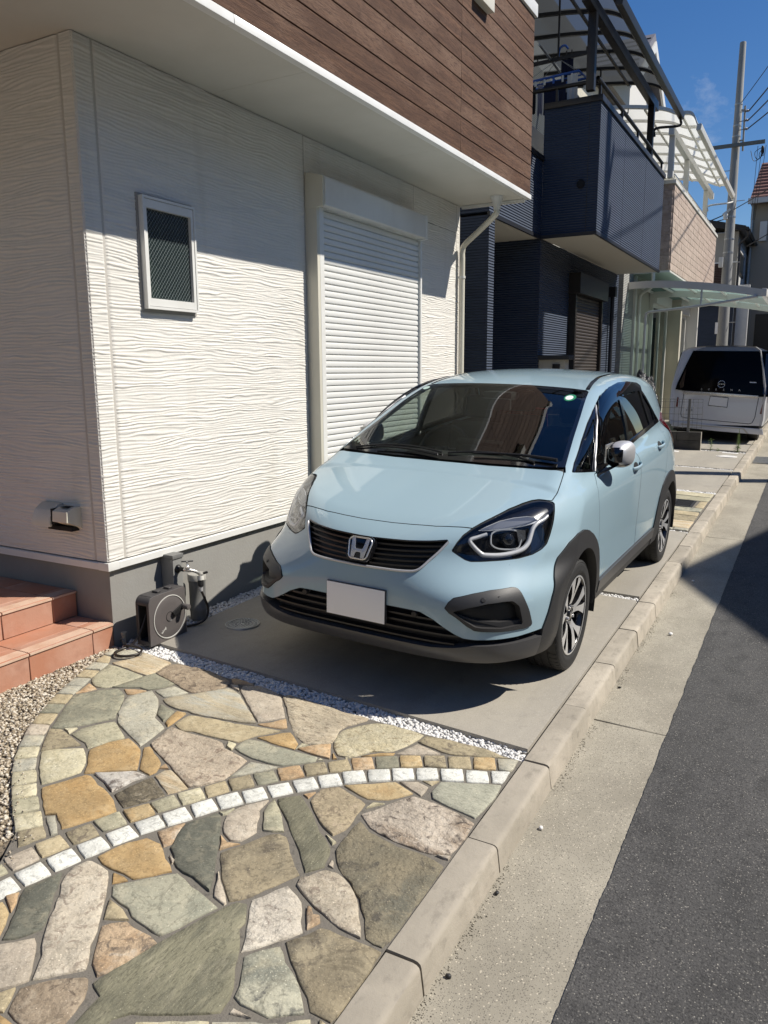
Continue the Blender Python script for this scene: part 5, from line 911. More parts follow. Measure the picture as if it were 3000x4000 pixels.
XS=Tab([-.6,-.2,0,.3,.8,1.5,2.0,2.53,2.9,3.25],[.15,.25,.35,.5,.65,.8,.9,1.0,1.1,1.25],[
 [.76,.78,.78,.78,.78,.78,.78,.78,.76,.70],
 [.81,.825,.825,.82,.815,.815,.82,.825,.80,.75],
 [.84,.846,.845,.838,.832,.832,.838,.846,.83,.77],
 [.845,.853,.853,.848,.842,.842,.848,.853,.84,.78],
 [.84,.858,.857,.853,.849,.849,.853,.855,.825,.74],
 [.815,.850,.853,.852,.852,.853,.855,.850,.81,.72],
 [.79,.835,.842,.845,.848,.851,.851,.838,.79,.69],
 [.74,.79,.805,.816,.825,.834,.835,.818,.76,.66],
 [.66,.71,.74,.767,.785,.797,.795,.775,.72,.62],
 [.56,.61,.65,.69,.71,.72,.725,.715,.67,.60]])
ZTc=Cur([-.95,-.8,-.68,-.5,-.3,-.1,.05,.3,1.,2.,2.8,3.3],[.735,.80,.853,.917,.972,1.02,1.05,1.075,1.10,1.14,1.15,1.14])
YR=Tab([0,.4,.7,.9],[.2,.35,.6,.9,1.1,1.25],[[3.10,3.09,3.02,2.9],[3.20,3.19,3.10,2.95],[3.215,3.20,3.10,2.95],[3.20,3.17,3.06,2.90],[3.17,3.14,3.03,2.86],[3.12,3.1,2.98,2.8]])
XG=Tab([-.2,0,.5,1.,1.5,2.,2.5,2.8,3.1],[.9,1.05,1.15,1.25,1.35,1.45,1.6],[
 [.77,.79,.81,.815,.815,.81,.79,.76,.70],
 [.735,.755,.778,.785,.785,.78,.755,.72,.65],
 [.71,.73,.756,.763,.763,.756,.73,.692,.62],
 [.68,.70,.726,.733,.733,.726,.70,.66,.585],
 [.645,.665,.691,.698,.698,.69,.664,.622,.545],
 [.60,.62,.648,.655,.655,.647,.62,.578,.50],
 [.52,.54,.57,.575,.575,.567,.54,.50,.42]])
ZGc=Cur([-.3,0,.3,.6,.85,1.0,1.15,1.35,1.6,1.9,2.3,2.7,3.0,3.3],[.935,1.061,1.187,1.311,1.414,1.464,1.497,1.524,1.541,1.545,1.532,1.497,1.45,1.38])
YG=Cur([.9,1.1,1.25,1.38,1.6],[3.22,3.16,3.10,3.03,2.9])
def lower(x,y,z):
    fF=(YF(x,z)-y)*.9
    fS=x-XS(y,z)
    fR=y-YR(x,z)
    fT=(z-(ZTc(y)-.045*(x/.74)**4))*.95
    a=smax(fF,fS,.075);a=smax(a,fT,.07)
    return smax(a,fR,.15)
def upper(x,y,z):
    cr=.012+.03*np.clip((y-.7)/.6,0,1)
    gT=(z-(ZGc(y)-cr*(x/.62)**2))*.93
    gS=(x-XG(y,z))*.95
    a=smax(gT,gS,.10)
    a=smax(a,-.12-y,.03)
    a=smax(a,y-YG(z)-.0*x+.10*(x/.6)**2*.3,.10)
    return a
def carF(x,y,z):
    x=np.abs(x)
    return smin(lower(x,y,z),upper(x,y,z),.025)
def carN(x,y,z,e=.002):
    n=np.stack([carF(x+e,y,z)-carF(x-e,y,z),carF(x,y+e,z)-carF(x,y-e,z),carF(x,y,z+e)-carF(x,y,z-e)],-1)
    return n/np.linalg.norm(n,axis=-1,keepdims=True)

YAW = .018; HUBZ = .300
_ey = Vector((math.sin(YAW), math.cos(YAW), SL)).normalized(); _ex = Vector((math.cos(YAW), -math.sin(YAW), -RL)); _ex = (_ex-_ey*_ex.dot(_ey)).normalized(); _ez = _ex.cross(_ey)
CARO = Vector((-1.874, 4.0, .092))
car = thing('parked_car', 'light blue hatchback with dark wheel arch cladding parked under the balcony', 'car', CARO)
car['_local'] = 1
car.matrix_world = Matrix(((_ex.x, _ey.x, _ez.x, CARO.x), (_ex.y, _ey.y, _ez.y, CARO.y), (_ex.z, _ey.z, _ez.z, CARO.z), (0, 0, 0, 1)))

def carpaint():
    m, t, p = newmat('pale_blue_paint')
    nz = _n(t, 'ShaderNodeTexNoise', Scale=2.0, Detail=3); t.links.new(vec(t), nz.inputs['Vector'])
    mx = _n(t, 'ShaderNodeMix', data_type='RGBA'); mx.inputs['A'].default_value = (.305, .428, .492, 1); mx.inputs['B'].default_value = (.322, .445, .506, 1)
    t.links.new(nz.outputs['Fac'], mx.inputs['Factor']); t.links.new(mx.outputs['Result'], p.inputs['Base Color'])
    p.inputs['Roughness'].default_value = .5; p.inputs['Specular IOR Level'].default_value = .15
    p.inputs['Coat Weight'].default_value = 1; p.inputs['Coat Roughness'].default_value = .018; p.inputs['Coat IOR'].default_value = 1.5
    m.diffuse_color = (.33, .49, .55, 1); return m
M_pnt = carpaint()
M_blk = pm('gloss_black', (.006, .006, .007), .08, coat=.5)
M_clad = pm('dark_plastic', (.034, .0335, .034), .48, bumps=[(900, (1, 1, 1), .0002, 2)])
M_clad2 = pm('grey_plastic', (.062, .061, .062), .36, spec=.6)
M_rec = pm('black_plastic', (.012, .012, .0125), .5)
M_gap = pm('panel_gap', (.006, .007, .008), .8)
M_ws = glassmat('windscreen_glass', (.66, .72, .68), 1.0)
M_pv = glassmat('dark_window_glass', (.055, .055, .055), 1.0)
M_fd = glassmat('door_window_glass', (.50, .56, .52), 1.0)
M_lens = glassmat('lamp_lens', (.90, .91, .92), 1.0)
M_chr = pm('chrome', (.80, .78, .74), .24, .75)
M_satin = pm('satin_silver', (.62, .62, .63), .42, .55)
M_int = pm('interior_trim', (.018, .0185, .019), .7)
M_int2 = pm('headlining', (.06, .06, .057), .9)
M_drl = pm('light_guide', (.52, .53, .54), .22, spec=.8)
M_rub = pm('tyre_rubber', (.016, .016, .0162), .72, bumps=[(260, (1, 1, 1), .0006)], layers=[(6, (1, 1, 1), (.026, .025, .024), .5, .7)])
M_rimb = pm('rim_black', (.012, .012, .013), .22, coat=.4)
M_rims = pm('rim_machined', (.70, .70, .70), .36, .6)
M_red = pm('tail_red', (.16, .006, .008), .12, coat=.6)
M_plate = pm('white_plate', (.93, .93, .93), .4)
M_grn = pm('sticker_green', (.02, .22, .11), .5)

# --- sample the field as three height fields (from above, from the side, from the front and the rear)
def march(shape_, pos, dirv, n=46):
    """sphere trace along dirv from pos (arrays) to the surface"""
    p = [a.copy() for a in pos]; d = carF(*p)
    for _ in range(n):
        st = np.clip(d*.8, -.02, .06)
        for k in range(3):
            if dirv[k]: p[k] = p[k]+dirv[k]*st
        d = carF(*p)
        if np.abs(d).max() < 1e-5: break
    return p, np.abs(d) < 4e-4
GV, GN, GQ = [], [], []
def patch(pos, dirv, own, flip):
    sh = pos[0].shape; p, ok = march(sh, pos, dirv)
    nr = carN(*p)
    w = np.stack([np.abs(nr[..., 0])*1.0, np.where(nr[..., 1] < 0, -nr[..., 1], nr[..., 1])*1.0, np.maximum(nr[..., 2], 0)], -1)
    o = {'x': 0, 'f': 1, 'r': 1, 't': 2}[own]; oth = [k for k in range(3) if k != o]
    s = w[..., o]-np.maximum(w[..., oth[0]], w[..., oth[1]])+.006
    if own == 'f': s = np.where(nr[..., 1] > .2, -1, s)
    if own == 'r': s = np.where(nr[..., 1] < -.2, -1, s)
    s = np.where(ok, s, -1)
    return [a.reshape(-1) for a in p], nr.reshape(-1, 3), s.reshape(-1), sh, flip
class Pool:
    def __init__(s): s.V = np.zeros((0, 3)); s.N = np.zeros((0, 3))
    def extend(s, v, n):
        k = len(s.V); s.V = np.vstack([s.V, v]); s.N = np.vstack([s.N, n]); return k
POOL = Pool()
def split(M, fn, level=0.):
    """cut faces along fn = level; returns (fn < level, fn >= level)"""
    Q, Pl = M
    used = np.zeros(len(POOL.V), bool)
    if len(Q): used[Q.reshape(-1)] = True
    for f in Pl: used[list(f)] = True
    d = np.full(len(POOL.V), 1e3); iu = np.where(used)[0]
    if len(iu): d[iu] = fn(POOL.V[iu])-level
    neg = d < 0
    nv, nn, cache = [], [], {}; base = len(POOL.V)
    def cp(i, j):
        k = (i, j) if i < j else (j, i)
        if k not in cache:
            t = d[k[0]]/(d[k[0]]-d[k[1]]); cache[k] = base+len(nv); nv.append(POOL.V[k[0]]*(1-t)+POOL.V[k[1]]*t); q = POOL.N[k[0]]*(1-t)+POOL.N[k[1]]*t; nn.append(q/np.linalg.norm(q))
        return cache[k]
    A, B, pa, pb = [], [], [], []
    if len(Q):
        c = neg[Q].sum(1); A = Q[c == 4]; B = Q[c == 0]; mixed = [tuple(f) for f in Q[(c > 0) & (c < 4)]]
    else: A = B = Q; mixed = []
    for f in Pl:
        c = sum(neg[i] for i in f)
        if c == len(f): pa.append(f)
        elif c == 0: pb.append(f)
        else: mixed.append(f)
    for f in mixed:
        a, b = [], []
        for i, j in zip(f, f[1:]+f[:1]):
            (a if neg[i] else b).append(int(i))
            if neg[i] != neg[j]: k = cp(int(i), int(j)); a.append(k); b.append(k)
        if len(a) > 2: pa.append(tuple(a))
        if len(b) > 2: pb.append(tuple(b))
    if nv: POOL.extend(np.array(nv), np.array(nn))
    return (A, pa), (B, pb)
def psd(poly):
    """signed distance to a closed 2-D polygon, negative inside"""
    P = np.array(poly, float)
    def f(q):
        d = np.full(len(q), 9.); ins = np.zeros(len(q), bool)
        for a, b in zip(P, np.roll(P, -1, 0)):
            ab = b-a; t = np.clip(((q-a)@ab)/max(ab@ab, 1e-12), 0, 1); e = q-a-t[:, None]*ab; d = np.minimum(d, np.hypot(e[:, 0], e[:, 1]))
            c = (a[1] > q[:, 1]) != (b[1] > q[:, 1]); xi = (b[0]-a[0])*(q[:, 1]-a[1])/np.where(b[1] == a[1], 1e-9, b[1]-a[1])+a[0]; ins ^= c & (q[:, 0] < xi)
        return np.where(ins, -d, d)
    return f
def reg(poly, proj, cond=None):
    g = psd(poly)
    def f(v):
        d = g(proj(v))
        return d if cond is None else np.where(cond(v), d, .5)
    return f
YZ = lambda v: v[:, 1:3]
XY = lambda v: v[:, 0:2]
XZ = lambda v: v[:, [0, 2]]
UZ = lambda v: np.stack([(v[:, 0]+v[:, 1])*.70711, v[:, 2]], 1)
def uz(pts): return [((x+y)*.70711, z) for x, y, z in pts]
def merge(*Ms): 
    qs = [m[0] for m in Ms if len(m[0])]
    return (np.vstack(qs) if qs else np.zeros((0, 4), int), sum([list(m[1]) for m in Ms], []))

h = .0095
ys_ = np.arange(-.93, 3.26, h); xs_ = np.arange(0, .885, h); zs_ = np.arange(.15, 1.60, h)
PATCH = []
Y_, X_ = np.meshgrid(ys_, xs_, indexing='ij'); PATCH.append(patch([X_, Y_, np.full_like(X_, 1.68)], (0, 0, -1), 't', False))
Y_, Z_ = np.meshgrid(ys_, zs_, indexing='ij'); PATCH.append(patch([np.full_like(Y_, .93), Y_, Z_], (-1, 0, 0), 'x', False))
h2 = .007; X_, Z_ = np.meshgrid(np.arange(0, .885, h2), np.arange(.15, 1.12, h2), indexing='ij'); PATCH.append(patch([X_, np.full_like(X_, -1.0), Z_], (0, 1, 0), 'f', False))
h3 = .015; X_, Z_ = np.meshgrid(np.arange(0, .885, h3), np.arange(.15, 1.56, h3), indexing='ij'); PATCH.append(patch([X_, np.full_like(X_, 3.4), Z_], (0, -1, 0), 'r', False))
ALL = []
for p, nr, s, sh, fl in PATCH:
    k = POOL.extend(np.stack(p, -1), nr); n1, n2 = sh
    a = (np.arange(n1-1)[:, None]*n2+np.arange(n2-1)[None]).reshape(-1); Q = np.stack([a, a+n2, a+n2+1, a+1], -1)
    ok = (s[Q] > -.9).all(1) | ((s[Q] > 0).any(1) & (s[Q] > -.9).all(1)); Q = Q[ok]
    # orient by the field's normals
    v = POOL.V[Q+k]; fn_ = np.cross(v[:, 1]-v[:, 0], v[:, 2]-v[:, 0]); fl_ = (fn_*POOL.N[Q[:, 0]+k]).sum(1) < 0; Q[fl_] = Q[fl_][:, ::-1]
    S = np.concatenate([np.zeros(k), -s]); 
    M = (Q+k, [])
    # vertices made by cutting have no stored s, so cut once with an index-based field
    lut = {}
    def fs(v, S=S, Q=M[0]):
        iu = np.unique(Q.reshape(-1)); return S[iu]
    A, _ = split(M, fs); ALL.append(A)
BODY = merge(*ALL)

def partmesh(name, M, mat, parent, off=0., skirt=0., mirror='both', inward=0., smoothN=True, mats=None):
    """make object(s) from faces of the pool; off: push along the normal; skirt: depth of a rim turned in from the border"""
    Q, Pl = M; F = [tuple(int(i) for i in f) for f in Q]+[tuple(f) for f in Pl]
    if not F: return None
    us = sorted({i for f in F for i in f}); ix = {i: k for k, i in enumerate(us)}
    V = POOL.V[us]+POOL.N[us]*(off-inward); Nn = POOL.N[us].copy(); F = [tuple(ix[i] for i in f) for f in F]
    if skirt:
        cnt = {}
        for f in F:
            for i, j in zip(f, f[1:]+f[:1]): cnt[(i, j)] = 1
        bd = [(i, j) for (i, j) in cnt if (j, i) not in cnt and not (mirror == 'both' and V[i][0] < .004 and V[j][0] < .004)]
        if bd:
            n0 = len(V); ext = []; en = []; mp_ = {}; acc = {}
            for i, j in bd:
                e = V[j]-V[i]; s_ = np.cross(e, Nn[i]+Nn[j]); s_ /= np.linalg.norm(s_)+1e-9
                acc[i] = acc.get(i, 0)+s_; acc[j] = acc.get(j, 0)+s_
            for i in acc:
                a = acc[i]/(np.linalg.norm(acc[i])+1e-9); mp_[i] = n0+len(ext); ext += [V[i], V[i]-Nn[i]*skirt]; en += [a, a]
            V = np.vstack([V, ext]); Nn = np.vstack([Nn, en])
            F += [(mp_[j], mp_[i], mp_[i]+1, mp_[j]+1) for i, j in bd]
    out = []
    def mk(V, Nn, F):
        me = bpy.data.meshes.new(name); me.from_pydata(V.tolist(), [], F)
        for m in (mat if isinstance(mat, (list, tuple)) else [mat]): me.materials.append(m)
        me.polygons.foreach_set('use_smooth', [True]*len(me.polygons)); me.update()
        me.normals_split_custom_set_from_vertices(Nn.tolist()); return put(name, me, parent)
    mr = np.array([-1, 1, 1])
    if mirror == 'both':
        n = len(V); return mk(np.vstack([V, V*mr]), np.vstack([Nn, Nn*mr]), F+[tuple(i+n for i in f[::-1]) for f in F])
    return [mk(V, Nn, F), mk(V*mr, Nn*mr, [f[::-1] for f in F])]

# --- cut the panels
front = lambda v: v[:, 1] < .35
_, BODY = split(BODY, lambda v: v[:, 2], .262)
R_IN = .362
for cy in (0., 2.53):
    _, BODY = split(BODY, lambda v, cy=cy: np.where(v[:, 0] > .35, np.hypot(v[:, 1]-cy, v[:, 2]-.305), .9), R_IN)
GAPS = []
def take(M, fn, g=.002):
    inn, rest = split(M, fn, -g); gp, rest = split(rest, fn, g); GAPS.append(gp); return inn, rest
# wheel arch and sill cladding
fa = [(-.60, .20), (-.545, .262), (-.527, .386), (-.484, .465), (-.455, .53), (-.40, .61), (-.32, .69), (-.22, .748), (-.12, .777), (-.03, .778), (.07, .758), (.17, .716), (.255, .665), (.325, .60), (.365, .53), (.395, .46), (.425, .395), (.41, .33), (.395, .27), (.39, .20)]
ra = [(1.95, .20), (1.985, .39), (2.03, .517), (2.085, .62), (2.16, .692), (2.26, .742), (2.37, .765), (2.50, .766), (2.62, .742), (2.74, .68), (2.84, .59), (2.93, .47), (3.02, .36), (3.05, .20)]
side = lambda v: v[:, 0] > .5
ARF, BODY = take(BODY, reg(fa, YZ, side), .001)
ARR, BODY = take(BODY, reg(ra, YZ, side), .001)
SILL, BODY = take(BODY, reg([(.30, .1), (.30, .386), (2.15, .392), (2.15, .1)], YZ, lambda v: (v[:, 0] > .5) & (v[:, 1] > .30) & (v[:, 1] < 2.15)), .001)
# windscreen
wsp = [(-.3, .022), (0, .022), (.30, .028), (.53, .046), (.66, .066), (.704, .092), (.657, .378), (.618, .637), (.586, .831), (.566, .965), (.545, .990), (.45, .995), (.2, .992), (0, .990), (-.3, .99)]
WS, BODY = split(BODY, reg(wsp, XY, lambda v: v[:, 2] > .95))
wsi = [(-.3, .075), (0, .075), (.30, .08), (.53, .098), (.64, .115), (.672, .135), (.632, .378), (.594, .637), (.562, .831), (.543, .93), (.525, .945), (.45, .952), (.2, .952), (0, .952), (-.3, .952)]
WSG, WSF = split(WS, reg(wsi, XY))
# side glazing
dlo = [(.391, 1.009), (.469, 1.108), (.55, 1.185), (.623, 1.251), (.73, 1.32), (.84, 1.372), (.961, 1.409), (1.148, 1.441), (1.416, 1.464), (1.653, 1.465), (1.895, 1.451), (2.001, 1.421), (2.10, 1.36), (2.2, 1.28), (2.30, 1.215), (2.44, 1.146), (2.30, 1.145), (2.091, 1.137), (1.706, 1.113), (1.388, 1.088), (1.0, 1.055), (.7, 1.03)]
up = lambda v: (v[:, 0] > .4) & (v[:, 2] > .9)
DLO, BODY = take(BODY, reg(dlo, YZ, up), .0015)
panes = [[(.455, 1.055), (.52, 1.13), (.64, 1.235), (.75, 1.30), (.85, 1.345), (.97, 1.383), (1.15, 1.413), (1.262, 1.425), (1.205, 1.10), (1.0, 1.08), (.7, 1.053)],
         [(1.315, 1.425), (1.42, 1.436), (1.65, 1.438), (1.88, 1.425), (1.935, 1.41), (1.93, 1.30), (1.985, 1.16), (1.706, 1.14), (1.388, 1.115), (1.27, 1.105)],
         [(1.985, 1.395), (2.08, 1.335), (2.18, 1.262), (2.33, 1.175), (2.09, 1.165), (2.03, 1.165), (1.975, 1.30)]]
visor = [(.47, 1.112), (.55, 1.185), (.623, 1.251), (.73, 1.32), (.84, 1.372), (.961, 1.409), (1.148, 1.441), (1.416, 1.464), (1.653, 1.465), (1.895, 1.451), (1.96, 1.432), (1.93, 1.40), (1.6, 1.402), (1.34, 1.39), (1.10, 1.362), (.90, 1.318), (.76, 1.255), (.64, 1.175), (.55, 1.09)]
VIS, _ = split(DLO, reg(visor, YZ)); PANES = []
for p in panes:
    a, DLO = split(DLO, reg(p, YZ)); PANES.append(a)
qw = [(.098, 1.052), (.165, 1.089), (.374, 1.186), (.576, 1.273), (.72, 1.331), (.80, 1.358), (.745, 1.322), (.671, 1.289), (.491, 1.158), (.378, 1.022), (.25, 1.036)]
QW, BODY = take(BODY, reg(qw, YZ, up), .0015)
qwi = [(.135, 1.066), (.18, 1.089), (.374, 1.178), (.576, 1.263), (.67, 1.302), (.60, 1.25), (.47, 1.155), (.355, 1.04), (.25, 1.05)]
QWG, QWF = split(QW, reg(qwi, YZ))
# head lamp, bonnet, grille, fog surround, lower intake
lamp3 = [(.424, -.712, .755), (.439, -.688, .792), (.455, -.658, .822), (.483, -.610, .852), (.509, -.567, .872), (.550, -.495, .898), (.589, -.413, .923), (.629, -.330, .941), (.658, -.278, .950), (.685, -.245, .953), (.713, -.227, .950), (.747, -.204, .938), (.762, -.240, .905), (.774, -.295, .847), (.774, -.330, .802), (.772, -.366, .765), (.760, -.403, .744), (.733, -.456, .726), (.687, -.522, .715), (.620, -.589, .710), (.551, -.649, .708), (.508, -.682, .709), (.484, -.693, .717), (.454, -.702, .735)]
LAMP, BODY = take(BODY, reg(uz(lamp3), UZ, lambda v: (v[:, 0] > .3) & (v[:, 1] < .1)), .0025)
hood = [(-.3, -.690), (0, -.690), (.09, -.689), (.20, -.680), (.314, -.664), (.40, -.640), (.483, -.611), (.509, -.567), (.550, -.495), (.589, -.413), (.629, -.330), (.658, -.278), (.690, -.245), (.735, -.204), (.734, -.112), (.721, -.016), (.711, .055), (.643, .036), (.291, .005), (0, .001), (-.3, .001)]
HOOD, BODY = take(BODY, reg(hood, XY, lambda v: (v[:, 2] > .72) & (v[:, 1] < .3)), .0022)
COWL, BODY = split(BODY, reg([(-.3, -.02), (.29, -.02), (.66, .02), (.72, .055), (.70, .11), (.66, .08), (.3, .04), (-.3, .035)], XY, lambda v: (v[:, 2] > .95) & (v[:, 0] < .725) & (v[:, 1] < .2)))
gr_ = [(-.2, .785), (0, .786), (.05, .786), (.205, .789), (.320, .795), (.392, .803), (.404, .796), (.370, .745), (.342, .712), (.316, .680), (.297, .666), (.27, .660), (.20, .657), (.10, .6565), (0, .6565), (-.2, .6565)]
GRL, BODY = take(BODY, reg(gr_, XZ, front), .001)
fog3 = [(.463, -.857, .520), (.476, -.848, .547), (.494, -.832, .568), (.567, -.783, .587), (.633, -.724, .600), (.706, -.642, .605), (.722, -.624, .600), (.739, -.619, .583), (.758, -.617, .552), (.779, -.602, .497), (.791, -.588, .435), (.790, -.590, .417), (.770, -.627, .411), (.693, -.738, .414), (.625, -.796, .419), (.596, -.813, .423), (.565, -.828, .443), (.516, -.846, .482), (.486, -.854, .499)]
FOG, BODY = take(BODY, reg(uz(fog3), UZ, lambda v: (v[:, 0] > .3) & (v[:, 1] < .1)), .0015)
fogi3 = [(.500, -.848, .508), (.563, -.822, .529), (.636, -.771, .548), (.690, -.715, .553), (.722, -.677, .551), (.745, -.652, .525), (.759, -.641, .46), (.764, -.64, .435), (.700, -.733, .430), (.625, -.796, .437), (.598, -.811, .442), (.55, -.83, .472)]
FOGI, FOGF = split(FOG, reg(uz(fogi3), UZ))
zc_x = [0, .30, .345, .41, .462, .512, .55, .60, .67, .75, .82, .9]; zc_z = [.486, .486, .483, .456, .424, .397, .381, .376, .376, .376, .387, .392]
low = lambda v: np.where(v[:, 1] < .2, v[:, 2]-np.interp(v[:, 0], zc_x, zc_z), .5)
LOWF, BODY = take(BODY, low, .002)
LIP, INTK = split(LOWF, lambda v: v[:, 2]-np.interp(v[:, 0], [0, .40, .50, .60, .75, .9], [.325, .325, .335, .352, .352, .362]))
# doors
fd = [(.365, 1.012), (.330, .985), (.298, .962), (.286, .90), (.287, .878), (.305, .79), (.323, .714), (.335, .608), (.372, .515), (.396, .455), (.415, .391), (1.395, .391), (1.383, .452), (1.365, .505), (1.355, .636), (1.347, .766), (1.344, .953), (1.335, 1.0), (1.285, 1.085), (1.0, 1.0525), (.7, 1.0275)]
rd = [(1.290, 1.085), (1.339, 1.0), (1.348, .953), (1.351, .766), (1.359, .636), (1.369, .505), (1.387, .452), (1.399, .392), (1.99, .396), (2.034, .52), (2.09, .625), (2.20, .74), (2.27, .85), (2.33, 1.0), (2.37, 1.145), (2.091, 1.1345), (1.706, 1.1105)]
sd_ = lambda v: (v[:, 0] > .5) & (v[:, 1] > .2)
FD, BODY = take(BODY, reg(fd, YZ, sd_), .0018)
RD, BODY = take(BODY, reg(rd, YZ, sd_), .0018)
# roof moulding, tail lamp, rear window
rm_ = [(.536, .995), (.502, 1.243), (.481, 1.477), (.476, 1.8), (.47, 2.6), (.49, 2.6), (.497, 1.749), (.505, 1.457), (.529, 1.233), (.560, .997)]
RMO, BODY = take(BODY, reg(rm_, XY, lambda v: v[:, 2] > 1.2), .001)
TL, BODY = take(BODY, reg([(2.49, 1.150), (2.60, 1.110), (2.70, 1.055), (2.76, 1.02), (2.90, .93), (3.3, .90), (3.3, 1.12), (2.95, 1.17), (2.7, 1.20)], YZ, lambda v: (v[:, 0] > .40) & (v[:, 1] > 2.3)), .0015)
RW, BODY = take(BODY, reg([(-.3, 1.09), (.50, 1.09), (.56, 1.13), (.50, 1.36), (-.3, 1.39)], XZ, lambda v: v[:, 1] > 2.6), .002)
HATCH, BODY = take(BODY, reg([(-.3, .55), (.45, .55), (.52, .75), (.58, 1.09), (.54, 1.40), (-.3, 1.42)], XZ, lambda v: v[:, 1] > 2.75), .002)

body = partmesh('body', BODY, M_pnt, car)
partmesh('bonnet', HOOD, M_pnt, car); partmesh('tailgate', HATCH, M_pnt, car)
partmesh('panel_gap', merge(*GAPS), M_gap, body, inward=.006)
partmesh('cowl', COWL, M_rec, car, inward=.012)
for o, pn in zip(partmesh('front_door', FD, M_pnt, car, mirror='two'), range(2)): pass
partmesh('rear_door', RD, M_pnt, car, mirror='two')
FDOORS = [o for o in car.children if o.name.startswith('front_door')]; RDOORS = [o for o in car.children if o.name.startswith('rear_door')]
partmesh('windscreen', WSG, M_ws, car); partmesh('windscreen_border', WSF, M_blk, car)
partmesh('rear_window', RW, M_pv, car)
partmesh('window_trim', DLO, M_blk, car, off=.003, skirt=.012, mirror='two'); partmesh('quarter_trim', QWF, M_blk, car, off=.002, skirt=.01, mirror='two')
partmesh('front_side_window', PANES[0], M_fd, car, inward=.004, mirror='two'); partmesh('rear_side_window', PANES[1], M_pv, car, inward=.004, mirror='two'); partmesh('rear_quarter_window', PANES[2], M_pv, car, inward=.004, mirror='two'); partmesh('front_quarter_window', QWG, M_fd, car, inward=.003, mirror='two')
partmesh('door_visor', VIS, glassmat('smoked_acrylic', (.10, .10, .11), 1.1), car, off=.022, skirt=.004, mirror='two')
partmesh('arch_cladding', ARF, M_clad, car, off=.009, skirt=.05, mirror='two'); partmesh('arch_cladding', ARR, M_clad, car, off=.009, skirt=.05, mirror='two')
SIU, SIL = split(SILL, lambda v: v[:, 2], .318)
SIA, _x = split(SIL, lambda v: -v[:, 2], -.325)
partmesh('sill_cladding', SIL, M_clad2, car, off=.014, skirt=.03, mirror='two'); partmesh('sill_strip', SIU, M_clad, car, off=.004, skirt=.05, mirror='two')
partmesh('roof_moulding', RMO, M_blk, car, inward=.003, mirror='two'); partmesh('tail_lamp', TL, M_red, car, off=.008, skirt=.02, mirror='two')
partmesh('front_lip', LIP, M_clad2, car, off=.010, skirt=.06)
it = partmesh('lower_intake', INTK, M_rec, car, inward=.05)
lensR = partmesh('headlight', LAMP, M_lens, car, off=.001, skirt=.02, mirror='two')
fogs = partmesh('fog_lamp_surround', FOGF, M_clad, car, off=.006, skirt=.04, mirror='two'); 
for f_, o in zip(fogs, partmesh('recess', FOGI, M_rec, car, inward=.035, mirror='two')): o.parent = f_
grl = partmesh('grille', GRL, M_rec, car, inward=.030)
# interior lining: the panels seen from inside
partmesh('inner_lining', split(merge(BODY, RMO), lambda v: np.where((v[:, 1] > .55) & (v[:, 2] > 1.0), -1., 1.))[0], M_int2, car, inward=.03)
partmesh('inner_door_panel', merge(FD, RD), M_int, car, inward=.045)
partmesh('pillar_lining', merge(DLO, QWF, WSF), M_int, car, inward=.02)
# ---------------------------------------------------------------- car: lamps, grille, wheels, cabin
def fy(x, z):      # front surface y at (x, z)
    x = np.atleast_1d(np.asarray(x, float)); z = np.atleast_1d(np.asarray(z, float)); x, z = np.broadcast_arrays(x, z)
    p, ok = march(None, [np.abs(x).copy(), np.full(x.shape, -1.0), z.copy()], (0, 1, 0)); return p[1]
def zt(x, y):      # top surface z at (x, y)
    p, ok = march(None, [np.array([abs(x)], float), np.array([y], float), np.array([1.68])], (0, 0, -1)); return float(p[2][0])
def sx(y, z):      # side surface x
    p, ok = march(None, [np.array([.93]), np.array([y], float), np.array([z], float)], (-1, 0, 0)); return float(p[0][0])
def nrm(p): return Vector(carN(*[np.array([abs(p[0]) if k == 0 else p[k]]) for k in range(3)])[0].tolist())
def sink(pts, d): return [Vector(p)-nrm(p)*d for p in pts]
mir = lambda pts: [Vector((-p[0], p[1], p[2])) for p in pts]
drl3 = [(.548, -.585, .829), (.519, -.618, .818), (.489, -.650, .804), (.509, -.647, .773), (.543, -.634, .741), (.566, -.619, .734), (.615, -.578, .732), (.660, -.530, .738), (.694, -.487, .752), (.709, -.452, .777), (.712, -.425, .813), (.714, -.402, .842), (.724, -.368, .864), (.740, -.325, .876), (.748, -.292, .890)]
refl3 = [(.510, -.600, .847), (.536, -.562, .863), (.576, -.500, .884), (.624, -.440, .895), (.675, -.385, .898), (.704, -.359, .892), (.721, -.355, .877), (.716, -.377, .867), (.674, -.442, .858), (.625, -.499, .851), (.557, -.564, .846)]
proj3 = [(.571, -.583, .800), (.568, -.567, .832), (.592, -.535, .845), (.644, -.486, .844), (.679, -.464, .821), (.684, -.484, .776), (.671, -.510, .757), (.609, -.566, .760), (.578, -.585, .778)]
M_refl = pm('reflector', (.70, .71, .72), .12, .9)
M_house = pm('lamp_housing', (.008, .008, .010), .16)
M_lensdk = pm('projector_lens', (.012, .014, .018), .03, coat=1.)
lams = lensR
hs = partmesh('housing', LAMP, M_house, None, inward=.034, mirror='two')
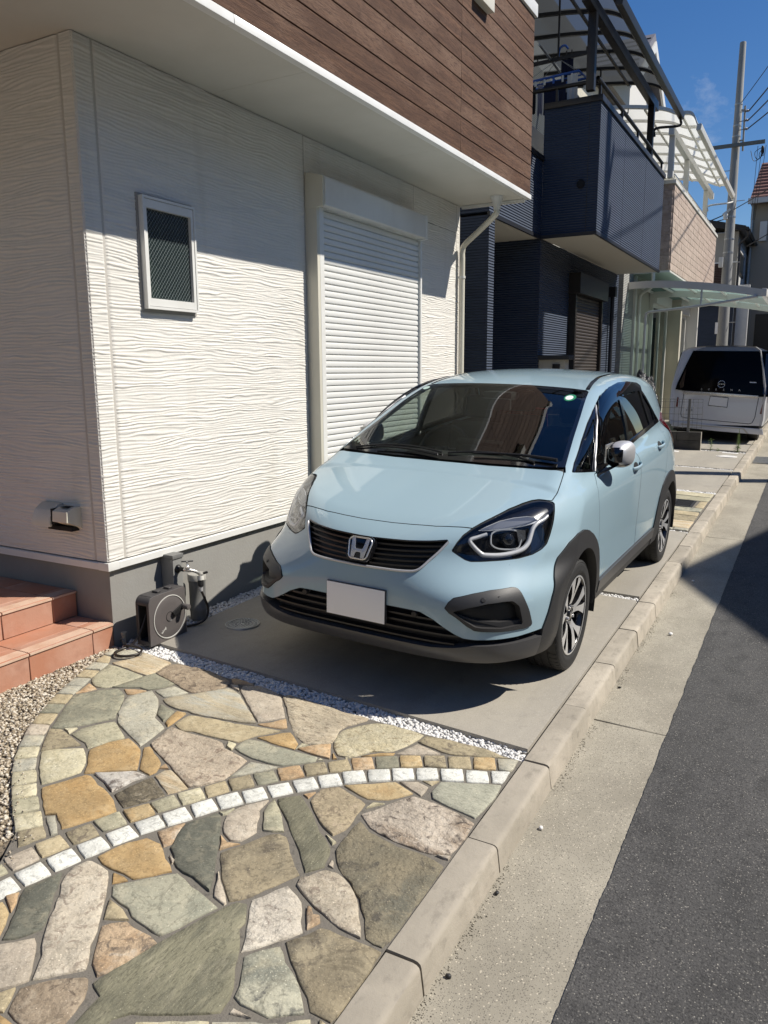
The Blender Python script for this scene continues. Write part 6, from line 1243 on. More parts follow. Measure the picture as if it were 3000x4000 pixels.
for side_, lp, hh in ((1, lams[0], hs[0]), (-1, lams[1], hs[1])):
    S = (lambda p: [Vector((side_*q[0], q[1], q[2])) for q in p])
    hh.parent = lp
    mb = MB(); mb.tube(S(smoothpath(sink(drl3, .0075), 4)), [.0085+.0045*math.sin(PI*i/56.) for i in range(57)], 8); obj('light_guide', mb, M_drl, lp, smooth=60)
    a, b = sink(refl3, .012), sink(refl3, .024); mb = MB(); n = len(a); mb.add(S(a)+S(b), [tuple(range(n))]+[(i, (i+1) % n, n+(i+1) % n, n+i) for i in range(n)]); obj('reflector', mb, pm('clear_reflector', (.22, .23, .25), .16, .55), lp)
    for k_ in (a, b): pass
    mb = MB(); mb.tube(S(a), .0022, 6, closed=True); obj('reflector_rim', mb, M_drl, lp)
    a, b = sink(proj3, .014), sink(proj3, .032); mb = MB(); mb.tube(S(smoothpath(a+[a[0]], 3)), .0045, 6); obj('projector_ring', mb, M_drl, lp, smooth=60)
    c = sum((Vector(p) for p in b), Vector())/len(b); mb = MB(); mb.add(S([c])+S(b), [(0, i+1, (i+1) % len(b)+1) for i in range(len(b))]); obj('projector_bezel', mb, M_blk, lp)
    c0 = Vector((.640, -.520, .802)); nn = nrm(c0); q = nn.to_track_quat('Z', 'Y'); mb = MB()
    mb.lathe([(.001, .016), (.012, .0145), (.022, .010), (.029, .002), (.031, -.004), (.036, -.004), (.037, -.02)], n=28)
    mb.v = [tuple(Vector(((q @ Vector(v))+c0-nn*.018))) for v in mb.v]; mb.v = [(side_*v[0], v[1], v[2]) for v in mb.v]; obj('projector_lens', mb, M_lensdk, lp, smooth=50)
    # bright side reflector beside the projector
    a = sink([(.660, -.484, .848), (.695, -.448, .84), (.700, -.455, .80), (.682, -.488, .77)], .012); mb = MB(); mb.add(S(a[:4]), [(0, 1, 2, 3)]); obj('side_reflector', mb, M_refl, lp)
# grille slats, chrome lower edge, badge
gx = np.array([p[0] for p in gr_[1:-1]]); gzv = np.array([p[1] for p in gr_[1:-1]])
lower_edge = gr_[8:-1]; le = [(x, z) for x, z in lower_edge][::-1]
mb = MB(); ptsR = [(x, float(fy(x, z)[0]), z) for x, z in [(0, .6565), (.10, .6565), (.20, .657), (.27, .660), (.297, .666), (.316, .680), (.342, .712), (.370, .745), (.404, .793)]]
path = [Vector((-p[0], p[1], p[2])) for p in ptsR[::-1]]+[Vector(p) for p in ptsR[1:]]
mb.tube([p+Vector((0, -.003, .002)) for p in smoothpath(path, 4)], .006, 8); obj('chrome_edge', mb, M_satin, grl, smooth=60)
mb = MB(); ptsT = [(x, float(fy(x, z)[0]), z) for x, z in [(0, .786), (.05, .786), (.205, .789), (.320, .795), (.396, .803)]]
mb.tube([p+Vector((0, -.001, -.003)) for p in smoothpath([Vector((-p[0], p[1], p[2])) for p in ptsT[::-1]]+[Vector(p) for p in ptsT[1:]], 4)], .005, 8); obj('top_edge', mb, M_blk, grl, smooth=60)
M_slat = pm('grille_slat', (.016, .016, .018), .34)
for z0 in (.676, .698, .720, .742, .764):
    w = np.interp(z0, [.657, .666, .680, .712, .745, .79], [.24, .29, .312, .338, .366, .395]); xs = np.linspace(-w, w, 25); mb = MB(); zz = z0+.010*(xs/.4)**2
    yb = fy(xs, zz); prof_ = [(.004, .0045), (.004, -.004), (.024, -.010), (.024, -.004)]
    vs = [(x, y+dy, z+dz_) for x, y, z in zip(xs, yb, zz) for dy, dz_ in prof_]; n = 4
    mb.add(vs, [(i*n+k, i*n+(k+1) % n, (i+1)*n+(k+1) % n, (i+1)*n+k) for i in range(24) for k in range(n)]); obj('grille_slat', mb, M_slat, grl, smooth=40)
# badge: dark rounded plate with a chrome ring and a letter H
bc = Vector((0, float(fy(0., .732)[0]), .732)); n0 = Vector((0, -math.cos(math.radians(26)), math.sin(math.radians(26)))); ux = Vector((1, 0, 0)); uy = n0.cross(ux); uy = uy if uy.z > 0 else -uy
def onbadge(p, h): return bc+ux*p[0]+uy*p[1]+n0*h
def rrect(wt, wb, hgt, r, n=6):
    c = [(-wb/2+r, -hgt/2+r, PI), (wb/2-r, -hgt/2+r, 1.5*PI), (wt/2-r, hgt/2-r, 0), (-wt/2+r, hgt/2-r, .5*PI)]
    return [(x+r*math.cos(a+.5*PI*i/(n-1)), y+r*math.sin(a+.5*PI*i/(n-1))) for x, y, a in c for i in range(n)]
def plate3(poly, h0, h1):
    mb = MB(); n = len(poly); mb.add([onbadge(p, h0) for p in poly]+[onbadge(p, h1) for p in poly], [(i, (i+1) % n, n+(i+1) % n, n+i) for i in range(n)]+[tuple(range(n))[::-1], tuple(range(n, 2*n))]); return mb
bd = obj('badge', plate3(rrect(.150, .138, .128, .034), -.02, .016), M_blk, car, bevel=.004)
mb = MB(); mb.tube([onbadge(p, .0175) for p in rrect(.126, .104, .106, .024)], .0042, 8, closed=True); obj('badge_ring', mb, M_chr, bd, smooth=60)
H_ = [(-.058, .048), (-.036, .050), (-.026, .002), (-.018, -.004), (.018, -.004), (.026, .002), (.036, .050), (.058, .048), (.050, -.010), (.042, -.048), (.022, -.048), (.018, -.026), (.012, -.020), (-.012, -.020), (-.018, -.026), (-.022, -.048), (-.042, -.048), (-.050, -.010)]
H_ = [(x*.86, y) for x, y in H_]
mb = plate3(H_, .0155, .0215); obj('badge_letter', mb, M_chr, bd, bevel=.0015, seg=2)
# number plate, blank, with its bracket
pn = Vector((0, -1, 0)); yp = float(fy(0., .47)[0])-.012
pl = obj('number_plate', MB().box(-.165, .165, yp-.004, yp, .394, .559), M_plate, car, bevel=.003)
mb = MB(); mb.box(-.167, .167, yp-.0025, yp+.02, .392, .561); obj('plate_frame', mb, M_clad2, pl, bevel=.002)
mb = MB(); mb.box(-.16, .16, yp+.006, yp+.03, .43, .53); obj('plate_bracket', mb, M_rec, pl, bevel=.004)
# lower intake bars and sensors
for z0 in (.345, .385, .420, .452):
    w = np.interp(z0, [.325, .38, .397, .425, .457, .486], [.50, .55, .51, .46, .405, .345])-.01; xs = np.linspace(-w, w, 21); yb = fy(xs, np.full(21, z0)); mb = MB()
    mb.add([(x, y+dy, z0+dz_) for x, y in zip(xs, yb) for dy, dz_ in ((.012, .004), (.012, -.004), (.05, -.006), (.05, .006))], [(i*4+k, i*4+(k+1) % 4, i*4+4+(k+1) % 4, i*4+4+k) for i in range(20) for k in range(4)]); obj('intake_bar', mb, M_slat, it, smooth=40)
for s_ in (-1, 1):
    mb = MB(); mb.lathe([(.001, -.006), (.013, -.006), (.015, -.003), (.015, .03)], (s_*.313, float(fy(.313, .47)[0])+.004, .468), 'Y', 18); obj('parking_sensor', mb, M_rec, it, smooth=40)
    c0 = (.618, -.777, .563); p = Vector(c0)+nrm(c0)*.007; q = nrm(c0).to_track_quat('Z', 'Y'); mb = MB(); mb.lathe([(.001, .002), (.009, .002), (.011, 0), (.011, -.01)], n=16); mb.v = [tuple(q @ Vector(v)+p) for v in mb.v]; mb.v = [(s_*v[0], v[1], v[2]) for v in mb.v]; obj('parking_sensor', mb, M_rec, fogs[0 if s_ > 0 else 1], smooth=40)
    # shelf inside the fog recess
    A_ = sink([(.500, -.846, .500), (.60, -.808, .468), (.69, -.738, .455), (.758, -.641, .452), (.763, -.640, .436), (.700, -.733, .431), (.598, -.811, .443), (.53, -.838, .478)], .012)
    A_ = [Vector((s_*a.x, a.y, a.z)) for a in A_]; mb = MB(); mb.add(A_+[a+Vector((-s_*.02, .06, 0)) for a in A_], [tuple(range(8))]+[(i, (i+1) % 8, 8+(i+1) % 8, 8+i) for i in range(8)]); obj('fog_shelf', mb, M_clad, fogs[0 if s_ > 0 else 1], smooth=30)
# underbody and wheel wells
mb = MB(); mb.box(-.66, .66, -.58, 3.0, .20, .30); mb.box(-.45, .45, -.74, -.582, .275, .34); mb.box(-.60, .60, .45, 2.05, .17, .189); obj('underbody', mb, M_rec, car)
for cy in (0., 2.53):
    for s_ in (-1, 1):
        mb = MB(); a_ = np.linspace(-.25, PI+.25, 25); vs = []
        for a in a_:
            for x in (.845, .52): vs.append((s_*x, cy+.372*math.cos(a), .305+.372*math.sin(a)))
        mb.add(vs, [(2*i, 2*i+1, 2*i+3, 2*i+2) for i in range(24)]); vs2 = [(s_*.52, cy, .305)]+[(s_*.52, cy+.40*math.cos(a), .305+.40*math.sin(a)) for a in a_]; mb.add(vs2, [(0, i, i+1) for i in range(1, 25)])
        obj('wheel_well', mb, M_rec, car, smooth=40)
mb = MB(); mb.box(-.76, .76, .15, 3.0, .30, .36); obj('cabin_floor', mb, M_int, car)
mb = MB(); mb.box(-.74, .74, -.35, -.33, .3, .85); mb.box(-.72, .72, -.33, .20, .84, .86); obj('bulkhead', mb, M_rec, car)
# wheels
def wheel(cx, cy, s_, rot):
    hz = HUBZ-.002
    t = obj('wheel', MB().lathe([(.245, -.09), (.262, -.098), (.288, -.0945), (.300, -.083), (.3035, -.062), (.3035, -.046), (.298, -.045), (.298, -.038), (.3038, -.037), (.304, -.006), (.299, -.005), (.299, .005), (.304, .006), (.3038, .037), (.298, .038), (.298, .045), (.3035, .046), (.3035, .062), (.300, .083), (.2945, .0905), (.288, .0945), (.284, .093), (.280, .0955), (.262, .0985), (.252, .0975), (.25, .0985), (.232, .095), (.222, .088), (.205, .084)], (0, 0, 0), 'X', 72), M_rub, car, smooth=50)
    t.location = (cx, cy, hz); t.scale = (s_, 1, 1); t.rotation_euler = (rot, 0, 0)
    # tread grooves across the shoulder
    mb = MB()
    for i in range(56):
        a = 2*PI*i/56; 
        for xa, xb in ((.045, .088), (-.088, -.045)):
            p0 = Vector((xa, math.cos(a)*.3018, math.sin(a)*.3018)); p1 = Vector((xb, math.cos(a+.03)*.298, math.sin(a+.03)*.298)); mb.bar(p0, p1, .0035, .0065, (0, math.cos(a), math.sin(a)))
    tag(obj('tread_groove', mb, M_gap, t), kind='stuff')
    mb = MB(); mb.lathe([(.217, .082), (.2195, .089), (.2155, .092), (.209, .090), (.204, .083), (.200, .05), (.195, -.06), (.215, -.085)], (0, 0, 0), 'X', 60); obj('rim', mb, M_rimb, t, smooth=45)
    mb = MB(); mb.lathe([(.2165, .0915), (.2125, .0928), (.2075, .0915)], (0, 0, 0), 'X', 60); obj('rim_edge', mb, M_rims, t, smooth=45)
    mb = MB(); mb.lathe([(.15, -.02), (.02, -.02)], (0, 0, 0), 'X', 40); mb.lathe([(.12, -.02), (.125, -.035), (.155, -.035)], (0, 0, 0), 'X', 40); obj('brake_disc', mb, pm('brake_disc', (.12, .11, .105), .45, .7), t, smooth=40)
    def P(r, a, x): return (x, r*math.cos(a), r*math.sin(a))
    for k in range(5):
        a0 = 2*PI*k/5+PI/2
        for m_ in (-1, 1):
            # one machined blade: out from the hub, kinked, then a broad foot against the rim
            ctr = [(.060, .17, .012, .067), (.095, .14, .013, .076), (.125, .175, .015, .081), (.155, .235, .020, .085), (.180, .265, .026, .0875), (.209, .285, .034, .089)]
            vs = []
            for r, da, hw, x in ctr:
                c = a0+m_*da; e = hw/r; vs += [P(r, c-e*m_, x), P(r, c+e*m_, x-.002), P(r, c+e*m_*1.1, x-.03), P(r, c-e*m_*1.1, x-.03)]
            n = len(ctr); mb = MB(); mb.add(vs, [(4*i, 4*i+1, 4*i+5, 4*i+4) for i in range(n-1)]); obj('spoke_face', mb, M_rims, t, fixn=True)
            mb = MB(); mb.add([(v[0]-.0012, v[1], v[2]) for v in vs], [(4*i+j, 4*i+(j+1) % 4, 4*i+4+(j+1) % 4, 4*i+4+j) for i in range(n-1) for j in (1, 2, 3)]+[(0, 1, 2, 3), (4*n-4, 4*n-1, 4*n-2, 4*n-3)]); obj('spoke', mb, M_rimb, t)
        # dark web between the two blades
        vs = [P(.05, a0-.2, .050), P(.05, a0+.2, .050), P(.125, a0+.11, .062), P(.125, a0-.11, .062), P(.20, a0+.10, .068), P(.20, a0-.10, .068)]; mb = MB(); mb.add(vs, [(0, 1, 2, 3), (3, 2, 4, 5)]); obj('spoke_web', mb, M_rimb, t)
        # broad machined pad on the rim between neighbouring spokes
    mb = MB(); mb.lathe([(.001, .073), (.024, .073), (.030, .070), (.033, .064), (.05, .062), (.064, .056), (.068, .03)], (0, 0, 0), 'X', 40); hb = obj('hub', mb, M_rimb, t, smooth=40)
    mb = MB(); mb.lathe([(.001, .0745), (.021, .0745), (.023, .0725)], (0, 0, 0), 'X', 30); obj('centre_cap', mb, M_blk, t, smooth=40)
    hh_ = [(x*.30, y*.30) for x, y in H_]; n = len(hh_); mb = MB(); mb.add([(.0745, x, y) for x, y in hh_]+[(.0765, x, y) for x, y in hh_], [(i, (i+1) % n, n+(i+1) % n, n+i) for i in range(n)]+[tuple(range(n, 2*n))]); obj('cap_letter', mb, M_chr, t)
    for k in range(5):
        a = 2*PI*k/5+PI/2+PI/5; mb = MB(); mb.lathe([(.001, .078), (.008, .077), (.0095, .068), (.0095, .05)], (0, .046*math.cos(a), .046*math.sin(a)), 'X', 8); obj('wheel_nut', mb, M_chr if k % 2 == 0 else M_satin, t, smooth=30)
    return t
wheel(.74, 0, 1, -.12); wheel(.74, 2.53, 1, -.30); wheel(-.74, 0, -1, .4); wheel(-.74, 2.53, -1, .9)
# door mirrors
def ellip(c, r, n=20, m=14, f=None):
    vs = []; c = Vector(c)
    for j in range(m+1):
        th = PI*j/m
        for i in range(n):
            ph = 2*PI*i/n; v = Vector((math.sin(th)*math.cos(ph), math.sin(th)*math.sin(ph), math.cos(th)))
            sg = lambda q, e: math.copysign(abs(q)**e, q)
            v = Vector((sg(v.x, .75)*r[0], sg(v.y, .8)*r[1], sg(v.z, .75)*r[2])); v = f(v) if f else v; vs.append(tuple(c+v))
    return vs, [(j*n+i, j*n+(i+1) % n, (j+1)*n+(i+1) % n, (j+1)*n+i) for j in range(m) for i in range(n)]
for s_ in (1, -1):
    f = lambda v: Vector((s_*(v.x+.12*v.y), v.y, v.z*(1+.9*v.y)+.06*v.x))
    mb = MB(); vs, fs = ellip((0, 0, 0), (.066, .112, .076), f=f); mx_, my_ = (.886, .555) if s_ > 0 else (.850, .70); mb.add([(s_*mx_+v[0], my_+v[1], 1.108+v[2]) for v in vs], fs)
    B_ = bmesh.new(); me0 = mesh('door_mirror', mb.v, mb.f, [M_satin, M_blk], smooth=60)
    for p in me0.polygons:
        c = p.center
        if c.z < 1.06 or c.x*s_ < mx_-.030 or c.y < my_-.095: p.material_index = 1
    dm = put('door_mirror', me0, car)
    mb = MB(); mb.add([(s_*x, y, z) for x, y, z in ((.80, .40, 1.012), (.80, .55, 1.022), (.875, .53, 1.045), (.875, .45, 1.045), (.79, .36, .985), (.80, .58, 1.0), (.905, .535, 1.062), (.905, .455, 1.062))], [(0, 1, 2, 3), (4, 7, 6, 5), (0, 4, 5, 1), (1, 5, 6, 2), (2, 6, 7, 3), (3, 7, 4, 0)]); obj('mirror_foot', mb, M_rec, dm, bevel=.006)
    mb = MB(); mb.box(min(s_*.812, s_*.822), max(s_*.812, s_*.822), .48, .64, 1.06, 1.165); obj('mirror_glass', mb, M_chr, dm, bevel=.003)
# door handles
for s_, doors in ((1, FDOORS[0]), (-1, FDOORS[1])):
    pass
def handle(y0, y1, z0, z1, dr, s_):
    n = 9; ys = np.linspace(y0, y1, n); zs = np.linspace(z0, z1, n); vs = []
    for i in range(n):
        u = i/(n-1); bow = .030*math.sin(PI*min(1, max(0, u)))**.55; x = sx(ys[i], zs[i]); hw = .017*(1-.25*abs(2*u-1)**3)
        for dx, dz_ in ((bow-.004, -hw), (bow+.006, -hw*.55), (bow+.008, hw*.5), (bow, hw)): vs.append((s_*(x+dx), ys[i], zs[i]+dz_))
    mb = MB(); mb.add(vs, [(4*i+k, 4*i+(k+1) % 4, 4*i+4+(k+1) % 4, 4*i+4+k) for i in range(n-1) for k in range(4)]+[(0, 1, 2, 3), (4*n-1, 4*n-2, 4*n-3, 4*n-4)])
    h_ = obj('handle', mb, M_pnt, dr, smooth=60, bevel=.004)
    mb = MB(); pts = []
    ym, zm = (y0+y1)/2-.01, (z0+z1)/2; x = sx(ym, zm); mb.lathe([(.001, .0025), (.9, .0025), (1, -.002)], n=20); mb.v = [(s_*(sx(ym+v[0]*.062, zm+v[1]*.026)+.0006), ym+v[0]*.062, zm+v[1]*.026) for v in mb.v]
    obj('handle_recess_shade', mb, M_gap, dr)  # flat disc on the door; the shade of the handle cup is painted black
for k, s_ in ((0, 1), (1, -1)):
    handle(1.115, 1.315, .945, .965, FDOORS[k], s_); handle(1.945, 2.145, .998, 1.022, RDOORS[k], s_)
# bright strip on the rear edge of the front quarter window
for s_ in (1, -1):
    mb = MB(); mb.tube(smoothpath([(s_*(sx(y, z)+.004), y, z) for y, z in ((.805, 1.361), (.75, 1.332), (.671, 1.285), (.58, 1.232), (.491, 1.155), (.43, 1.085), (.385, 1.024))], 4), .0065, 6); obj('window_strip', mb, M_satin, car, smooth=60)
# wipers
for (a, b, c) in (((.655, .100), (.30, .026), (.02, .040)), ((-.02, .03), (-.30, .062), (-.60, .055))):
    P3 = lambda q, e: Vector((q[0], q[1], zt(q[0], q[1])+e))
    w_ = None; mb = MB(); L_ = [P3((c[0]+(b[0]-c[0])*t+0, c[1]+(b[1]-c[1])*t+.035*math.sin(PI*t)), .012) for t in np.linspace(0, 1, 7)]
    mb.tube([P3((a[0]+(c[0]-a[0])*t, a[1]+(c[1]-a[1])*t+.03*math.sin(PI*t)), .020) for t in np.linspace(0, .75, 9)], [.010, .010, .009, .008, .007, .006, .006, .005, .005], 8); w_ = obj('wiper_arm', mb, M_rec, car, smooth=50)
    mb = MB(); mb.tube([P3((a[0]*.82+(c[0]-a[0]*.82)*t, .075+.045*math.sin(PI*t)), .009) for t in np.linspace(0, 1, 13)], .006, 6); obj('wiper_blade', mb, M_rec, w_, smooth=50)
# stickers on the windscreen
def decal(name, cx_, cy_, rx, ry, m, par, e=.0015, n=20):
    mb = MB(); pts = [(cx_+rx*math.cos(2*PI*i/n), cy_+ry*math.sin(2*PI*i/n)) for i in range(n)]; mb.add([(x, y, zt(x, y)+e) for x, y in pts], [tuple(range(n))]); return obj(name, mb, m, par)
wso = bpy.data.objects['windscreen']
st_ = decal('inspection_sticker', .487, .838, .036, .050, M_grn, wso); decal('sticker_mark', .483, .836, .024, .032, M_plate, wso, .0022, 14)
decal('inspection_sticker', -.545, .905, .022, .03, pm('sticker_pale', (.45, .6, .55), .5), wso)
mb = MB(); mb.box(-.10, .10, .845, .99, 1.36, 1.415); obj('camera_housing', mb, M_int, car, bevel=.02)
mb = MB(); mb.box(-.11, .11, .80, .83, 1.30, 1.375); obj('rear_view_mirror', mb, M_int, car, bevel=.015)
# cabin
mb = MB(); mb.prism([(.02, 1.03), (.35, 1.055), (.62, 1.035), (.72, .98), (.74, .70), (.60, .60), (.02, .60)], -.70, .70, 'YZ'); da = obj('dashboard', mb, M_int, car, bevel=.03)
mb = MB(); mb.box(-.16, .16, .58, .60, 1.03, 1.13); obj('display', mb, M_blk, da, bevel=.008)
q = Matrix.Rotation(math.radians(-24), 3, 'X'); mb = MB(); mb.tube([q @ Vector((.178*math.cos(a), 0, .178*math.sin(a)))+Vector((-.36, .82, 1.00)) for a in np.linspace(0, 2*PI, 28, endpoint=False)], .015, 10, closed=True); sw = obj('steering_wheel', mb, M_int, car, smooth=60)
mb = MB(); mb.bar(q @ Vector((-.165, 0, 0))+Vector((-.36, .82, 1.0)), q @ Vector((.165, 0, 0))+Vector((-.36, .82, 1.0)), .03, .05); mb.bar(Vector((-.36, .82, 1.0)), Vector((-.36, .70, .95)), .08); obj('wheel_boss', mb, M_int, sw, bevel=.01)
M_seat = pm('seat_fabric', (.022, .0225, .023), .85, bumps=[(300, (1, 1, 1), .001)])
for xc_, y_ in ((-.36, 1.25), (.36, 1.25), (-.36, 2.05), (.36, 2.05)):
    mb = MB(); mb.prism([(y_-.42, .52), (y_-.40, .66), (y_+.06, .62), (y_+.06, .48)], xc_-.25, xc_+.25, 'YZ'); st = obj('seat', mb, M_seat, car, bevel=.05, seg=3)
    mb = MB(); mb.prism([(y_, .60), (y_+.12, .58), (y_+.27, 1.14), (y_+.19, 1.16)], xc_-.235, xc_+.235, 'YZ'); obj('seat_back', mb, M_seat, st, bevel=.04, seg=3)
    mb = MB(); mb.box(xc_-.125, xc_+.125, y_+.19, y_+.29, 1.18, 1.35); obj('headrest', mb, M_seat, st, bevel=.045, seg=3)
# ---------------------------------------------------------------- utility poles and wires
M_pole = pm('pole_concrete', (.30, .30, .285), .85, layers=[(2, (1, 1, .3), (.24, .24, .23), .4, .7), (20, (1, 1, .4), (.2, .2, .19), .55, .75, 4, .6)], bumps=[(120, (1, 1, 1), .002)])
M_wire = pm('black_wire', (.012, .012, .013), .6)
def pole(label, x, y, zt_, r0, r1, arms=True):
    t = thing('utility_pole', label, 'utility pole', (x, y, SL*y))
    mb = MB(); mb.tube([(x, y, SL*y-.2), (x, y, zt_-.02), (x, y, zt_)], [r0, r1, r1*.9], 20); obj('shaft', mb, M_pole, t, smooth=50)
    for z in np.arange(2.2, zt_-3, .9):
        s = 1 if int(z/.9) % 2 else -1; mb = MB(); mb.tube([(x, y, z), (x+s*.36, y-.02, z)], .011, 6); obj('step_bolt', mb, M_zinc, t)
    return t
p1 = pole('grey concrete utility pole with cross arm rising against the sky', -2.69, 27, 11.16, .19, .088)
mb = MB(); mb.box(-3.45, -1.88, 26.78, 26.86, 8.22, 8.32); obj('cross_arm', mb, pm('arm_steel', (.16, .17, .16), .6, .4), p1)
mb = MB(); mb.tube([(-2.48, 26.9, 8.1), (-2.50, 26.9, 9.36)], .028, 8); mb.bar((-2.6, 26.9, 9.25), (-2.5, 26.9, 9.25), .04); mb.bar((-2.6, 26.9, 8.4), (-2.5, 26.9, 8.4), .04); obj('riser_rod', mb, M_pole, p1)
for z in (9.2, 8.94, 8.70):
    mb = MB(); mb.lathe([(.01, -.06), (.04, -.05), (.025, -.02), (.045, .0), (.025, .03), (.035, .05), (.01, .06)], (-2.42, 26.86, z), 'X', 10); mb.bar((-2.62, 26.9, z), (-2.4, 26.87, z), .02); obj('insulator', mb, pm('insulator_grey', (.2, .2, .2), .3), p1, smooth=50)
for z in (9.45, 8.85, 8.55, 6.25, 5.6, 5.2): mb = MB(); r_ = .088+(.19-.088)*(11.16-z)/11+.006; mb.lathe([(r_-.01, -.02), (r_+.004, -.02), (r_+.004, .02), (r_-.01, .02)], (-2.69, 27, z), n=16); obj('band', mb, M_zinc, p1)
mb = MB(); mb.box(-2.92, -2.80, 26.72, 26.86, 4.75, 5.05); obj('junction_box', mb, M_white, p1, bevel=.01)
mb = MB(); mb.box(-2.90, -2.82, 26.80, 26.81, 2.75, 3.1); obj('number_tag', mb, M_plate, p1)
mb = MB(); mb.lathe([(.02, -.10), (.06, -.08), (.07, .05), (.03, .12)], (-2.82, 26.82, 6.25), n=10); mb.bar((-2.9, 26.8, 6.3), (-2.7, 26.82, 6.45), .06); obj('cable_clamp', mb, M_white, p1)
p2 = pole('dark concrete utility pole across the street', 3.35, 14.0, 12.6, .20, .12)
mb = MB(); mb.box(2.6, 4.1, 13.9, 13.98, 11.2, 11.3); mb.box(2.7, 4.0, 13.9, 13.98, 10.5, 10.6); obj('cross_arm', mb, M_zinc, p2)
mb = MB(); mb.lathe([(.01, 0), (.24, .02), (.26, .1), (.26, .75), (.22, .85), (.01, .88)], (3.35, 13.58, 8.9), n=20); obj('transformer', mb, M_zinc, p2, smooth=40)
def wire(label, a, b, sag, r=.014, n=18, nm='overhead_cable'):
    a, b = Vector(a), Vector(b); pts = [a+(b-a)*i/(n-1)-Vector((0, 0, sag*4*(i/(n-1))*(1-i/(n-1)))) for i in range(n)]
    mb = MB(); mb.tube(pts, r, 6); return tag(obj(nm, mb, M_wire, smooth=60), label, 'cable', 'cables strung from the utility pole')
wire('topmost thin cable leaving the pole to the right', (-2.6, 26.95, 9.50), (2.9, 13.95, 12.35), .25, .010)
wire('upper of the three thick cables ending on insulators', (-2.38, 26.86, 9.2), (2.7, 13.94, 11.28), .3, .018)
wire('middle of the three thick cables ending on insulators', (-2.38, 26.86, 8.94), (3.1, 13.94, 10.6), .3, .018)
wire('lower of the three thick cables ending on insulators', (-2.38, 26.86, 8.70), (3.9, 13.94, 10.1), .3, .018)
wire('low cable sagging from the pole clamp towards the right', (-2.6, 26.9, 6.45), (4.2, 14.0, 8.3), .35, .014); wire('lowest cable running right from below the pole clamp', (-2.5, 31, 5.9), (3.4, 14.1, 7.2), .3, .016)
wire('low cable running left from the pole clamp behind the beige house', (-2.78, 26.9, 6.35), (-5.2, 26.0, 5.6), .1, .016); wire('second low cable running left from the pole clamp', (-2.78, 26.9, 6.2), (-5.2, 25.6, 5.9), .12, .014)
for i, x in enumerate((-2.02, -1.97, -1.92)):
    wire(('left', 'middle', 'right')[i]+' of the three thin drop wires hanging from the cross arm end', (x+.06*i-.04, 26.75, 8.15), (x-.10, 27.0, 6.1), 0, .007)
bp_ = []
for k in range(4):
    a = .35*k; bp_ += [(-2.25+.12*k, 26.8, 8.05-.05*k), (-2.15+.08*k, 26.78, 7.75+.04*k), (-1.95, 26.8, 7.85+.02*k), (-1.9, 26.8, 8.1)]
mb = MB(); mb.tube(smoothpath(bp_, 4), .009, 5); mb.lathe([(.02, -.10), (.045, -.06), (.045, .06), (.02, .10)], (-1.93, 26.82, 8.05), n=8); tag(obj('drop_loop', mb, M_wire, smooth=60), 'tangle of looped drop wires at the cross arm end', 'cable', 'cables strung from the utility pole')

# ---------------------------------------------------------------- white van under the carport
vY = 15.92; vz = gz(-1.6, 16.2)
M_vpnt = pm('pearl_white_paint', (.80, .80, .815), .3, coat=1); M_vgls = pm('van_black_glass', (.003, .003, .004), .08, spec=.10)
van = thing('white_van', 'white minivan with black rear window parked under the carport', 'van', (-1.6, 18.2, vz))
VX0, VX1 = -2.43, -.80
def vx(a): return -2.397+.001607*(a-590)
def vzz(a, b): return 2.022-.001736*(b-870)-.000036*(a-590)
prof = [(-.815, .30), (-.835, .42), (-.84, .75), (-.83, 1.02), (-.77, 1.35), (-.69, 1.68), (-.60, 1.745), (-.3, 1.775)]
prof = prof+[(-x, z) for x, z in prof[::-1]]
cxv = -1.612; rows_ = []
for (yy, sx_, sz0, zc) in ((0.05, .93, 0, 0), (.012, .965, 0, 0), (.0, .985, 0, 0), (.03, 1, 0, 0), (.25, 1.01, 0, 0), (3.2, 1.01, 0, 0), (4.2, .98, -.35, 0), (4.65, .85, -.75, 0)):
    r = []
    for x, z in prof:
        lean = .20*max(0, (z-.95))/.8 if yy < 1 else 0
        zz = z if z < 1.0 else z+(sz0*(z-1.0)/.8)
        r.append((cxv+x*sx_, vY+yy+lean, vz+.02+zz))
    rows_.append(r)
n = len(prof); vs = [p for r in rows_ for p in r]; mb = MB(); mb.add(vs, [(i*n+k, i*n+k+1, (i+1)*n+k+1, (i+1)*n+k) for i in range(len(rows_)-1) for k in range(n-1)]+[(k, n-1-k, n-2-k, k+1) for k in range(n//2-1)]+[tuple((len(rows_)-1)*n+k for k in range(n))]); obj('body', mb, M_vpnt, van, smooth=35)
yv = lambda z: vY+.055+.20*max(0, (z-vz-.97))/.8       # rear face, leaning forward above the belt
def vpanel(name, pts, mat, e, parent=van, th=.02, **k):
    mb = MB(); F_ = [(vx(a), yv(vzz(a, b))-e, vzz(a, b)) for a, b in pts]; B_ = [(x, y+th, z) for x, y, z in F_]; m = len(pts)
    mb.add(F_+B_, [tuple(range(m))]+[(i, (i+1) % m, m+(i+1) % m, m+i) for i in range(m)]); return obj(name, mb, mat, parent, **k)
vpanel('roof_cap', [(800, 868), (880, 840), (1050, 828), (1350, 832), (1500, 845), (1592, 880), (1570, 886), (815, 884)], pm('grey_roof_paint', (.30, .31, .32), .3, coat=.6), .03, th=.6)
gw = vpanel('rear_window', [(772, 872), (1606, 874), (1634, 1200), (1636, 1350), (1525, 1352), (1100, 1318), (712, 1308), (612, 1296), (628, 1230), (705, 1030)], M_vgls, .035, bevel=.01)
vpanel('chrome_strip', [(705, 1311), (1100, 1321), (1522, 1340), (1520, 1362), (1100, 1350), (702, 1338)], M_chr, .035, bevel=.004)
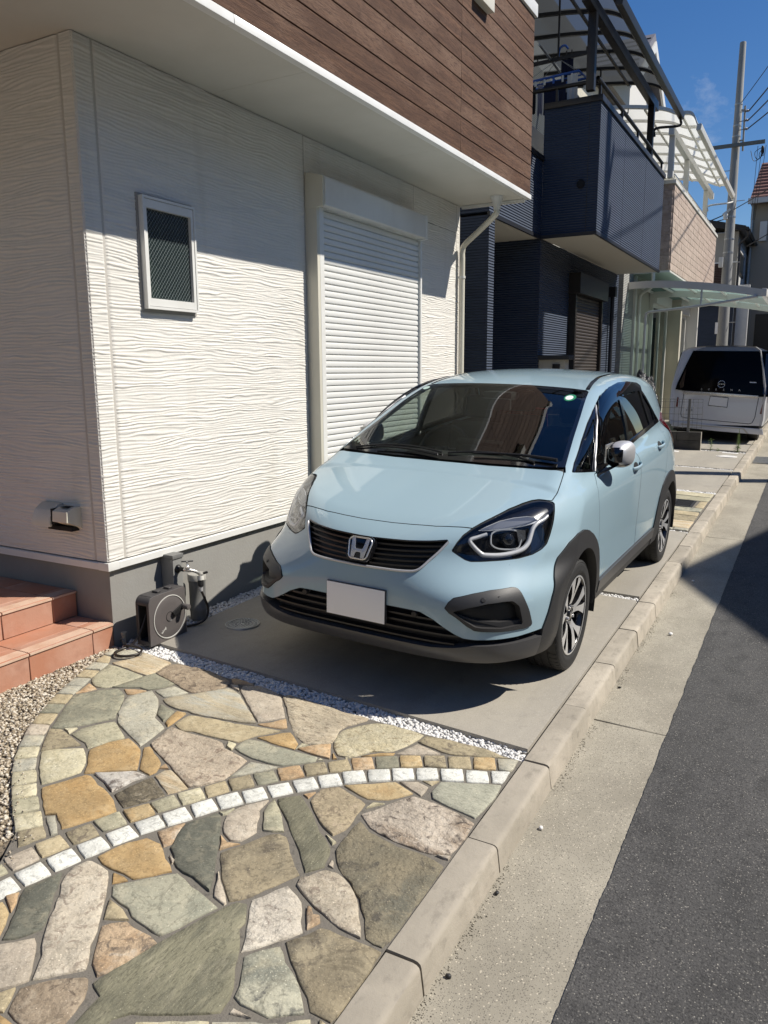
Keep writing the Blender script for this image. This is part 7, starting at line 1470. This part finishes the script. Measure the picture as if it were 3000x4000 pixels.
seam = [(712, 1342), (700, 1440), (690, 1560), (700, 1595), (740, 1606), (1100, 1625), (1440, 1642), (1475, 1630), (1500, 1570), (1522, 1365)]
mb = MB(); mb.tube([(vx(a), yv(vzz(a, b))-.006, vzz(a, b)) for a, b in seam], .006, 6); obj('tailgate_seam', mb, pm('seam_blue_black', (.03, .04, .06), .6), van)
vpanel('number_plate', [(1010, 1362), (1200, 1375), (1194, 1470), (994, 1456)], M_plate, .016)
vpanel('plate_frame', [(1005, 1356), (1206, 1369), (1200, 1477), (988, 1462)], M_blk, .011)
for pts in ([(640, 1380), (656, 1385), (652, 1488), (630, 1488)], [(1568, 1430), (1588, 1420), (1576, 1532), (1548, 1530)]): vpanel('reflector', pts, M_red, .02)
vpanel('bumper', [(600, 1650), (1100, 1672), (1590, 1690), (1602, 1752), (1100, 1735), (588, 1702)], M_vpnt, .04, th=.10, bevel=.012)
vpanel('bumper_crease', [(700, 1668), (1400, 1690), (1450, 1745), (1425, 1742), (1385, 1702), (700, 1682)], pm('crease_cream', (.62, .58, .50), .4), .046, th=.01)
for pts in ([(655, 1235), (715, 1060), (705, 1270), (668, 1285)], [(1560, 900), (1592, 900), (1606, 1330), (1566, 1320)]): vpanel('tail_lamp', pts, pm('dark_lamp', (.02, .006, .008), .08, coat=1), .045)
mb = MB(); c_ = (vx(1120), yv(vzz(1120, 1228))-.05, vzz(1120, 1228)); R_ = .062
mb.tube([(c_[0]+R_*math.cos(a), c_[1]+.012*math.sin(a), c_[2]+R_*math.sin(a)) for a in np.linspace(.22, PI-.22, 16)], .006, 6); mb.tube([(c_[0]+R_*math.cos(a), c_[1]+.012*math.sin(a), c_[2]+R_*math.sin(a)) for a in np.linspace(PI+.22, 2*PI-.22, 16)], .006, 6); bdv = obj('maker_emblem', mb, M_chr, gw, smooth=60)
def text(name, s, size, mat, parent, loc, rot, depth=.003, spacing=1., align='CENTER'):
    cu = bpy.data.curves.new(name, 'FONT'); cu.body = s; cu.size = size; cu.extrude = depth/2; cu.align_x = align; cu.align_y = 'CENTER'; cu.space_character = spacing
    ob = bpy.data.objects.new(name, cu); COL.objects.link(ob); dg = bpy.context.evaluated_depsgraph_get(); me = bpy.data.meshes.new_from_object(ob.evaluated_get(dg)); bpy.data.objects.remove(ob)
    R = Matrix.LocRotScale(Vector(loc), rot, None); me.transform(R); me.materials.clear(); me.materials.append(mat); return put(name, me, parent)
from mathutils import Euler
RX = Euler((PI/2, 0, 0)).to_quaternion()
text('emblem_name', 'NISSAN', .034, M_chr, bdv, (c_[0], c_[1]-.004, c_[2]), RX, .004, 1.05)
for ch, a in zip('SERENA', (908, 988, 1068, 1150, 1234, 1318)): text('name_letter', ch, .052, M_satin, gw, (vx(a), yv(vzz(a, 1288))-.042, vzz(a, 1288)), RX, .004)
text('grade_badge', 'STAR', .052, M_brn, van, (vx(785), yv(vzz(785, 1520))-.012, vzz(785, 1520)), RX, .004)
vpanel('window_sticker', [(1418, 1196), (1488, 1198), (1487, 1208), (1418, 1206)], M_plate, .041)
for x in (-2.30, -.99):
    mb = MB(); mb.lathe([(.18, -.10), (.28, -.10), (.32, -.085), (.325, 0), (.32, .085), (.28, .10), (.18, .10), (.17, .06), (.02, .07)], (x, vY+.95, gz(x, 16.8)+.325), 'X', 32); obj('wheel', mb, M_rub, van, smooth=40)
mb = MB(); mb.box(VX0+.06, VX1-.06, vY+.12, vY+4.3, vz+.20, vz+.45); obj('underbody', mb, M_rec, van)
for s_ in (1, -1):
    mb = MB(); mb.prism([(cxv+s_*x, vz+.02+z) for x, z in ((.852, 1.0), (.842, 1.06), (.784, 1.35), (.712, 1.66), (.66, 1.66), (.74, 1.35), (.80, 1.0))], vY+.22, vY+3.1, 'XZ'); obj('side_window', mb, M_vgls, van)

# ---------------------------------------------------------------- low block wall with mesh fence, weeds
M_cblk = pm('dark_block', (.095, .09, .08), .9, layers=[(6, (1, 1, 1), (.06, .057, .05), .45, .7), (40, (1, 1, 1), (.2, .19, .17), .68, .75)], bumps=[(80, (1, 1, 1), .003)])
bw = thing('block_wall', 'low two course concrete block wall in front of the van', 'wall', (-1.95, 14.45, gz(-1.95, 14.45)))
for x0, x1 in ((-2.75, -2.365), (-2.36, -2.065), (-2.06, -1.668)):
    mb = MB(); mb.box(x0, x1, 14.40, 14.50, .44, .585); obj('block', mb, M_cblk, bw, bevel=.004)
for x0, x1 in ((-2.75, -2.20), (-2.195, -1.668)):
    mb = MB(); mb.box(x0, x1, 14.40, 14.50, .24, .436); obj('block', mb, M_cblk, bw, bevel=.004)
mb = MB(); mb.box(-1.667, -1.662, 14.398, 14.502, .25, .586); obj('end_render', mb, M_conc, bw)
fn = thing('mesh_fence', 'grey welded mesh fence panel standing on the low block wall', 'fence', (-1.95, 14.45, .585))
M_fen = pm('fence_grey', (.18, .18, .175), .5, .4)
for z in (.66, .78, .89, 1.0, 1.10, 1.148): mb = MB(); mb.tube([(-2.8, 14.45, z), (-1.67, 14.45, z)], .0035, 6); obj('wire', mb, M_fen, fn)
for i in range(15): x = -2.75+i*.077; mb = MB(); mb.tube([(x, 14.455, .64), (x, 14.455, 1.15)], .003, 5); obj('wire', mb, M_fen, fn)
mb = MB(); mb.box(-1.905, -1.865, 14.42, 14.46, .585, 1.155); obj('post', mb, M_fen, fn)
M_leaf = pm('weed_leaf', (.10, .17, .035), .6, layers=[(9, (1, 1, 1), (.15, .2, .05), .45, .65)])
def weed(label, x, y, h, nl, sz, spire=False):
    t = thing('weed', label, 'weed', (x, y, gz(x, y))); rr = random.Random(int(h*1000)); z0 = gz(x, y)-.03
    mb = MB(); mb.tube([(x, y, z0), (x+.01, y, z0+h*.5), (x, y+.01, z0+h)], [.005, .004, .002], 6); obj('stem', mb, M_leaf, t)
    mb = MB()
    for i in range(nl):
        u = (i+.5)/nl; a = i*2.4; L_ = sz*(1.2-u) if spire else sz*(.6+.5*rr.random()); zz = z0+h*(.15+.85*u); d = Vector((math.cos(a), math.sin(a), .5 if spire else .35)); s = Vector((-math.sin(a), math.cos(a), 0))*L_*.28; p = Vector((x, y, zz))
        mb.add([p, p+d*L_*.5+s, p+d*L_+Vector((0, 0, -.2*L_)), p+d*L_*.5-s], [(0, 1, 2, 3)])
    tag(obj('leaf', mb, M_leaf, t, fixn=False), kind='stuff')
weed('tall weed with a feathery flower spike beside the kerb in front of the van', -1.085, 14.68, .42, 60, .055, True); weed('leafy weed clump around the foot of the flower spike', -1.10, 14.66, .12, 22, .07)
weed('small leafy weed in the gravel in front of the van', -1.52, 14.62, .23, 16, .06); weed('tiny weed between the two taller weeds', -1.40, 14.64, .06, 8, .05)

# ---------------------------------------------------------------- garden tap, hose reel, pipe
M_reel = pm('reel_plastic', (.045, .043, .045), .55, layers=[(5, (1, 1, 1), (.062, .058, .058), .45, .7)]); M_reelf = pm('reel_face', (.105, .095, .092), .5, layers=[(6, (1, 1, 1), (.115, .10, .097), .45, .7)])
M_hose = pm('hose_rubber', (.022, .017, .015), .4); M_post = pm('tap_post_resin', (.22, .22, .21), .6, layers=[(14, (1, 1, .5), (.34, .34, .33), .56, .66)]); M_pvc = pm('grey_pvc', (.16, .16, .155), .5, layers=[(9, (1, 1, .4), (.22, .22, .21), .5, .7)])
tp = thing('garden_tap', 'grey tap post with chrome garden tap against the house foundation', 'garden tap', (-3.36, 3.40, gz(-3.36, 3.40)))
part('post', [(-3.402, -3.305, 3.352, 3.432, .08, .545)], M_post, tp, bevel=.004); part('post_cap', [(-3.404, -3.298, 3.345, 3.438, .546, .572)], M_pvc, tp, bevel=.006)
mb = MB(); mb.lathe([(.001, -.002), (.026, 0), (.026, .006), (.018, .016), (.013, .018), (.013, .05)], (-3.305, 3.39, .482), 'X', 18); tb = obj('tap', mb, M_rec, tp, smooth=50)
mb = MB(); mb.tube(smoothpath([(-3.27, 3.39, .482), (-3.235, 3.40, .480), (-3.215, 3.425, .472), (-3.20, 3.45, .456), (-3.195, 3.462, .438)], 5), [.012]*9+[.010]*12, 12); mb.lathe([(.012, 0), (.016, .006), (.016, .018), (.008, .024), (.006, .045)], (-3.235, 3.40, .482), n=14); obj('spout', mb, M_chr, tb, smooth=50)
mb = MB(); mb.bar((-3.268, 3.385, .532), (-3.205, 3.42, .536), .012, .010); mb.bar((-3.255, 3.425, .532), (-3.215, 3.375, .534), .010, .008); obj('tap_handle', mb, M_pvc, tb, bevel=.003)
mb = MB(); mb.lathe([(.020, .0), (.021, -.028), (.016, -.03)], (-3.195, 3.464, .438), n=16); obj('hose_union', mb, M_white, tb, smooth=40)
mb = MB(); mb.lathe([(.016, -.03), (.018, -.035), (.018, -.068), (.012, -.072)], (-3.195, 3.464, .438), n=16); mb.bar((-3.18, 3.475, .448), (-3.17, 3.50, .452), .012); obj('quick_connector', mb, M_rec, tb, smooth=40)
mb = MB(); mb.lathe([(.010, -.07), (.012, -.08), (.012, -.10)], (-3.195, 3.464, .438), n=14); obj('connector_nut', mb, M_satin, tb, smooth=40)
o = tag(obj('garden_hose', MB().tube(smoothpath([(-3.195, 3.464, .345), (-3.183, 3.478, .29), (-3.170, 3.49, .23), (-3.168, 3.475, .175), (-3.18, 3.43, .148), (-3.21, 3.37, .142), (-3.24, 3.30, .145)], 6), .0075, 10), M_hose, smooth=60), 'black hose hanging from the tap down to the hose reel', 'hose')
cy_ = thing('vent_pipe', 'grey capped pipe standing behind the hose reel', 'pipe', (-3.30, 3.545, gz(-3.3, 3.545)))
mb = MB(); mb.lathe([(.050, .0), (.050, .05), (.053, .055), (.053, .075), (.050, .08), (.051, .235), (.054, .24), (.054, .25)], (-3.30, 3.545, .125), n=28); obj('pipe', mb, M_pvc, cy_, smooth=40)
mb = MB(); mb.lathe([(.052, .251), (.057, .253), (.057, .287), (.053, .292), (.001, .294)], (-3.30, 3.545, .125), n=28); obj('cap', mb, pm('pvc_cap', (.36, .35, .32), .55), cy_, smooth=40)
hr = thing('hose_reel', 'dark plastic hose reel cassette with grey round face beside the tap', 'hose reel', (-3.22, 3.16, gz(-3.22, 3.16)))
ry0, ry1, rz0, rz1, rx0, rx1 = 3.012, 3.302, .127, .412, -3.275, -3.172
R_ = .045; out_ = [(ry0, rz0), (ry1, rz0), (ry1, rz1-.012)]+[(ry1-.012+.012*math.cos(a), rz1-.012+.012*math.sin(a)) for a in np.linspace(.3, PI/2, 4)]+[(ry0+R_-R_*math.sin(a), rz1-R_+R_*math.cos(a)) for a in np.linspace(0, PI/2, 7)]
inn = [(ry0+.014, rz0+.03), (ry1-.014, rz0+.03), (ry1-.014, rz1-.03)]+[(ry0+R_+.01-(R_)*math.sin(a), rz1-R_-.012+(R_-.012)*math.cos(a)) for a in np.linspace(0, PI/2, 5)]
mb = MB(); mb.prism(out_, rx1-.006, rx1, 'YZ'); obj('face_plate', mb, M_reelf, hr, bevel=.002)
mb = MB(); mb.prism(out_, rx0, rx0+.006, 'YZ'); obj('back_plate', mb, M_reel, hr)
mb = MB(); mb.box(rx0+.0065, rx1-.0065, ry0+.03, ry1-.002, rz1-.010, rz1); mb.box(rx0+.0065, rx1-.0065, ry0, ry1, rz0, rz0+.028); mb.box(rx0+.0065, rx1-.0065, ry1-.012, ry1, rz0+.0285, rz1-.011); 
q_ = [(ry0+R_-R_*math.sin(a), rz1-R_+R_*math.cos(a)) for a in np.linspace(0, PI/2, 7)]; q2_ = [(y+.009, z-.009) for y, z in q_[::-1]]; mb.prism(q_+q2_, rx0+.0065, rx1-.0065, 'YZ'); mb.box(rx0+.0065, rx0+.02, ry0, ry0+.01, rz0+.0285, rz1-R_); mb.box(rx1-.02, rx1-.0065, ry0, ry0+.01, rz0+.0285, rz1-R_); mb.box(rx0+.03, rx1-.03, ry0+.10, ry0+.13, rz1+.0005, rz1+.012); mb.box(rx0+.03, rx1-.03, ry0+.19, ry0+.22, rz1+.0005, rz1+.012)
obj('casing', mb, M_reel, hr, bevel=.002, seg=1)
cyr, czr = (ry0+ry1)/2+.012, (rz0+rz1)/2-.006
mb = MB(); mb.lathe([(.127, rx1+.0005), (.128, rx1+.004), (.123, rx1+.005), (.1215, rx1+.001)], (0, cyr, czr), 'X', 56); obj('white_ring', mb, pm('ring_white', (.50, .49, .46), .5), hr, smooth=40)
mb = MB(); mb.lathe([(.1185, rx1+.001), (.115, rx1+.003), (.06, rx1-.001), (.035, rx1-.003), (.034, rx1-.005)], (0, cyr, czr), 'X', 56); obj('drum_face', mb, M_reelf, hr, smooth=40)
mb = MB(); mb.lathe([(.030, rx1-.0025), (.028, rx1+.003), (.022, rx1-.002), (.001, rx1-.002)], (0, cyr, czr), 'X', 30); obj('hub', mb, M_rec, hr, smooth=40)
a_ = .42; d_ = Vector((0, math.cos(a_), math.sin(a_))); c_ = Vector((rx1, cyr, czr)); mb = MB(); mb.bar(c_+d_*.02+Vector((.012, 0, 0)), c_+d_*.105+Vector((.016, 0, 0)), .030, .014, (1, 0, 0)); cr = obj('crank', mb, M_rec, hr, bevel=.005)
k_ = c_+d_*.100; mb = MB(); mb.lathe([(.013, .02), (.016, .026), (.018, .060), (.015, .066), (.001, .067)], k_, 'X', 18); obj('crank_knob', mb, M_reelf, cr, smooth=40)
tx_ = text('brand_print', 'takagi', .020, M_white, hr, (0, 0, 0), Euler((0, 0, 0)).to_quaternion(), .0006)
M3 = Matrix(((0, 0, 1), (1, 0, 0), (0, 1, 0))); RR = M3 @ Matrix.Rotation(math.radians(38), 3, 'Z'); tx_.data.transform(Matrix.LocRotScale(Vector((rx1+.0028, cyr-.055, czr-.068)), RR.to_quaternion(), None))
mb = MB(); mb.tube([(-3.222+.03*math.sin(i*.6), cyr+(.045+.0009*i)*math.cos(i*.55), czr+(.045+.0009*i)*math.sin(i*.55)) for i in range(60)], .0065, 8); obj('wound_hose', mb, M_hose, hr, smooth=60)
lp_ = [(-3.235, 3.05, .30), (-3.238, 3.01, .22), (-3.255, 2.965, .155), (-3.268, 2.93, .139), (-3.275, 2.88, .137), (-3.262, 2.83, .137), (-3.215, 2.812, .136), (-3.165, 2.835, .135), (-3.14, 2.885, .136), (-3.165, 2.935, .139), (-3.215, 2.945, .142), (-3.262, 2.925, .149), (-3.29, 2.925, .141)]
tag(obj('hose_end', MB().tube(smoothpath(lp_, 7), .0068, 10), M_hose, smooth=60), 'dark brown hose loop lying on the paving at the foot of the hose reel', 'hose')
nz_ = thing('hose_nozzle', 'pale spray nozzle lying behind the hose loop', 'nozzle', (-3.33, 2.965, .16)); mb = MB(); mb.lathe([(.006, -.03), (.012, -.02), (.012, .02), (.017, .025), (.017, .04), (.001, .042)], (-3.33, 2.965, .165), n=16); obj('barrel', mb, M_pvc, nz_, smooth=40); mb = MB(); mb.lathe([(.014, -.008), (.018, 0), (.014, .008)], (-3.335, 2.955, .155), 'Y', 14); obj('collar', mb, M_pvc, nz_, smooth=40)
